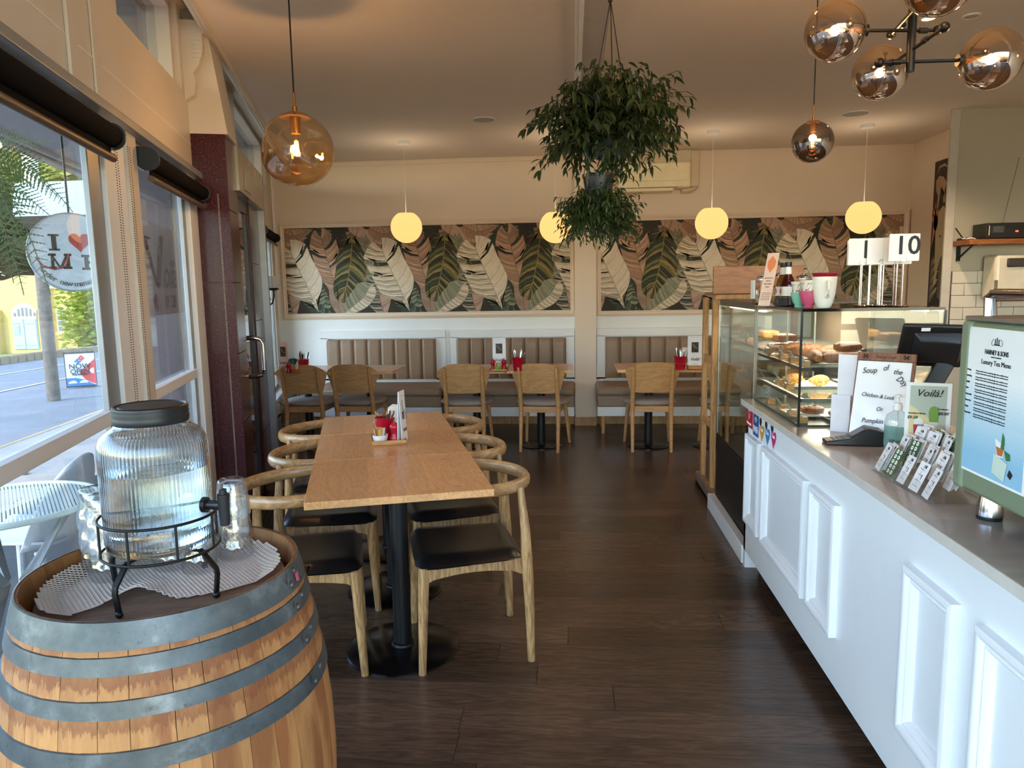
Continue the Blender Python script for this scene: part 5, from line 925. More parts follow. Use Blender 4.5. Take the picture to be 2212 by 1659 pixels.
# coffee machine
GR = M('sage_green_enamel', (124, 137, 112), .38, var=.015, vs=3); cm = thing('coffee_machine', 'large sage green espresso machine with chrome rail and tea menu', 'coffee machine', (1.0, 1.0, ZC))
b = B(); b.box((0, 0, .065), (.5, .93, .495)); obj('body', b, GR, cm, bevel=.012, seg=4); b = B(); b.box((-.006, .915, .062), (.49, .965, .498)); obj('end_panel', b, GR, cm, bevel=.014, seg=4)
b = B(); b.box((-.0015, .3, .33), (.02, .72, .345)); obj('vent_slot', b, M('dark_slot', (50, 62, 48), .6), cm, smooth=0)
for x, y_ in ((.045, .87), (.4, .87), (.045, .1), (.4, .1)): b = B(); b.lathe([(.031, .010), (.031, .018), (.0285, .04), (.024, .068)], 32, (x, y_, 0)); obj('foot', b, CHROME, cm); b = B(); b.lathe([(.0285, 0), (.029, .002), (.029, .011)], 32, (x, y_, 0)); obj('rubber_foot', b, BLACK, cm)
b = B(); b.box((-.004, 0, .496), (.5, .95, .508)); obj('cup_tray', b, M('brushed_steel', (176, 172, 164), .3, .9), cm, bevel=.003)
b = B(); b.tube([(.03, .9, .508), (.03, .905, .555), (.03, .88, .566), (.03, .1, .566)], .013, 8, sq=(1.2, .8)); b.tube([(.03, .905, .558), (.45, .905, .558)], .013, 8, sq=(.8, 1.2)); obj('cup_rail', b, CHROME, cm, smooth=60)
tp = thing('tea_menu_poster', 'white and blue tea menu poster taped on the green espresso machine', 'poster', (.998, 1.80, ZC)); b = B(); b.box((-.0015, -.14, .118), (0, .14, .482)); obj('sheet', b, PAPER, tp, smooth=0)
PBL = [M('poster_blue_%d' % i, (int(238-i*5.6), int(241-i*2.9), int(244-i*1.5)), .4, var=.0) for i in range(17)]; b = B()
for i in range(32): k_ = max(0, min(16, int((i-9)*.9))); z1 = .476-i*.352/32; b.add([(-.0019, .133, z1), (-.0019, -.133, z1), (-.0019, -.133, z1-.352/32), (-.0019, .133, z1-.352/32)], [(0, 1, 2, 3)], k_)
obj('printed_ground', b, PBL, tp, smooth=0); b = B(); PP = lambda y_, z: T(-.0026, y_, z) @ YZ
text_into(b, 'HARNEY & SONS', .016, PP(0, .425), bold=.0002, w=.8); text_into(b, 'Luxury Tea Menu', .017, PP(0, .40)); text_into(b, 'MASTER TEA BLENDERS', .004, PP(0, .414))
b.x = PP(0, .452); b.box((-.009, -.007, 0), (-.006, .006, .0004)); b.box((-.0015, -.007, 0), (.0015, .010, .0004)); b.box((.006, -.007, 0), (.009, .006, .0004)); b.box((-.011, -.009, 0), (.011, -.006, .0004)); b.tube([(-.012-.01*sin(a_*.5), -.002+.008*cos(a_*.6), 0) for a_ in range(0, 8)], .0005, 4); b.tube([(.012+.01*sin(a_*.5), -.002+.008*cos(a_*.6), 0) for a_ in range(0, 8)], .0005, 4); b.x = Matrix.Identity(4)
for i, s_ in enumerate(('Oolong', 'Earl Grey', 'English', 'Paris', 'Chamomile', 'Green Tea', 'Ginger', 'Peppermint')):
    z = .375-i*.0155; text_into(b, s_, .0058, PP(.122, z), align='LEFT', bold=.0002)
    for j in range(2): text_into(b, 'A fragrant blend with smooth body, light citrus and floral notes', .0046, PP(.082, z-j*.006), align='LEFT', w=1.15)
obj('lettering', b, INK, tp, smooth=0); b = B(); f = lambda P, k_, d_=0: b.add([(-.0030-d_*.0003, y_, z) for y_, z in P], [tuple(range(len(P)))], k_)
f([(-.02, .225), (-.062, .215), (-.055, .185), (-.032, .185)], 0); f([(-.026, .208), (-.058, .205), (-.053, .188), (-.034, .188)], 1, 1); f([(-.02, .19), (-.075, .175), (-.065, .13), (-.015, .142)], 2, 1); f([(-.045, .205), (-.05, .245), (-.058, .232), (-.06, .205)], 3, 2); f([(-.06, .205), (-.082, .2), (-.085, .185), (-.07, .182)], 3, 2); f([(-.085, .165), (-.098, .155), (-.09, .142), (-.078, .15)], 4, 2)
obj('teacup_print', b, [PAPER, M('tea_orange', (196, 110, 60), .4), M('pale_tin', (206, 220, 206), .4), M('mint_leaf', (60, 120, 60), .5), INK], tp, smooth=0); b = B(); b.x = T(-.003, .125, .478) @ RX(.5); b.box((-.0004, -.012, -.008), (.0, .012, .008)); obj('tape', b, GLASS, tp, smooth=0)
for i, (x, y_, z, lb) in enumerate(((1.12, 1.78, 0, 'upturned ribbed glass nearest the rail on the espresso machine'), (1.19, 1.70, 0, 'upturned ribbed glass behind the first on the espresso machine'), (1.12, 1.78, .045, 'glass stacked on the first one on the espresso machine'), (1.15, 1.60, 0, 'upturned ribbed glass further along the espresso machine'))):
    g = g0.copy(); COL.objects.link(g); g.location = (x, y_, ZC+.509+z); g.scale = (1.1, 1.1, 1.25); tag(g, lb, 'glass', 'glasses on the espresso machine')
b = B(); b.lathe([(.03, 0), (.036, .05), (.036, .075), (.033, .075), (.028, .01), (.0001, .008)], 28, caps=False); o = obj('black_cup', b, BLACK); o.location = (1.10, 1.60, ZC+.509); tag(o, 'black cup standing by the rail on the espresso machine', 'cup')
# ------------------------------------------------------------------ kitchen wall: shelf, amplifier, router, dispenser, picture
t = thing('wall_shelf', 'wooden wall shelf on black brackets carrying the amplifier', 'shelf', (3.135, 6.4, 1.80)); b = B(); b.box((.0, -.26, -.028), (1.0, 0, .012)); obj('board', b, wood('amber_shelf', (170, 104, 50), (120, 66, 28), (.8, 5, 5), .4), t, bevel=.002)
for x in (.03, .7): b = B(); b.box((x, -.012, -.15), (x+.03, 0, .03)); b.tube([(x+.015, -.008, -.13), (x+.015, -.22, -.03)], .008, 4); b.box((x, -.26, -.034), (x+.03, 0, -.028)); obj('bracket', b, BLACKM, t)
t = thing('amplifier', 'black rack amplifier with small display and red lamp on the shelf', 'amplifier', (3.27, 6.17, 1.8125)); b = B(); b.box((0, 0, .006), (.48, .2, .125)); obj('housing', b, M('amp_black', (26, 24, 22), .4), t, bevel=.003); b = B(); b.box((.05, -.004, .05), (.13, 0, .10)); obj('display', b, M('grey_display', (78, 82, 84), .2), t, smooth=0)
b = B(); b.box((.22, -.003, .052), (.24, .0, .064)); obj('power_lamp', b, emit('red_lamp', (255, 60, 40), 3), t, smooth=0); b = B(); b.tube([(.012, 0, .02), (.012, -.02, .03), (.012, -.02, .1), (.012, 0, .11)], .004, 8); obj('rack_handle', b, CHROME, t)
for i in range(6): b = B(); b.tube([(.16+i*.03, 0, .09), (.16+i*.03, -.006, .09)], .006, 10); obj('button', b, BLACK, t)
b = B(); b.box((0, 0, 0), (.14, .1, .02)); b.tube([(.01, .05, .02), (-.05, .05, .10)], .005, 8); o = obj('wifi_router', b, BLACK); o.location = (3.21, 6.2, 1.8125+.126); o.location = (3.16, 6.27, 1.8125); tag(o, 'small black router with tilted antenna left of the amplifier', 'router')
b = B(); b.tube([(3.46, 6.3, 1.94), (3.40, 6.28, 2.0), (3.55, 6.3, 2.45)][0::2], .0022, 6); b.sphere((3.55, 6.3, 2.45), .005, 8); b.cyl((3.46, 6.3, 1.9385), .012, 0, .01, 10); o = obj('aerial', b, M('grey_steel', (120, 112, 104), .3, .9)); tag(o, 'thin telescopic aerial rising from the amplifier', 'aerial')
b = B(); b.tube([(3.16+.05*cos(a_*.7), 6.2+.02*sin(a_), 1.818+.004*(a_ % 3)) for a_ in range(16)], .003, 6); o = obj('white_cable', b, PAPER); tag(o, 'loose white cable coil on the shelf beside the amplifier', 'cable')
t = thing('towel_dispenser', 'cream rounded paper towel dispenser mounted over the wall tiles', 'dispenser', (3.505, 6.376, 1.33)); b = B(); b.box((-.14, -.2, 0), (.14, 0, .36)); obj('cover', b, M('cream_plastic', (222, 214, 194), .25), t, bevel=.03, seg=5); b = B(); b.box((-.141, -.199, .0), (.12, -.19, .16)); obj('window', b, M('smoky_plastic', (120, 112, 104), .2), t, bevel=.004); b = B(); b.box((-.06, -.215, .26), (.13, -.195, .33)); obj('lock_plate', b, M('dark_plate', (60, 54, 50), .4), t, bevel=.01)
t = thing('framed_artwork', 'tall narrow black framed animal and feather artwork on the right wall', 'picture', (3.43, 7.25, 1.18)); b = B(); b.box((-.012, -.20, 0), (.005, .145, 1.42)); obj('frame', b, BLACK, t, bevel=.003); b = B(); b.box((-.0135, -.185, .015), (-.0118, .13, 1.405)); obj('dark_ground', b, M('art_ground', (40, 30, 26), .5), t, smooth=0)
b = B(); r2 = random.Random(8); f = lambda P, k_, d_: b.add([(-.0142-d_*.0004, y_, z) for y_, z in P], [tuple(range(len(P)))], k_)
f([(-.02, .42), (.0, .3), (.03, .27), (.05, .3), (.03, .36), (.04, .5), (.06, .8), (.02, .95), (-.06, 1.0), (-.16, .93), (-.16, .6), (-.06, .52)], 0, 0)
for k_ in range(7): a_ = .6+k_*.33; f([(.06, .75), (.06+.13*cos(a_)*.9, .78+.28*sin(a_)), (.02, .85)], 1, 1) if k_ < 5 else None
f([(.12, .62), (.1, .9), (.07, 1.02), (.06, .8)], 1, 1)
for k_ in range(16): z = .1+k_*.026; f([(.11, z), (.0-.02*(k_ % 3), z+.09), (-.01, z+.098), (.11, z+.009)], 0, 1); f([(-.17, z), (-.04, z+.07), (-.04, z+.078), (-.17, z+.009)], 0, 1)
f([(.05, 1.1), (.09, 1.15), (.1, 1.24), (.04, 1.28), (-.04, 1.26), (-.1, 1.2), (-.05, 1.08), (-.06, 1.02), (-.09, 1.03), (-.08, 1.1), (.0, 1.18), (.03, 1.0), (.05, .97)], 2, 1); f([(-.02, .72+.0), (-.035, .735), (-.05, .72), (-.035, .708)], 3, 2)
f([(.09, 1.3), (.05, 1.37), (-.05, 1.38), (-.12, 1.33), (-.05, 1.355), (.04, 1.35)], 2, 1)
obj('painted_figures', b, [M('art_cream', (190, 176, 146), .5), M('art_salmon', (206, 128, 96), .5), M('art_tan', (176, 146, 112), .5), INK], t, smooth=0)
t = thing('menu_screen', 'dark framed board edge hanging above the espresso area', 'board', (2.02, 3.45, 2.12), -.25); b = B(); b.x = RX(radians(-12)); b.box((0, 0, 0), (.9, .04, .5)); obj('panel', b, BLACK, t, bevel=.004); b = B(); b.tube([(.2, .06, .5), (.2, .06, .738)], .006, 8); b.tube([(.7, .06, .5), (.7, .06, .738)], .006, 8); obj('hanger', b, BLACKM, t)
# ------------------------------------------------------------------ heat pump on the back wall
t = thing('heat_pump', 'cream wall heat pump unit half hidden by the hanging plant', 'heat pump', (.47, 7.9, 2.44)); HPC = M('aged_cream_plastic', (240, 226, 186), .35)
b = B(); b.box((0, -.2, .03), (.73, 0, .29)); obj('housing', b, HPC, t, bevel=.02, seg=4); b = B(); b.box((.01, -.205, .1), (.715, -.195, .275)); obj('front_panel', b, HPC, t, bevel=.01); b = B(); b.box((.03, -.19, .0), (.56, -.02, .035)); obj('air_flap', b, M('aged_cream_plastic', 0), t, bevel=.008); b = B(); b.box((.02, -.196, .034), (.6, -.19, .045)); obj('dark_slot', b, BLACK, t, smooth=0)
b = B(); b.box((.745, -.08, .05), (.835, 0, .418)); obj('duct_cover', b, M('cream_duct', (216, 198, 170), .4), t, bevel=.008); b = B(); b.tube([(.66, -.04, .02), (.75, -.04, .02), (.785, -.04, .04), (.79, -.04, .08)], .03, 12); obj('duct_elbow', b, M('cream_duct', 0), t); b = B(); b.box((.25, -.1, .3), (.745, 0, .418)); obj('upper_trunking', b, M('cream_duct', 0), t, bevel=.004)
# ================================================================== lamps
CORDW = M('white_cord', (236, 230, 220), .6); CORDB = M('black_cord', (16, 16, 16), .6)
def globe_mat():
    s = NT('alabaster_globe'); s.t.nodes.remove(s.b); n_ = s.noise(s.coord(), 7, 5, .7, 2.5); wv = s.n('Math', operation='PINGPONG'); wv.inputs[1].default_value = .06; s.l(n_, wv.inputs[0])
    c = s.ramp(wv.outputs[0], [(0.0, lin((232, 176, 100))), (.006, lin((255, 202, 122))), (1, lin((255, 206, 128)))])
    e = s.n('Emission'); e.inputs[1].default_value = .36; s.l(c, e.inputs[0]); tr = s.n('BsdfTranslucent'); tr.inputs[0].default_value = (.05, .03, .015, 1); ad = s.n('AddShader'); s.l(e.outputs[0], ad.inputs[0]); s.l(tr.outputs[0], ad.inputs[1]); s.l(ad.outputs[0], s.out.inputs[0]); return s.m
AG = globe_mat()
for i, (x, y_, z, lb) in enumerate(((-1.561, 6.92, 2.075, 'glowing alabaster globe pendant over the leftmost back tables'), (-.152, 6.85, 2.04, 'glowing alabaster globe pendant partly hidden by the hanging plant'), (1.272, 6.93, 2.05, 'glowing alabaster globe pendant right of the heat pump'), (2.588, 6.87, 2.065, 'glowing alabaster globe pendant near the right wall'))):
    t = thing('globe_pendant', lb, 'pendant lamp', (x, y_, z), 0, 'alabaster globe pendants along the back wall'); b = B(); r = .148
    b.lathe([(max(.0001, r*sin(a_)), -r*cos(a_)) for a_ in [pi*j/24 for j in range(21)]], 40, caps=False); obj('globe_shade', b, AG, t, smooth=80)
    b = B(); b.tube([(0, 0, .08), (0, 0, 2.84-z)], .003, 6); obj('cord', b, CORDW, t); b = B(); b.lathe([(.055, 2.83-z), (.058, 2.835-z), (.058, 2.86-z)], 28); obj('ceiling_rose', b, M('white_plastic', 0), t)
    b = B(); b.tube([(0, 0, .04), (0, 0, .09)], .018, 12); obj('lamp_holder', b, BRASS, t); light('globe_bulb', 'POINT', (x, y_, z+.02), 5.5, (1, .76, .52), shadow_soft_size=.09)
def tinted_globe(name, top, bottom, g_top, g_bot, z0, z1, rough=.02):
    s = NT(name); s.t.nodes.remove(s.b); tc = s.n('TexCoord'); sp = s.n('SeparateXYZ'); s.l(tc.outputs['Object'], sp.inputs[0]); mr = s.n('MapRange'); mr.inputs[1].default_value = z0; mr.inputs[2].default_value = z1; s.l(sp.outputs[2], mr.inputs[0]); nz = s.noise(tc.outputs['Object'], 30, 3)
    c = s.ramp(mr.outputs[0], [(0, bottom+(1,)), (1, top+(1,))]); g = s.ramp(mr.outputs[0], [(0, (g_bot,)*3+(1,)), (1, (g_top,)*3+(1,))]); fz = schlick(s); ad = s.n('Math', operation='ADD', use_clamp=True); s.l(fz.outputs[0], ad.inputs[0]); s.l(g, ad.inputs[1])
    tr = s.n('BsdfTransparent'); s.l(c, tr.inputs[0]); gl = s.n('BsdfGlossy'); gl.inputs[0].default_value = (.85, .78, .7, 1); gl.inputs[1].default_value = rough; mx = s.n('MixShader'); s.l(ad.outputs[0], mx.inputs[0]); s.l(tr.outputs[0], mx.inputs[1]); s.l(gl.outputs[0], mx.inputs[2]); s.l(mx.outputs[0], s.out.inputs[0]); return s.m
FIL = emit('filament', (255, 196, 96), 26); BULB = thin_glass('bulb_glass', (1, .9, .72), .03)
def bulb(t, c, axis=None, s_=1., n_=4):
    mtx = T(*c) @ (axis or Matrix.Identity(4)); b = B(); b.x = mtx; b.lathe([(.012*s_, 0), (.014*s_, -.012*s_), (.026*s_, -.04*s_), (.03*s_, -.062*s_), (.024*s_, -.085*s_), (.0001, -.095*s_)], 20, caps=False); obj('bulb_glass', b, BULB, t)
    b = B(); b.x = mtx
    for i in range(n_): a_ = 2*pi*i/n_; b.tube([(.006*s_*cos(a_), .006*s_*sin(a_), -.03*s_), (.009*s_*cos(a_), .009*s_*sin(a_), -.07*s_)], .0016*s_, 6)
    obj('filament', b, FIL, t)
# big dimpled amber globe
t = thing('amber_glass_pendant', 'large dimpled amber glass globe pendant on black cord near the window', 'pendant lamp', (-1.308, 3.5, 2.163)); r = .175
def dim(P):
    v = Vector(P); n_ = v.normalized(); k_ = 1.
    for d_ in (Vector((-.82, -.5, .12)), Vector((.72, -.62, .15)), Vector((.2, .95, 0)), Vector((-.1, -.2, -1))):
        a_ = n_.angle(d_.normalized()); k_ -= (.20 if d_.z > -.5 else .05)*math.exp(-(a_/.36)**2)
    return v*k_
b = B(); vs = []; NR, NC = 36, 56
for j in range(NR+1):
    a_ = .28+(pi-.28)*j/NR
    for i in range(NC): p = dim((r*sin(a_)*cos(2*pi*i/NC), r*sin(a_)*sin(2*pi*i/NC), r*cos(a_)*.97)); vs.append(tuple(p))
b.add(vs, [(j*NC+i, (j+1)*NC+i, (j+1)*NC+(i+1) % NC, j*NC+(i+1) % NC) for j in range(NR) for i in range(NC)]); obj('glass_globe', b, tinted_globe('amber_glass', (.95, .82, .62), (.93, .75, .52), .06, .12, -.17, .17), t, smooth=80)
b = B(); b.lathe([(.072, .148), (.07, .156), (.05, .168), (.012, .176), (.012, .2), (.006, .205), (.006, .262)], 36); obj('brass_cap', b, BRASS, t, smooth=40); b = B(); b.tube([(0, 0, .16), (0, 0, .075)], .023, 20); obj('lamp_holder', b, BRASS, t); b = B(); b.tube([(0, 0, .26), (0, 0, .70)], .004, 8); obj('cord', b, CORDB, t)
bulb(t, (0, 0, .075), s_=1.15, n_=5); light('amber_bulb', 'POINT', (-1.308, 3.5, 2.16), 5, (1, .66, .34), shadow_soft_size=.02)
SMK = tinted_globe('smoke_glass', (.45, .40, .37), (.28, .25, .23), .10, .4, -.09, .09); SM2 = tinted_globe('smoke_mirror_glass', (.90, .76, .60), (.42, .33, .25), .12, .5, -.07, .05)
t = thing('smoke_glass_pendant', 'small smoked glass globe pendant on black cord below the chandelier', 'pendant lamp', (1.113, 3.6, 2.142)); b = B(); b.lathe([(max(.0001, .094*sin(a_)), .094*cos(a_)) for a_ in [.25+(pi-.25)*j/24 for j in range(25)]][::-1], 44, caps=False); obj('glass_globe', b, SMK, t, smooth=80)
b = B(); b.lathe([(.03, .086), (.028, .092), (.006, .096), (.006, .11), (.0035, .112), (.0035, .165)], 24); obj('brass_cap', b, BRASS, t); b = B(); b.tube([(0, 0, .09), (0, 0, .045)], .013, 14); obj('lamp_holder', b, BRASS, t); b = B(); b.tube([(0, 0, .165), (0, 0, .72)], .0028, 8); obj('cord', b, CORDB, t); bulb(t, (0, 0, .045), s_=.75); light('smoke_bulb', 'POINT', (1.113, 3.6, 2.12), 4, (1, .66, .34), shadow_soft_size=.02)
# chandelier
t = thing('globe_chandelier', 'black rod chandelier with smoked mirror glass globes over the counter', 'chandelier', (1.02, 2.4, 2.124)); b = B(); b.tube([(0, 0, 0), (0, 0, .736)], .0125, 18); obj('stem', b, BLACKM, t)
for g_, k_, z in (((-.224, 0, .128), (.073, .0, .116), .118), ((.231, 0, .027), (-.09, 0, .03), .03), ((.01, .25, .066), (.0, -.2, .062), .064), ((-.06, -.29, .15), (-.0, .15, .155), .152)):
    G_, K_ = Vector(g_), Vector(k_); d_ = (G_-K_).normalized(); b = B(); b.tube([K_, G_-d_*.086], .0052, 10); obj('arm', b, BLACKM, t)
    b = B(); b.sphere(tuple(K_), .0145, 14); obj('end_ball', b, BLACKM, t); m_ = K_+(Vector((0, 0, z))-K_)*.55; 
    b = B(); b.tube([m_-d_*.012, m_+d_*.012], .0085, 10); obj('arm_joint', b, BLACKM, t)
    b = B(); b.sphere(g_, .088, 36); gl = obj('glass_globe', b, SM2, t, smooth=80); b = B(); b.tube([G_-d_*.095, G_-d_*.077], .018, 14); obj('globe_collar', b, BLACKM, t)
    b = B(); b.tube([G_-d_*.09, G_-d_*.045], .010, 12); obj('lamp_holder', b, BRASS, t); b = B(); b.tube([G_-d_*.045, G_-d_*.03, G_+d_*.02, G_+d_*.028], [.008, .0125, .0125, .004], 14); obj('bulb_glass', b, BULB, t)
    b = B(); sd = d_.cross(Vector((0, 0, 1))).normalized()
    for o_ in (-.005, 0, .005): b.tube([G_-d_*.028+sd*o_, G_+d_*.018+sd*o_], .0014, 6)
    obj('filament', b, FIL, t); p = G_+Vector((1.02, 2.4, 2.124)); light('chandelier_bulb', 'POINT', p, 4, (1, .68, .38), shadow_soft_size=.015)
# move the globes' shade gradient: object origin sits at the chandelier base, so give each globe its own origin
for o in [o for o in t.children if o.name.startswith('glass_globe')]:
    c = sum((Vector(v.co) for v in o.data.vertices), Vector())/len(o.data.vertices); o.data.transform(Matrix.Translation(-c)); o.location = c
# ceiling fittings
for x, y_, r, lb, on in ((-.715, 6.153, .1, 'round white ceiling speaker left of the hanging plant', 0), (2.316, 6.41, .11, 'round white ceiling speaker near the right wall', 0), (1.865, 4.2, .042, 'lit recessed downlight above the counter', 1), (2.079, 4.2, .045, 'unlit recessed downlight right of the lit one', 0)):
    nm_ = 'ceiling_speaker' if r > .06 else 'downlight'; t = thing(nm_, lb, 'speaker' if r > .06 else 'downlight', (x, y_, 2.86)); b = B(); b.lathe([(r, 0), (r, -.004), (r-.008, -.007), (r-.012, -.003)], 40); obj('rim', b, M('white_plastic', 0), t); b = B(); b.cyl((0, 0, 0), r-.011, -.005, -.001, 36)
    obj('grille' if r > .06 else 'lens', b, M('speaker_grille', (176, 170, 158), .7) if r > .06 else (emit('downlight_on', (255, 170, 90), 5) if on else M('lens_off', (196, 180, 160), .3)), t, smooth=0)
# spot for the lit downlight, then added warm fill spots that have no fittings
def spot(x, y_, pw, ang=120): light('downlight_and_fill_spot', 'SPOT', (x, y_, 2.84), pw, (1, .70, .46), spot_size=radians(ang), spot_blend=.9, shadow_soft_size=.05)
for x, y_, pw in ((1.865, 4.2, 34), (2.7, 5.6, 50), (2.6, 3.0, 34), (2.4, 1.2, 30), (.2, -.6, 22), (1.6, -.4, 26)): spot(x, y_, pw)
# wall lantern
p = W(-.84, 6.92, 1.42); t = thing('wall_lantern', 'wrought black wall lantern with frosted glass shade in the corner', 'wall lamp', p, A); b = B(); b.prism([(-.03, -.1), (.03, -.1), (.035, 0), (.03, .2), (0, .3), (-.03, .2), (-.035, 0)], 0, .012); b.v = [(p_[2], p_[0], p_[1]) for p_ in b.v]; obj('back_plate', b, BLACKM, t)
b = B(); b.tube([(.01, 0, -.04), (.05, 0, -.06), (.10, 0, -.03), (.115, 0, .04), (.115, 0, .08)], .008, 10); b.tube([(.01, 0, .06), (.04, 0, .03), (.07, 0, .03), (.085, 0, .0)], .005, 8); b.tube([(.04+.02*cos(a_*.5), 0, -.085+.02*sin(a_*.5)) for a_ in range(11)], .004, 8); obj('scroll_arm', b, BLACKM, t)
b = B(); b.lathe([(.02, 0), (.045, .01), (.048, .02), (.03, .025)], 24, (.115, 0, .08)); obj('shade_cup', b, BLACKM, t); b = B(); b.lathe([(.03, .02), (.05, .05), (.054, .1), (.064, .13)], 32, (.115, 0, .08), caps=False, rfun=lambda th, z: 1+.05*cos(th*8)*(z > .09)); obj('glass_shade', b, thin_glass('frosted_shade', (.9, .9, .9), .05, rough=.2, dens=.45, dcol=(.9, .9, .9)), t, smooth=60)
# ================================================================== plants
def leafmesh(L_=.05, w_=.016, curl=.3, n_=5):
    b = B(); vs = []
    for i in range(n_+1):
        s_ = i/n_; x = L_*s_; ww = w_*sin(pi*min(1, s_**.8*.98+.02))**.9; z = -curl*L_*s_*s_; vs += [(x, -ww/2, z+ww*.18), (x, 0, z), (x, ww/2, z+ww*.18)]
    fs = []
    for i in range(n_): o = 3*i; fs += [(o, o+3, o+4, o+1), (o+1, o+4, o+5, o+2)]
    return b.add(vs, fs)
def leafmat(n, c1, c2, tr=.3):
    s = NT(n); o = s.n('ObjectInfo'); f = s.noise(s.coord(), 9, 2); c = s.ramp(f, [(.3, lin(c1)), (.7, lin(c2))]); s.l(c, s.b.inputs['Base Color']); s.b.inputs['Roughness'].default_value = .42
    t_ = s.n('BsdfTranslucent'); s.l(c, t_.inputs[0]); mx = s.n('MixShader'); mx.inputs[0].default_value = tr; s.l(s.b.outputs[0], mx.inputs[1]); s.l(t_.outputs[0], mx.inputs[2]); s.l(mx.outputs[0], s.out.inputs[0]); return s.m
LF = leafmat('vine_leaf', (32, 46, 20), (58, 78, 32), .2); STEM = M('vine_stem', (70, 48, 34), .7)
PX, PY = .152, 3.0
def bush(name, label, cx, cy, cz, rx, rz, potr, poth, nsprig, nind, seed, ls=1., pot_z=0):
    rg = random.Random(seed); t = thing(name, label, 'hanging plant', (cx, cy, cz)); stem = B(); leaves = []
    for k_ in range(nsprig):
        az = rg.uniform(0, 2*pi); el = rg.uniform(-.55, 1.45); L_ = rx*rg.uniform(.55, 1.02)*(1 if rg.random() < .85 else 1.15)*(1. if el < .8 else .8); pts = []
        d_ = Vector((cos(az)*cos(el), sin(az)*cos(el), sin(el)*rz/rx)); p = Vector((0, 0, 0)); n_ = 9; g = 0
        for i in range(n_+1): pts.append(p.copy()); g += .012; p = p+d_*L_/n_; d_ = (d_+Vector((0, 0, -g*1.3))).normalized()*d_.length
        stem.tube(pts[2:], .0011*ls, 3)
        for i in range(3, n_+1):
            for s_ in (-1, 1):
                if rg.random() < .12: continue
                q = pts[i]; dd = (pts[i]-pts[i-1]).normalized(); a_ = math.atan2(dd.y, dd.x)+s_*rg.uniform(.5, 1.1); pit = rg.uniform(.0, 1.0); sz = ls*rg.uniform(.7, 1.25); leaves.append((q, a_, pit, sz, rg.uniform(-.6, .6)))
    obj('stems', stem, STEM, t, kind='stuff', smooth=0)
    # the foliage heart: dense inner leaves
    for k_ in range(nsprig*5):
        d_ = Vector((rg.gauss(0, 1), rg.gauss(0, 1), rg.gauss(0, 1))).normalized(); rr_ = rg.uniform(.25, .8); q = Vector((d_.x*rx*rr_, d_.y*rx*rr_, d_.z*rz*rr_)); leaves.append((q, rg.uniform(0, 2*pi), rg.uniform(0, 1.2), ls*rg.uniform(.7, 1.2), rg.uniform(-.6, .6)))
    leaves.sort(key=lambda l: -(l[0].length/rx-.6*l[0].y/rx)); lm = leafmesh(.043, .0145, .35); me = None
    for l in leaves[:nind]:
        q, a_, pit, sz, rl = l
        if me is None: o = obj('leaf', lm, LF, t, smooth=0); me = o.data
        else: o = bpy.data.objects.new('leaf', me); COL.objects.link(o); o.parent = t
        o.matrix_local = T(*q) @ RZ(a_) @ RY(pit) @ RX(rl) @ Matrix.Scale(sz, 4)
    b = B(); lmv = leafmesh(.043, .0145, .35, 3)
    for q, a_, pit, sz, rl in leaves[nind:]: b.x = T(*q) @ RZ(a_) @ RY(pit) @ RX(rl) @ Matrix.Scale(sz, 4); b.add(lmv.v, lmv.f)
    obj('foliage', b, LF, t, kind='stuff', smooth=0)
    b = B(); b.lathe([(potr*.78, -poth), (potr*.8, -poth*.96), (potr, 0), (potr*1.05, .0), (potr*1.05, .012), (potr*.96, .012), (potr*.9, -.02), (.0001, -.02)], 32, (0, 0, pot_z)); obj('pot', b, M('dark_plastic_pot', (22, 24, 28), .3), t)
    return t
t = bush('hanging_basket_plant', 'large trailing green basket plant hanging from a black hook', PX, PY, 2.13, .34, .29, .085, .09, 250, 260, 4, pot_z=-.04)
b = B(); b.tube([(0, 0, .719), (0, 0, .64), (.008, 0, .60), (.03, 0, .575), (.036, 0, .55), (.025, 0, .525), (.004, 0, .50), (-.004, 0, .475), (0, 0, .452)], .009, 10); obj('hook', b, BLACK, t, smooth=60)
for i in range(3): a_ = 2*pi*i/3+.6; b = B(); b.tube([(0, 0, .46), (.09*cos(a_), .09*sin(a_), .02)], .0022, 6); obj('hanger_wire', b, BLACK, t)
t = bush('hanging_basket_plant', 'smaller fine leaved plant in black pot slung below the big basket', .106, PY, 1.785, .19, .16, .062, .09, 210, 190, 9, ls=.62, pot_z=.14)
for i in range(3): a_ = 2*pi*i/3+.9; b = B(); b.tube([(.06*cos(a_), .06*sin(a_), .15), (.07*cos(a_)+.04, .07*sin(a_), .27)], .0016, 6); obj('hanger_wire', b, BLACK, t)
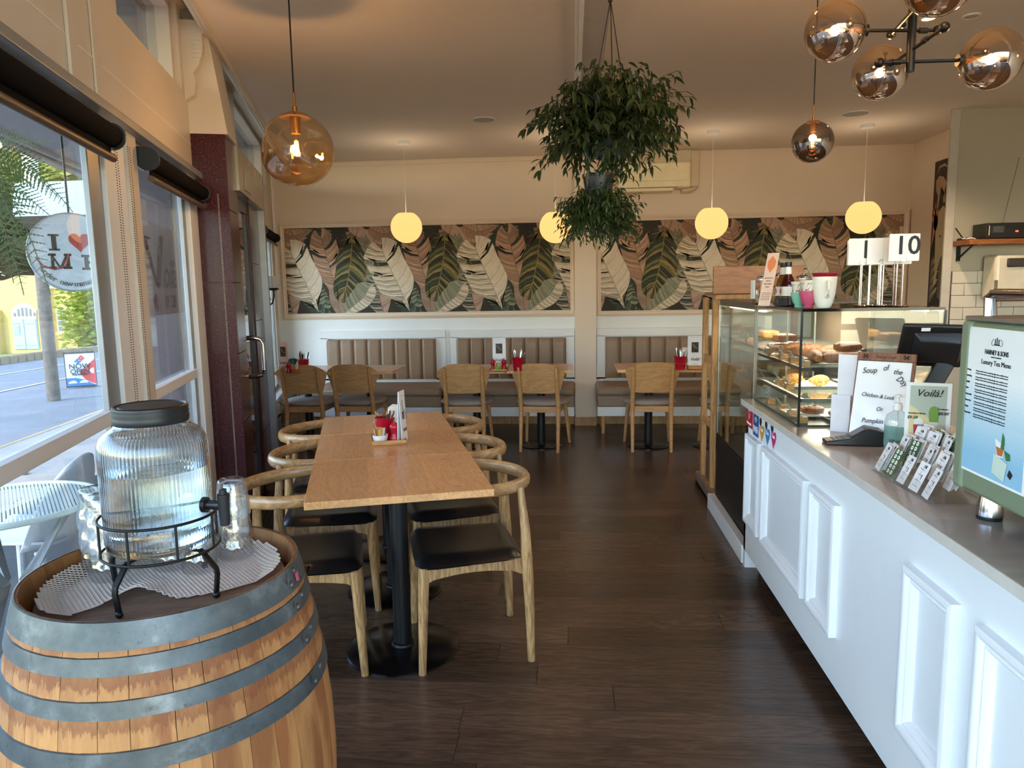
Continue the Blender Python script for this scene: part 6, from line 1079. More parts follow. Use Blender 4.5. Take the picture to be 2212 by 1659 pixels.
# fern fronds hanging in front of the near window
FN = leafmat('fern_leaf', (62, 84, 44), (96, 112, 62), .35); t = thing('hanging_fern', 'feathery fern fronds hanging at the left edge before the near window', 'fern', (-1.40, 1.72, 1.86)); rg = random.Random(12)
def frond(P0, P1, P2, wd, nm='frond', pn=20):
    b = B(); P0, P1, P2 = Vector(P0), Vector(P1), Vector(P2); Q = [P0*(1-s_)**2+P1*2*s_*(1-s_)+P2*s_*s_ for s_ in [i/pn for i in range(pn+1)]]; b.tube(Q, .0011, 4)
    for i in range(2, pn+1):
        d_ = (Q[i]-Q[i-1]).normalized(); sd = d_.cross(Vector((.35, -.93, .1))).normalized(); ww = wd*sin(pi*(i/pn)**.7*.93+.1)
        for s_ in (-1, 1):
            tip = Q[i]+sd*s_*ww+d_*ww*.55; n_ = 4
            for k_ in range(n_):
                c = Q[i]+(tip-Q[i])*(k_+.5)/n_; h = (tip-Q[i])/n_*.62; v_ = d_*ww*.12*(1-.15*k_); b.add([tuple(c-h), tuple(c+v_), tuple(c+h), tuple(c-v_)], [(0, 1, 2, 3)])
    return obj(nm, b, FN, t, smooth=0)
for P0, P1, P2, wd in (((-.02, 0, .01), (.04, -.02, .01), (.16, -.0, .0), .03), ((0, 0, 0), (.10, 0, -.04), (.175, .02, -.16), .035), ((-.02, 0, -.05), (.05, 0, -.1), (.13, 0, -.17), .034), ((-.03, 0, -.02), (.04, .02, -.12), (.095, .02, -.36), .04), ((-.05, 0, -.04), (.02, 0, -.2), (.04, 0, -.36), .04), ((-.06, .02, -.02), (-.0, 0, -.12), (.0, .02, -.33), .04), ((-.04, 0, -.03), (.05, .02, -.02), (.12, .05, -.12), .04), ((-.08, 0, 0), (-.04, 0, -.1), (-.02, 0, -.25), .04), ((-.06, 0, .02), (0, 0, .0), (.09, 0, -.10), .03), ((-.05, 0, 0), (.02, 0, -.12), (.06, .01, -.28), .035)): frond(P0, P1, P2, wd)
b = B(); b.lathe([(.04, -.08), (.07, 0), (.075, .0), (.06, -.02), (.0001, -.02)], 24, (-.09, 0, .03)); obj('pot', b, M('dark_plastic_pot', 0), t); b = B(); b.tube([(-.09, 0, .03), (-.03, 0, .3), (.0, 0, 1.0)], .002, 6); obj('hanger_wire', b, BLACK, t)
# leafy plant in a rope basket in the far left corner
t = thing('potted_plant', 'leafy plant in a woven rope basket in the far left corner', 'potted plant', (-2.93, 7.45, 0)); b = B()
for i in range(11): z = .012+i*.024; r = .13+.03*sin(pi*i/10); b.tube([(r*cos(2*pi*k_/40), r*sin(2*pi*k_/40), z) for k_ in range(40)], .0135, 6, closed=True)
obj('rope_basket', b, M('rope', (176, 156, 128), .9, bump=.3, vs=90), t, smooth=60); MN = leafmat('broad_leaf', (30, 56, 40), (46, 78, 52), .15)
for i, (x, y_, z, a_, s_) in enumerate(((-.16, -.1, .34, 3.3, 1.), (.10, -.12, .52, .3, 1.1), (-.02, -.05, .60, 1.6, 1), (-.10, 0, .72, 2.8, .9), (.14, .02, .44, -.3, 1), (-.12, -.12, .22, 3.8, .9), (.02, -.1, .80, 1.9, .9), (.05, .1, .66, .8, 1))):
    b = B(); at(b, T(x, y_, z), RZ(a_), RY(.5)); P_ = [(0, 0)]; 
    for k_ in range(1, 9): P_.append((.18*s_*k_/9, .075*s_*sin(pi*(k_/9)**.7)*(1 if k_ % 2 else .72)))
    P_.append((.19*s_, 0)); P_ += [(p_[0], -p_[1]) for p_ in P_[1:-1][::-1]]; b.add([(p_[0], p_[1], -.6*p_[0]**2) for p_ in P_], [tuple(range(len(P_)))]); obj('leaf', b, MN, t, smooth=0)
    b = B(); b.tube([(0, 0, .2), (x*.6, y_*.6, z*.8), (x, y_, z)], .004, 6); obj('stem', b, MN, t)
# ================================================================== table condiments
WB = wood('tray_wood', (212, 156, 92), (170, 112, 60), (.8, 5, 5), .45)
def mill(p, lb, s_=1.): 
    t = thing('pepper_mill', lb, 'pepper mill', p); b = B(); b.lathe([(.024*s_, 0), (.026*s_, .006*s_), (.026*s_, .022*s_), (.018*s_, .038*s_), (.0175*s_, .046*s_), (.021*s_, .05*s_), (.0175*s_, .054*s_), (.024*s_, .07*s_), (.023*s_, .082*s_), (.012*s_, .093*s_), (.0001, .095*s_)], 32); obj('body', b, RED, t, smooth=60)
    b = B(); b.lathe([(.004*s_, .093*s_), (.007*s_, .1*s_), (.004*s_, .104*s_)], 14); b.tube([(0, 0, .1*s_), (.006*s_, .0, .108*s_), (.018*s_, .002, .117*s_)], .0015, 6); obj('top_knob', b, CHROME, t)
def bucket(p, lb, s_=1., napkin=True, rz=0):
    t = thing('cutlery_bucket', lb, 'bucket', p, rz, 'red cutlery buckets'); b = B(); b.lathe([(.036*s_, 0), (.048*s_, .1*s_), (.050*s_, .102*s_), (.048*s_, .104*s_), (.046*s_, .1*s_), (.034*s_, .004), (.0001, .004)], 36); obj('pail', b, RED, t, smooth=50)
    b = B(); b.tube([(-.05*s_, 0, .092*s_), (-.056*s_, -.01, .07*s_), (-.05*s_, -.03*s_, .05*s_), (0, -.052*s_, .045*s_), (.05*s_, -.03*s_, .05*s_), (.056*s_, -.01, .07*s_), (.05*s_, 0, .092*s_)], .0015, 6); obj('wire_handle', b, CHROME, t); return t
def cutlery(p, n_, seed, grp, where, s_=1., col=CHROME):
    rg = random.Random(seed)
    for i in range(n_):
        a_ = rg.uniform(0, 2*pi); r = rg.uniform(.008, .03)*s_; tl_ = rg.uniform(.1, .42); x0, y0 = p[0]+r*cos(a_)*.6, p[1]+r*sin(a_)*.6; L_ = rg.uniform(.145, .17)*s_; d_ = Vector((cos(a_)*tl_, sin(a_)*tl_, 1)).normalized(); q = Vector((x0, y0, p[2]+.008))
        b = B(); b.tube([q, q+d_*L_*.5, q+d_*L_*.8, q+d_*L_*.95, q+d_*L_], [.0016, .0022, .0042, .0045, .002], 8, sq=(1.5, .5)); o = obj('cutlery', b, col, smooth=60); tag(o, 'metal cutlery handle standing in %s' % where, 'cutlery', grp)
def napkins(p, lb, s_=1.):
    b = B(); 
    for i in range(5): b.box((-.022*s_+i*.003, -.012+i*.004, 0), (.022*s_+i*.002, -.009+i*.004, .145*s_+.002*i))
    o = obj('folded_napkins', b, M('napkin', (222, 214, 202), .8)); o.location = p; o.rotation_euler = (.08, .1, .2); tag(o, lb, 'napkins')
def menu_card(p, rz, lb, h=.27, w_=.1, hand=False, tint=(238, 238, 240)):
    t = thing('menu_card', lb, 'menu', p, rz, 'tall folded menus'); m_ = M('menu_%d' % tint[1], tint, .45)
    for s_ in (-1, 1): b = B(); b.x = T(0, s_*.012, 0) @ RX(s_*.045); b.box((-w_/2, -.001, 0), (w_/2, .001, h)); obj('page', b, m_, t, smooth=0)
    b = B(); y_ = -.0175
    F_ = lambda x, z: T(x, y_+.0155*z/h*.75, z) @ RX(pi/2)
    if hand:
        text_into(b, 'Voilà', .026, F_(0, .06), shear=.35); b.x = F_(0, .14); b.tube([(-.018+.004*sin(i), .02+i*.006, 0) for i in range(9)], .0012, 4); b.add([(-.02, .01, 0), (.0, .012, 0), (-.002, -.025, 0), (-.015, -.03, 0)], [(0, 1, 2, 3)]); b.tube([(.0+.018*sin(a_*.35), .02-.012*a_*.5, 0) for a_ in range(9)], .0012, 4); b.tube([(-.04, .09, 0), (.03, .085, 0), (.034, -.06, 0)], .0006, 4)
    else:
        text_into(b, 'Voilà!', .036, F_(0, .085), shear=.35, bold=.0003); text_into(b, 'Coffee and Food', .007, F_(0, .045)); text_into(b, 'Remuera Road', .007, F_(0, .03))
    obj('lettering', b, INK, t, smooth=0)
    if not hand:
        b = B(); b.x = F_(0, .19); b.box((-.03, -.045, 0), (.03, .045, .0004), 0)
        for i in range(24): rg = random.Random(i); x, z = rg.uniform(-.025, .025), rg.uniform(-.04, .04); b.lathe([(.0045, .0006), (.0001, .0014)], 7, (x, z, 0), m=1, caps=False)
        b.tube([(-.02, .03, .001), (0, .0, .001), (.022, -.01, .001)], .002, 5, m=2); obj('photo_print', b, [M('photo_dark', (38, 24, 20), .5), M('photo_bean', (84, 50, 38), .4), M('photo_light', (190, 170, 150), .4)], t, smooth=0)
def bowl(p, lb, col, n_=14, s_=1.):
    t = thing('sugar_bowl', lb, 'bowl', p); b = B(); b.lathe([(.022*s_, 0), (.033*s_, .012*s_), (.038*s_, .04*s_), (.036*s_, .04*s_), (.031*s_, .014*s_), (.0001, .006*s_)], 36); obj('bowl_body', b, M('bowl_%d' % col[0], col, .35, bump=.2, vs=150), t, smooth=50); rg = random.Random(5); cs_ = [M('sachet_tan', (206, 170, 130), .6), M('sachet_white', (232, 222, 206), .6), M('sachet_brown', (150, 96, 66), .6), M('sachet_gold', (214, 160, 60), .6)]
    for i in range(n_): b = B(); a_ = 2*pi*i/n_; r = .022*s_*(.4+.6*((i*7) % 3)/2); b.x = T(r*cos(a_), r*sin(a_), .012*s_) @ RZ(a_) @ RY(.12); b.box((-.0015, -.008*s_, 0), (.0015, .008*s_, .06*s_)); obj('sachet', b, cs_[i % 4], t, smooth=0)
def wtray(p, rz, lb, wx, wy, wh=.02):
    t = thing('wooden_tray', lb, 'tray', p, rz); b = B(); b.box((-wx/2, -wy/2, 0), (wx/2, wy/2, .006)); obj('bottom', b, WB, t)
    for a0, a1 in (((-wx/2, -wy/2, 0), (wx/2, -wy/2+.006, wh)), ((-wx/2, wy/2-.006, 0), (wx/2, wy/2, wh)), ((-wx/2, -wy/2, 0), (-wx/2+.006, wy/2, wh)), ((wx/2-.006, -wy/2, 0), (wx/2, wy/2, wh))): b = B(); b.box(a0, a1); obj('side', b, WB, t, bevel=.001)
ZT2 = .7505; p = W(.125, 3.60, ZT2); wtray(p, A, 'pine condiment tray on the middle table of the row', .17, .21, .024)
bowl(W(.085, 3.545, ZT2+.0065), 'white dimpled bowl of sugar sachets in the pine tray', (232, 232, 230)); mill(W(.155, 3.55, ZT2+.0065), 'red pepper mill with chrome knob in the pine tray'); p = W(.115, 3.64, ZT2+.0065); bucket(p, 'red metal bucket of cutlery in the pine tray', 1.05, rz=A)
cutlery(p, 12, 4, 'cutlery in the tray bucket', 'the bucket on the middle table of the row', .9, M('bronze_cutlery', (150, 126, 108), .2, .9)); napkins((p.x+.03, p.y+.01, p.z+.02), 'stack of folded napkins standing in the tray bucket')
menu_card(W(.192, 3.545, ZT2+.007), A+radians(68), 'folded white menu with coffee cup drawing standing in the pine tray', .25, .085, hand=True)
mill((-2.60, 6.45, ZT2), 'red pepper mill on the corner table beside the bucket'); bucket((-2.50, 6.56, ZT2), 'red cutlery bucket on the corner table near the plant', 1.1); cutlery((-2.50, 6.56, ZT2), 8, 6, 'cutlery on the corner table', 'the bucket of the corner table', 1.1); napkins((-2.53, 6.57, ZT2+.02), 'folded napkins in the corner table bucket'); bowl((-2.52, 6.42, ZT2), 'orange bowl of sugar sachets on the corner table', (206, 104, 60)); menu_card((-2.665, 6.52, ZT2), -.3, 'pinkish tall menu with photo on the corner table', .28, .08, tint=(226, 186, 166))
wtray((-.66, 6.52, ZT2), 0, 'small wooden tray under the menu on the middle back table', .15, .16); menu_card((-.665, 6.56, ZT2+.0065), 0, 'tall white menu with coffee bean photo on the middle back table', .29, .12); bowl((-.67, 6.47, ZT2+.0065), 'lime green bowl of sachets before the tall menu', (120, 176, 60), s_=.95); mill((-.62, 6.51, ZT2+.0065), 'red pepper mill right behind the lime bowl'); mill((-.72, 6.51, ZT2+.0065), 'red salt mill left behind the lime bowl')
bucket((-.49, 6.50, ZT2), 'red cutlery bucket right of the tall menu on the middle back table', 1.15); cutlery((-.49, 6.50, ZT2), 9, 7, 'cutlery on the middle back table', 'the bucket of the middle back table', 1.15)
bucket((.945, 6.50, ZT2), 'red cutlery bucket with napkins on the table right of the column', 1.15); cutlery((.945, 6.50, ZT2), 9, 8, 'cutlery right of the column', 'the bucket right of the column', 1.15); napkins((.96, 6.51, ZT2+.03), 'white napkin roll standing in the bucket right of the column', 1.1)
wtray((1.07, 6.50, ZT2), 0, 'small wooden stand under the menu right of the column', .13, .08, .04); menu_card((1.07, 6.50, ZT2+.0065), 0, 'tall white menu with coffee bean photo right of the column', .29, .125)
# doormat
p = W(-.50, 5.05, .002); t = thing('doormat', 'dark ribbed doormat inside the glass shop door', 'doormat', p, A); b = B(); b.box((-.2, -.5, 0), (.35, .55, .008)); obj('backing', b, M('mat_rubber', (26, 28, 32), .8), t)
b = B()
for i in range(15): b.box((-.18+i*.034, -.47, .008), (-.165+i*.034, .52, .013))
obj('ribs', b, M('mat_rib', (44, 48, 54), .9), t, smooth=0)
# ================================================================== stickers on the near window glass
CF = Matrix(((0, 0, 1, 0), (-1, 0, 0, 0), (0, 1, 0, 0), (0, 0, 0, 1)))  # XY plane -> seen from inside (+v side): x' = -u ... mirrored below
IN = Matrix(((0, 0, 1, 0), (1, 0, 0, 0), (0, 1, 0, 0), (0, 0, 0, 1)))    # lettering plane facing +v, reading along +u
pd = CAM0 = Vector((0, 0, 1.5)); dd_ = (RT*((157-1106)/1573.75)-UP*((545-829.5)/1573.75)+FW).normalized(); SD = 5.2; cpt = CAM0+dd_*SD
t = thing('round_sign', 'round white hanging sign reading I heart ME under new management outside the near window', 'sign', cpt, math.atan2(-dd_.x, dd_.y)+.12); R0 = .235; q_ = R0/.165; XZ = RX(pi/2) @ Matrix.Scale(q_, 4)
R0 = .165; b = B(); b.x = XZ; b.lathe([(.0001, -.03), (R0*.99, -.03), (R0, -.02), (R0, 0), (R0-.006, .004), (R0-.009, 0), (.0001, 0)], 64, caps=False); obj('sign_disc', b, M('sign_disc_white', (206, 216, 226), .5), t)
b = B(); b.x = XZ @ T(0, 0, .0045); b.lathe([(R0, 0), (R0-.005, 0)], 64, caps=False); obj('rim_band', b, M('decal_grey', (150, 158, 164), .5), t, smooth=0)
b = B(); b.x = XZ; b.box((-.004, R0-.005, -.02), (.004, .9, -.012)); obj('hanger', b, BLACK, t)
b = B(); b.x = XZ @ T(0, 0, .0012)
def slab(cx, cy, parts):
    for x0, y0, x1, y1 in parts: b.add([(cx+x0, cy+y0, 0), (cx+x1, cy+y0, 0), (cx+x1, cy+y1, 0), (cx+x0, cy+y1, 0)], [(0, 1, 2, 3)])
slab(-.065, .04, [(-.02, .026, .02, .034), (-.02, -.034, .02, -.026), (-.009, -.03, .009, .03)])
cx_, cy_ = -.048, -.038
slab(cx_, cy_, [(-.042, .022, -.014, .032), (.014, .022, .042, .032), (-.042, -.032, -.014, -.022), (.010, -.032, .042, -.022), (-.034, -.03, -.022, .03), (.020, -.03, .035, .03)])
b.add([(cx_-.028, cy_+.03, 0), (cx_+.004, cy_-.03, 0), (cx_-.006, cy_-.03, 0), (cx_-.034, cy_+.03, 0)][::-1], [(0, 1, 2, 3)]); b.add([(cx_+.022, cy_+.03, 0), (cx_+.034, cy_+.03, 0), (cx_+.004, cy_-.03, 0), (cx_-.006, cy_-.03, 0)], [(0, 1, 2, 3)])
slab(.062, -.042, [(-.032, .022, .032, .032), (-.032, -.032, .032, -.022), (-.022, -.03, -.006, .03), (.022, .012, .032, .03), (.022, -.03, .032, -.012), (-.01, -.005, .014, .005), (.006, -.012, .014, .012)])
s_ = 'under new management'; n_ = len(s_)
for i, ch in enumerate(s_):
    if ch == ' ': continue
    a_ = -pi/2-1.0+2.0*i/(n_-1); text_into(b, ch, .033, T(cos(a_)*.134, sin(a_)*.134, 0) @ RZ(a_+pi/2))
b.tube([(-.135, -.02, 0), (-.115, -.055, 0), (-.07, -.072, 0), (-.02, -.06, 0)], .002, 5); obj('lettering', b, M('decal_ink', (50, 50, 48), .6), t, smooth=0)
b = B(); b.x = XZ @ T(.03, .045, .0016); hp = [(.042*(16*sin(a_)**3)/16, .042*(13*cos(a_)-5*cos(2*a_)-2*cos(3*a_)-cos(4*a_))/15) for a_ in [2*pi*j/30 for j in range(30)]]; b.add([(x, y_, 0) for x, y_ in hp], [tuple(range(30))]); b.tube([(-.165, -.07, .0006), (-.14, -.105, .0006), (-.10, -.118, .0006), (-.06, -.10, .0006), (-.045, -.05, .0006)], .003, 5); obj('red_heart', b, M('heart_decal', (186, 72, 72), .5), t, smooth=0)
# shop board outside behind the narrow window
t = thing('shop_sign_board', 'white outdoor shop board with phone symbol behind the narrow window', 'sign', W(-1.2, 5.13, 1.63), A); b = B(); b.x = IN; b.box((-.47, -.27, -.02), (.45, .29, 0)); obj('board', b, M('sign_white', (240, 244, 250), .5), t, smooth=0)
b = B(); b.x = IN @ T(0, 0, .001) @ Matrix.Diagonal((.78, .9, 1, 1)); b.add([(-.60, .19, 0), (-.49, .21, 0), (-.26, -.10, 0), (-.33, -.10, 0)], [(0, 1, 2, 3)]); b.tube([(-.30, -.1, 0), (-.22, .05, 0), (-.12, .24, 0)], .022, 6); b.tube([(-.60, .17, 0), (-.54, .22, 0), (-.44, .215, 0)], .008, 6); text_into(b, 'oilà', .30, T(.14, -.02, 0), shear=.3); text_into(b, '09 520', .13, T(.1, -.215, 0), bold=.001); b.tube([(-.37+.055*cos(i*.3), -.215+.055*sin(i*.3), 0) for i in range(22)], .004, 5); b.tube([(-.385, -.185, 0), (-.40, -.215, 0), (-.375, -.245, 0), (-.355, -.24, 0)], .009, 6); obj('lettering', b, M('sign_ink', (22, 20, 26), .6), t, smooth=0)
b = B(); b.x = IN; b.box((-.44, -1.6, -.05), (-.40, 1.25, -.02)); b.box((.38, -1.6, -.05), (.42, 1.25, -.02)); obj('posts', b, M('sign_post', (96, 92, 96), .6), t, smooth=0)
# ================================================================== the street: ground falls away from the shop
CAM0 = Vector((0, 0, 1.5)); GD = Vector((-.62, .785, 0))
def zg(x, y): return -.04-.04*max(0, x*GD.x+y*GD.y-3)
def far(px, py, dist=None, z=None):
    """world point along a line of sight worked out from the survey of the photo"""
    d_ = (RT*((px-1106)/1573.75)-UP*((py-829.5)/1573.75)+FW).normalized()
    if dist: return CAM0+d_*dist
    s_ = 3.
    for _ in range(60): p_ = CAM0+d_*s_; s_ += (p_.z-zg(p_.x, p_.y))/max(.02, -d_.z+.04*0)*.5
    return CAM0+d_*s_
def gquad(name, m_, v0, v1, u0, u1, dz, nv=12, nu=16):
    b = B(); b.grid(nv, nu, lambda s_, r_: (lambda p_: (p_.x, p_.y, zg(p_.x, p_.y)+dz))(W(v0+(v1-v0)*s_, u0+(u1-u0)*r_))); o = obj(name, b, m_, smooth=0); o['kind'] = 'structure'; return o
ASPH = M('asphalt', (120, 122, 126), .85, var=.12, vs=1.5, bump=.1); FOOT = M('footpath_concrete', (150, 146, 142), .8, var=.1, vs=2.)
gquad('street_ground', M('verge_grass', (120, 140, 70), .9, var=.2, vs=1), -90, -19, -30, 120, -.02); gquad('road', ASPH, -15, -4.4, -30, 90, -.0, 16, 40); gquad('far_footpath', M('tan_footpath', (186, 166, 136), .8, var=.08), -19.5, -15, -30, 90, .06)
# footpath of slate-like slabs beside the windows: the near ones are single pieces
fp = gquad('footpath', FOOT, -4.4, -.9, -3, 40, -.02); SL = M('paving_slab', (160, 152, 144), .75, var=.16, vs=3, bump=.08); rg = random.Random(6); me_ = {}
for i in range(7):
    for j in range(13):
        v0_, u0_ = -1.0-(i+1)*.46, 1.0+j*.52+(.26 if i % 2 else 0); p_ = W(v0_+.23, u0_+.26); b = B(); g_ = .006; jt = [rg.uniform(-.03, .03) for _ in range(4)]
        b.add([(-.227, -.256+jt[0], 0), (.227, -.256+jt[1], 0), (.227, .256+jt[1], 0), (-.227, .256+jt[0], 0)], [(0, 1, 2, 3)]); b.add([(-.227, -.256+jt[0], -.02), (.227, -.256+jt[1], -.02), (.227, .256+jt[1], -.02), (-.227, .256+jt[0], -.02)], [(0, 3, 2, 1)]); b.f += [(0, 4, 5, 1), (1, 5, 6, 2), (2, 6, 7, 3), (3, 7, 4, 0)]; b.m += [0]*4
        o = obj('paving_slab', b, SL, smooth=0, parent=fp); o.location = (p_.x, p_.y, zg(p_.x, p_.y)+.004+rg.uniform(0, .004)); o.rotation_euler = (0, 0, A)
b = B(); b.box((-4.55, -3, -.3), (-4.4, 9, .02)); 
o = obj('kerb', b, M('kerb_stone', (128, 126, 124), .8)); o.rotation_euler = (radians(-1.2), 0, A); o.location = (0, 0, -.05); o['kind'] = 'structure'
for v0_, wd in ((-8.3, .12), (-11.5, .12)): gquad('road_marking', M('road_paint', (226, 226, 220), .7), v0_, v0_+wd, -10, 60, .015, 1, 30)
# low stone edging across the road
LS = M('rubble_stone', (150, 128, 100), .85, var=.2); le = thing('low_stone_edging', 'low tan rubble stone edging across the road', 'wall', W(-15.1, 45)); rg = random.Random(3)
for i in range(60):
    p_ = W(-15.1, 16+i*.85); b = B(); b.box((-.2, 0, -.1), (.2, .8, .30+rg.uniform(0, .06))); o = obj('stone', b, LS, le, bevel=.04); o.matrix_world = T(p_.x, p_.y, zg(p_.x, p_.y)) @ RZ(A+rg.uniform(-.03, .03)); o.matrix_parent_inverse = T(*le.location).inverted()
# verandah over the footpath
b = B(); b.box((-3.05, -2.5, 2.92), (-1.0, 12.6, 3.06)); b.box((-3.12, -2.5, 2.86), (-3.03, 12.6, 3.12)); b.box((-2.98, -2.5, 2.88), (-2.93, 12.6, 2.93)); o = obj('verandah_roof', b, M('verandah_soffit', (150, 142, 140), .7), smooth=0); o.rotation_euler = (0, 0, A); tag(o, 'grey shop verandah roof over the footpath outside the windows', 'verandah')
# neighbouring building end wall: maroon pier outside
b = B(); b.box((-1.78, 5.85, -.3), (-1.0, 6.05, 2.9)); o = obj('wall_neighbour', b, M('plum_render', (92, 84, 94), .5), smooth=0); o.rotation_euler = (0, 0, A); o['kind'] = 'structure'
# grey-blue canopy fascia beyond
q0, q1 = far(28, 395, 11), far(197, 389, 10.4); q2, q3 = far(28, 468, 11), far(197, 463, 10.4); t = thing('street_canopy', 'pale blue canopy fascia with dark underside beyond the verandah', 'canopy', (q3.x, q3.y, zg(q3.x, q3.y)))
off = Vector((-.55, .83, 0))*7; b = B(); V = [q2, q3, q1, q0]; L0 = Vector(t.location); back = [p_+off for p_ in V]; b.add([tuple(p_-L0) for p_ in V+back], [(0, 1, 2, 3), (7, 6, 5, 4), (0, 4, 5, 1), (1, 5, 6, 2), (2, 6, 7, 3), (3, 7, 4, 0)])
b.m = [0, 1, 1, 1, 0, 1]; obj('fascia_box', b, [M('pale_blue_fascia', (172, 196, 212), .6, var=.06, vs=6), M('dark_timber_soffit', (92, 74, 60), .7)], t, smooth=0)
# tall pole
pb = far(117, 866); px_, py_ = pb.x*1.0, pb.y; t = thing('street_pole', 'tall weathered wooden street pole with pale pipe on top', 'pole', (px_, py_, zg(px_, py_))); b = B(); b.tube([(0, 0, 0), (0, 0, 3.6)], [.12, .11], 16); obj('pole_shaft', b, M('weathered_pole', (112, 104, 96), .85, var=.3, vs=9), t); b = B(); b.tube([(0, 0, 3.55), (0, 0, 8)], .13, 16); obj('pale_pipe', b, M('pale_pipe', (214, 206, 180), .6), t)
# sandwich board: blue and red pizza advert
pa = far(178, 838); t = thing('pavement_sign', 'blue and red pavement sign reading NOW OPEN on the street', 'sandwich board', (pa.x, pa.y, zg(pa.x, pa.y)), .62); S_ = (pa-CAM0).length/14.0; hS, wS = .52*S_+.08, .21*S_
b = B(); b.x = RX(radians(-8)); b.box((-wS*1.06, 0, .03), (wS*1.06, .02, hS*1.04)); b.x = T(0, hS*.28, 0) @ RX(radians(8)); b.box((-wS*1.06, 0, 0), (wS*1.06, .02, hS)); obj('frame', b, M('board_frame', (60, 62, 66), .6), t, smooth=0)
fp_ = lambda P, d_: [(x*wS, -.004-d_*.003, .06+z*(hS-.07)) for x, z in P]; b = B(); b.x = RX(radians(-8)); b.add(fp_([(-1, 0), (1, 0), (1, 1), (-1, 1)], 0), [(0, 1, 2, 3)], 0); b.add(fp_([(-1, 0), (.95, 0), (.2, .18), (-.4, .25), (-1, .25)], 1), [(0, 1, 2, 3, 4)], 1); b.add(fp_([(1, 0.02), (1, .82), (-.1, .42), (.25, .18)], 1.5), [(0, 1, 2, 3)], 2)
for cx_ in (-.6, .15): b.add([(cx_*wS+.3*wS*cos(a_), -.012, .06+(hS-.07)*.08+.13*hS*sin(a_)*.6) for a_ in [pi*i/10 for i in range(11)]], [tuple(range(11))], 0)
b.add([(wS*(.9+.3*cos(a_)), -.012, .06+(hS-.07)*(.45+.09*sin(a_))) for a_ in [pi/2+pi*i/8 for i in range(9)]], [tuple(range(9))], 0)
for cx_, cz_, k_ in ((-.16, .76, 1), (.10, .86, 2)): b.x = RX(radians(-8)) @ T(cx_*wS, -.014, .06+cz_*(hS-.07)) @ RY(pi/4); h_ = .17*wS; b.add([(-h_, 0, -h_), (h_, 0, -h_), (h_, 0, h_), (-h_, 0, h_)], [(0, 1, 2, 3)], k_)
b.x = RX(radians(-8))
for dx, dz in ((-.06, .79), (-.25, .73), (.10, .86)): b.add([(dx*wS+.035*wS*cos(a_), -.018, .06+dz*(hS-.07)+.035*wS*sin(a_)) for a_ in [2*pi*i/10 for i in range(10)]], [tuple(range(10))], 0)
obj('printed_face', b, [M('ad_white', (214, 224, 232), .6), M('ad_blue', (58, 118, 176), .6), M('ad_red', (206, 70, 70), .6)], t, smooth=0)
b = B(); b.x = RX(radians(-8)); text_into(b, 'NOW', wS*.56, T(-.05*wS, -.025, .06+.60*(hS-.07)) @ RX(pi/2), bold=.002); text_into(b, 'OPEN', wS*.52, T(-.05*wS, -.025, .06+.44*(hS-.07)) @ RX(pi/2), bold=.002); text_into(b, 'FOR DELIVERY', wS*.17, T(-.05*wS, -.025, .06+.345*(hS-.07)) @ RX(pi/2), bold=.003); obj('lettering', b, M('ad_ink', (20, 28, 40), .6), t, smooth=0)
# pale yellow hall across the road (2.3 times farther than its look suggests because the street drops)
K_ = 2.3; O = CAM0*(1-K_)
def hp(x, z, dy=0): return (x*K_, 18.8*K_+dy, 1.5+(z-1.5)*K_)
YEL = M('yellow_render', (214, 184, 112), .8, var=.04, vs=.6); bl = thing('yellow_hall', 'pale yellow rendered hall with blue arched doors across the road', 'building', (-14.5*K_, 18.8*K_, 1.5-1.5*K_)); Lb = Vector(bl.location)
def hb(x0, z0, x1, z1, d0, d1, nm, m_, par=bl, **k): 
    a_, c_ = Vector(hp(x0, z0, d0))-Lb, Vector(hp(x1, z1, d1))-Lb; b = B(); b.box((a_.x, a_.y, a_.z), (c_.x, c_.y, c_.z)); return obj(nm, b, m_, par, smooth=0, **k)
gb = [(-18.5, -.3), (-14.25, -.3), (-14.25, 1.86), (-14.6, 1.98), (-14.95, 2.03), (-15.4, 1.9), (-16.4, 1.84), (-18.5, 1.84)]; b = B(); P_ = [Vector(hp(x, z))-Lb for x, z in gb]; Q_ = [p_+Vector((0, 9, 0)) for p_ in P_]; n_ = len(P_); b.add([tuple(p_) for p_ in P_+Q_], [tuple(range(n_)), tuple(range(2*n_-1, n_-1, -1))]+[(i, n_+i, n_+(i+1) % n_, (i+1) % n_) for i in range(n_)]); obj('wall', b, YEL, bl, smooth=0)
hb(-14.3, -.3, -13.45, 1.68, .4, 9, 'side_wing', YEL); hb(-14.34, 1.66, -13.38, 1.74, .2, 9.3, 'parapet', M('yellow_coping', (236, 216, 160), .8)); hb(-15.75, -.3, -15.55, 1.1, -.5, 0, 'buttress', YEL); hb(-13.62, -.3, -13.45, 1.25, .0, .4, 'buttress', YEL)
dm = hb(-15.27, .02, -14.55, .86, -.06, .05, 'door_frame', M('pale_blue_door', (168, 190, 196), .6)); b = B(); P_ = [(-15.27, .86), (-14.55, .86), (-14.53, 1.1), (-14.7, 1.22), (-14.9, 1.3), (-15.1, 1.22), (-15.27, 1.1)]; b.add([tuple(Vector(hp(x, z, -.05))-Lb) for x, z in P_], [tuple(range(7))]); obj('arch_light', b, M('white_tracery', (222, 222, 214), .6), bl, smooth=0)
for i in range(6): x = -15.20+i*.115; z1 = 1.16 if i in (2, 3) else (1.12 if i in (1, 4) else 1.02); hb(x, .92, x+.06, z1, -.08, -.06, 'lancet_pane', M('dark_pane', (110, 116, 118), .2))
for i in range(2): hb(-15.25+i*.36, .03, -14.93+i*.36, .84, -.10, -.06, 'door_leaf', M('pale_blue_door', 0))
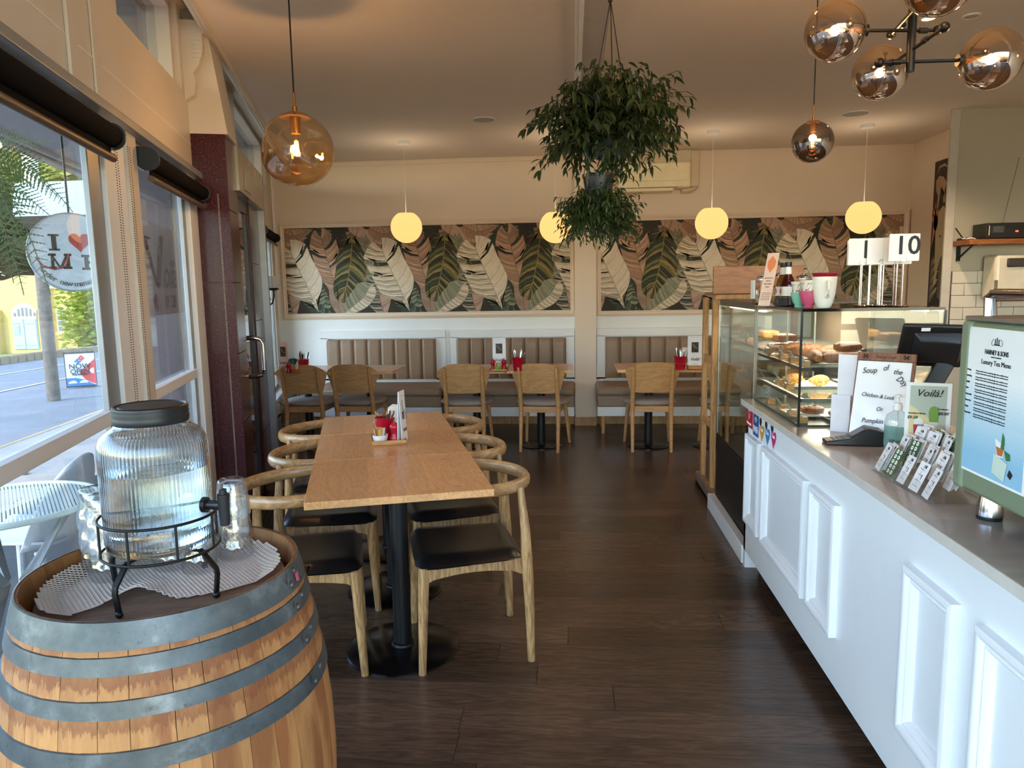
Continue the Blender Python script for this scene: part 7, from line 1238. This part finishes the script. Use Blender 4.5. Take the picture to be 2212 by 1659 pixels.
for i in range(4): hb(-15.24+(i % 2)*.36, .12+(i//2)*.6, -15.0+(i % 2)*.36, .14+(i//2)*.6, -.13, -.10, 'strap_hinge', M('grey_hinge', (150, 160, 160), .6))
hb(-15.2, .42, -15.05, .68, -.13, -.1, 'door_notice', M('notice_grey', (150, 164, 176), .5)); hb(-14.08, .46, -13.76, 1.12, .34, .42, 'window_frame', M('white_tracery', 0)); hb(-14.12, .40, -13.72, .46, .2, .42, 'window_sill', YEL)
for i in range(2):
    for j in range(4): hb(-14.06+i*.15, .5+j*.15, -13.94+i*.15, .62+j*.15, .30, .34, 'window_pane', M('dark_pane', 0))
# white notice boards beside the hall
for i, (x0, x1, z0, z1, c_, lb) in enumerate(((-13.2, -12.78, -.2, .62, (228, 226, 214), 'white notice board with small pictures right of the yellow hall'), (-12.76, -12.4, -.15, .60, (150, 200, 204), 'teal and white notice board half hidden by the window frame'))):
    t = thing('notice_board', lb, 'notice board', hp(x0, z0, 1)); L1 = Vector(t.location); a_, c2 = Vector(hp(x0, z0, 1))-L1, Vector(hp(x1, z1, 1.2))-L1; b = B(); b.box(tuple(a_), tuple(c2)); obj('panel', b, M('notice_%d' % c_[0], c_, .6), t, smooth=0); b = B(); b.box((a_.x+.55, a_.y-.03, c2.z-.5), (a_.x+.8, a_.y, c2.z-.2)); b.box((a_.x+.55, a_.y-.03, c2.z-.8), (a_.x+.8, a_.y, c2.z-.6)); obj('small_pictures', b, M('notice_pic', (150, 110, 90), .6), t, smooth=0)
# trees and hedge
def tree(name, lb, c, r, n_, col, trunk_h, seed, ls=.35):
    rg = random.Random(seed); g = zg(c[0], c[1]); t = thing(name, lb, 'tree', (c[0], c[1], g)); b = B()
    for i in range(n_):
        k_ = rg.randrange(7); o_ = Vector((cos(k_*.9)*r[0]*.45, sin(k_*.9)*r[1]*.45, sin(k_*2.1)*r[2]*.4)) if k_ else Vector(); d_ = Vector((rg.gauss(0, 1), rg.gauss(0, 1), rg.gauss(0, 1))).normalized()*rg.uniform(.6, 1)**.5; p_ = Vector((d_.x*r[0]*.62, d_.y*r[1]*.62, d_.z*r[2]*.62))+o_+Vector((0, 0, c[2]-g))
        b.x = T(*p_) @ RZ(rg.uniform(0, 6.3)) @ RX(rg.uniform(-1.2, 1.2)) @ Matrix.Scale(ls*rg.uniform(.6, 1.3), 4); b.add([(-.5, 0, 0), (0, -.3, 0), (.5, 0, .1), (0, .3, 0)], [(0, 1, 2, 3)])
    obj('foliage', b, col, t, kind='stuff', smooth=0); b = B(); b.tube([(0, 0, 0), (.1, 0, trunk_h*.5), (0, .1, trunk_h)], [r[0]*.09, r[0]*.06, r[0]*.03], 8); obj('trunk', b, M('bark', (84, 70, 60), .9), t)
TG = leafmat('tree_leaf_yellow', (150, 156, 62), (190, 188, 92), .4); TD = leafmat('tree_leaf_dark', (44, 56, 34), (70, 84, 46), .3); TH = leafmat('hedge_leaf', (136, 150, 40), (176, 186, 70), .4)
def pos(px, py, dist): p_ = far(px, py, dist); return (p_.x, p_.y, p_.z)
tree('street_tree', 'yellow green tree crown high behind the canopy, right of the pipe', pos(140, 400, 78), (9, 9, 5), 5200, TG, 15, 1, .8); tree('street_tree', 'yellow green tree crown high behind the canopy, left of the pipe', pos(20, 410, 80), (10, 9, 8), 5600, TG, 16, 2, .8)
tree('street_tree', 'dark tree right behind the parapet of the yellow hall', pos(185, 590, 66), (4, 4, 6.5), 3800, TD, 8, 3, .7); tree('street_tree', 'dark broad tree behind the left half of the yellow hall', pos(20, 540, 70), (7, 6, 5), 4200, TD, 10, 4, .8); tree('street_tree', 'pale far tree between the canopy and the hall roof', pos(120, 520, 78), (7, 6, 5), 3600, TD, 12, 5, .8)
tree('garden_shrub', 'bright green climbing shrub beside the yellow hall', pos(198, 690, 52), (1.7, 2.0, 4.2), 3600, TH, 2, 6, .34); tree('garden_shrub', 'far hedge filling the gap to the right of the hall', pos(245, 650, 64), (3, 4, 7), 3200, TD, 5, 7, .7)
# outdoor furniture by the window
ct = W(-1.40, 3.15); t = thing('outdoor_table', 'round pale slatted outdoor table beyond the near window', 'table', (ct.x, ct.y, zg(ct.x, ct.y))); OT = M('pale_outdoor_metal', (206, 218, 214), .4); R1 = .33; b = B(); b.tube([(R1*cos(2*pi*i/64), R1*sin(2*pi*i/64), .735) for i in range(64)], .012, 8, closed=True); obj('rim', b, OT, t)
b = B()
for i in range(-24, 25): x = i*.0134; h_ = sqrt(max(0, R1*R1-x*x)); b.box((x-.0044, -h_, .729), (x+.0044, h_, .738))
obj('slats', b, OT, t, smooth=0, kind='stuff', rotz=.7); GM = M('grey_metal_leg', (120, 126, 132), .45, .4)
for k_ in range(3): a_ = 2*pi*k_/3+.5; b = B(); b.tube([(.24*cos(a_), .24*sin(a_), .72), (.05*cos(a_), .05*sin(a_), .42), (.28*cos(a_+.2), .28*sin(a_+.2), .01)], .022, 8, sq=(1.5, .6)); obj('leg', b, GM, t)
WP = M('white_moulded_plastic', (206, 214, 226), .4)
def shell_chair(v, u, rz, lb):
    p_ = W(v, u); t = thing('outdoor_chair', lb, 'chair', (p_.x, p_.y, zg(p_.x, p_.y)), rz, 'white moulded outdoor chairs'); b = B()
    def sf(s_, r_): x = (s_*2-1)*.22*(1-.12*r_); return (x, .24-.46*r_, .45+.03*(abs(s_*2-1))**3)
    def bf_(s_, r_): x = (s_*2-1)*.22*(1-.45*r_**3); return (x, -.22-.10*r_+.10*(abs(s_*2-1))**2*(1-r_*.5), .45+.40*r_-.06*(s_*2-1)**2*r_)
    b.grid(10, 8, sf); obj('seat', b, WP, t, smooth=80).modifiers.new('thick', 'SOLIDIFY').thickness = .012; b = B(); b.grid(10, 10, bf_); obj('backrest', b, WP, t, smooth=80).modifiers.new('thick', 'SOLIDIFY').thickness = .012
    for sx in (-1, 1):
        for sy in (-1, 1): b = B(); b.tube([(sx*.17, sy*.17-.0, .44), (sx*.23, sy*.24, 0)], [.022, .014], 10); obj('leg', b, WP, t)
shell_chair(-1.56, 3.72, A+pi/2-.25, 'white moulded chair behind the round outdoor table'); shell_chair(-2.05, 2.45, A+.6, 'white moulded chair at the left edge before the outdoor table'); shell_chair(-2.35, 3.3, A-1.7, 'white moulded chair on the kerb side of the outdoor table')
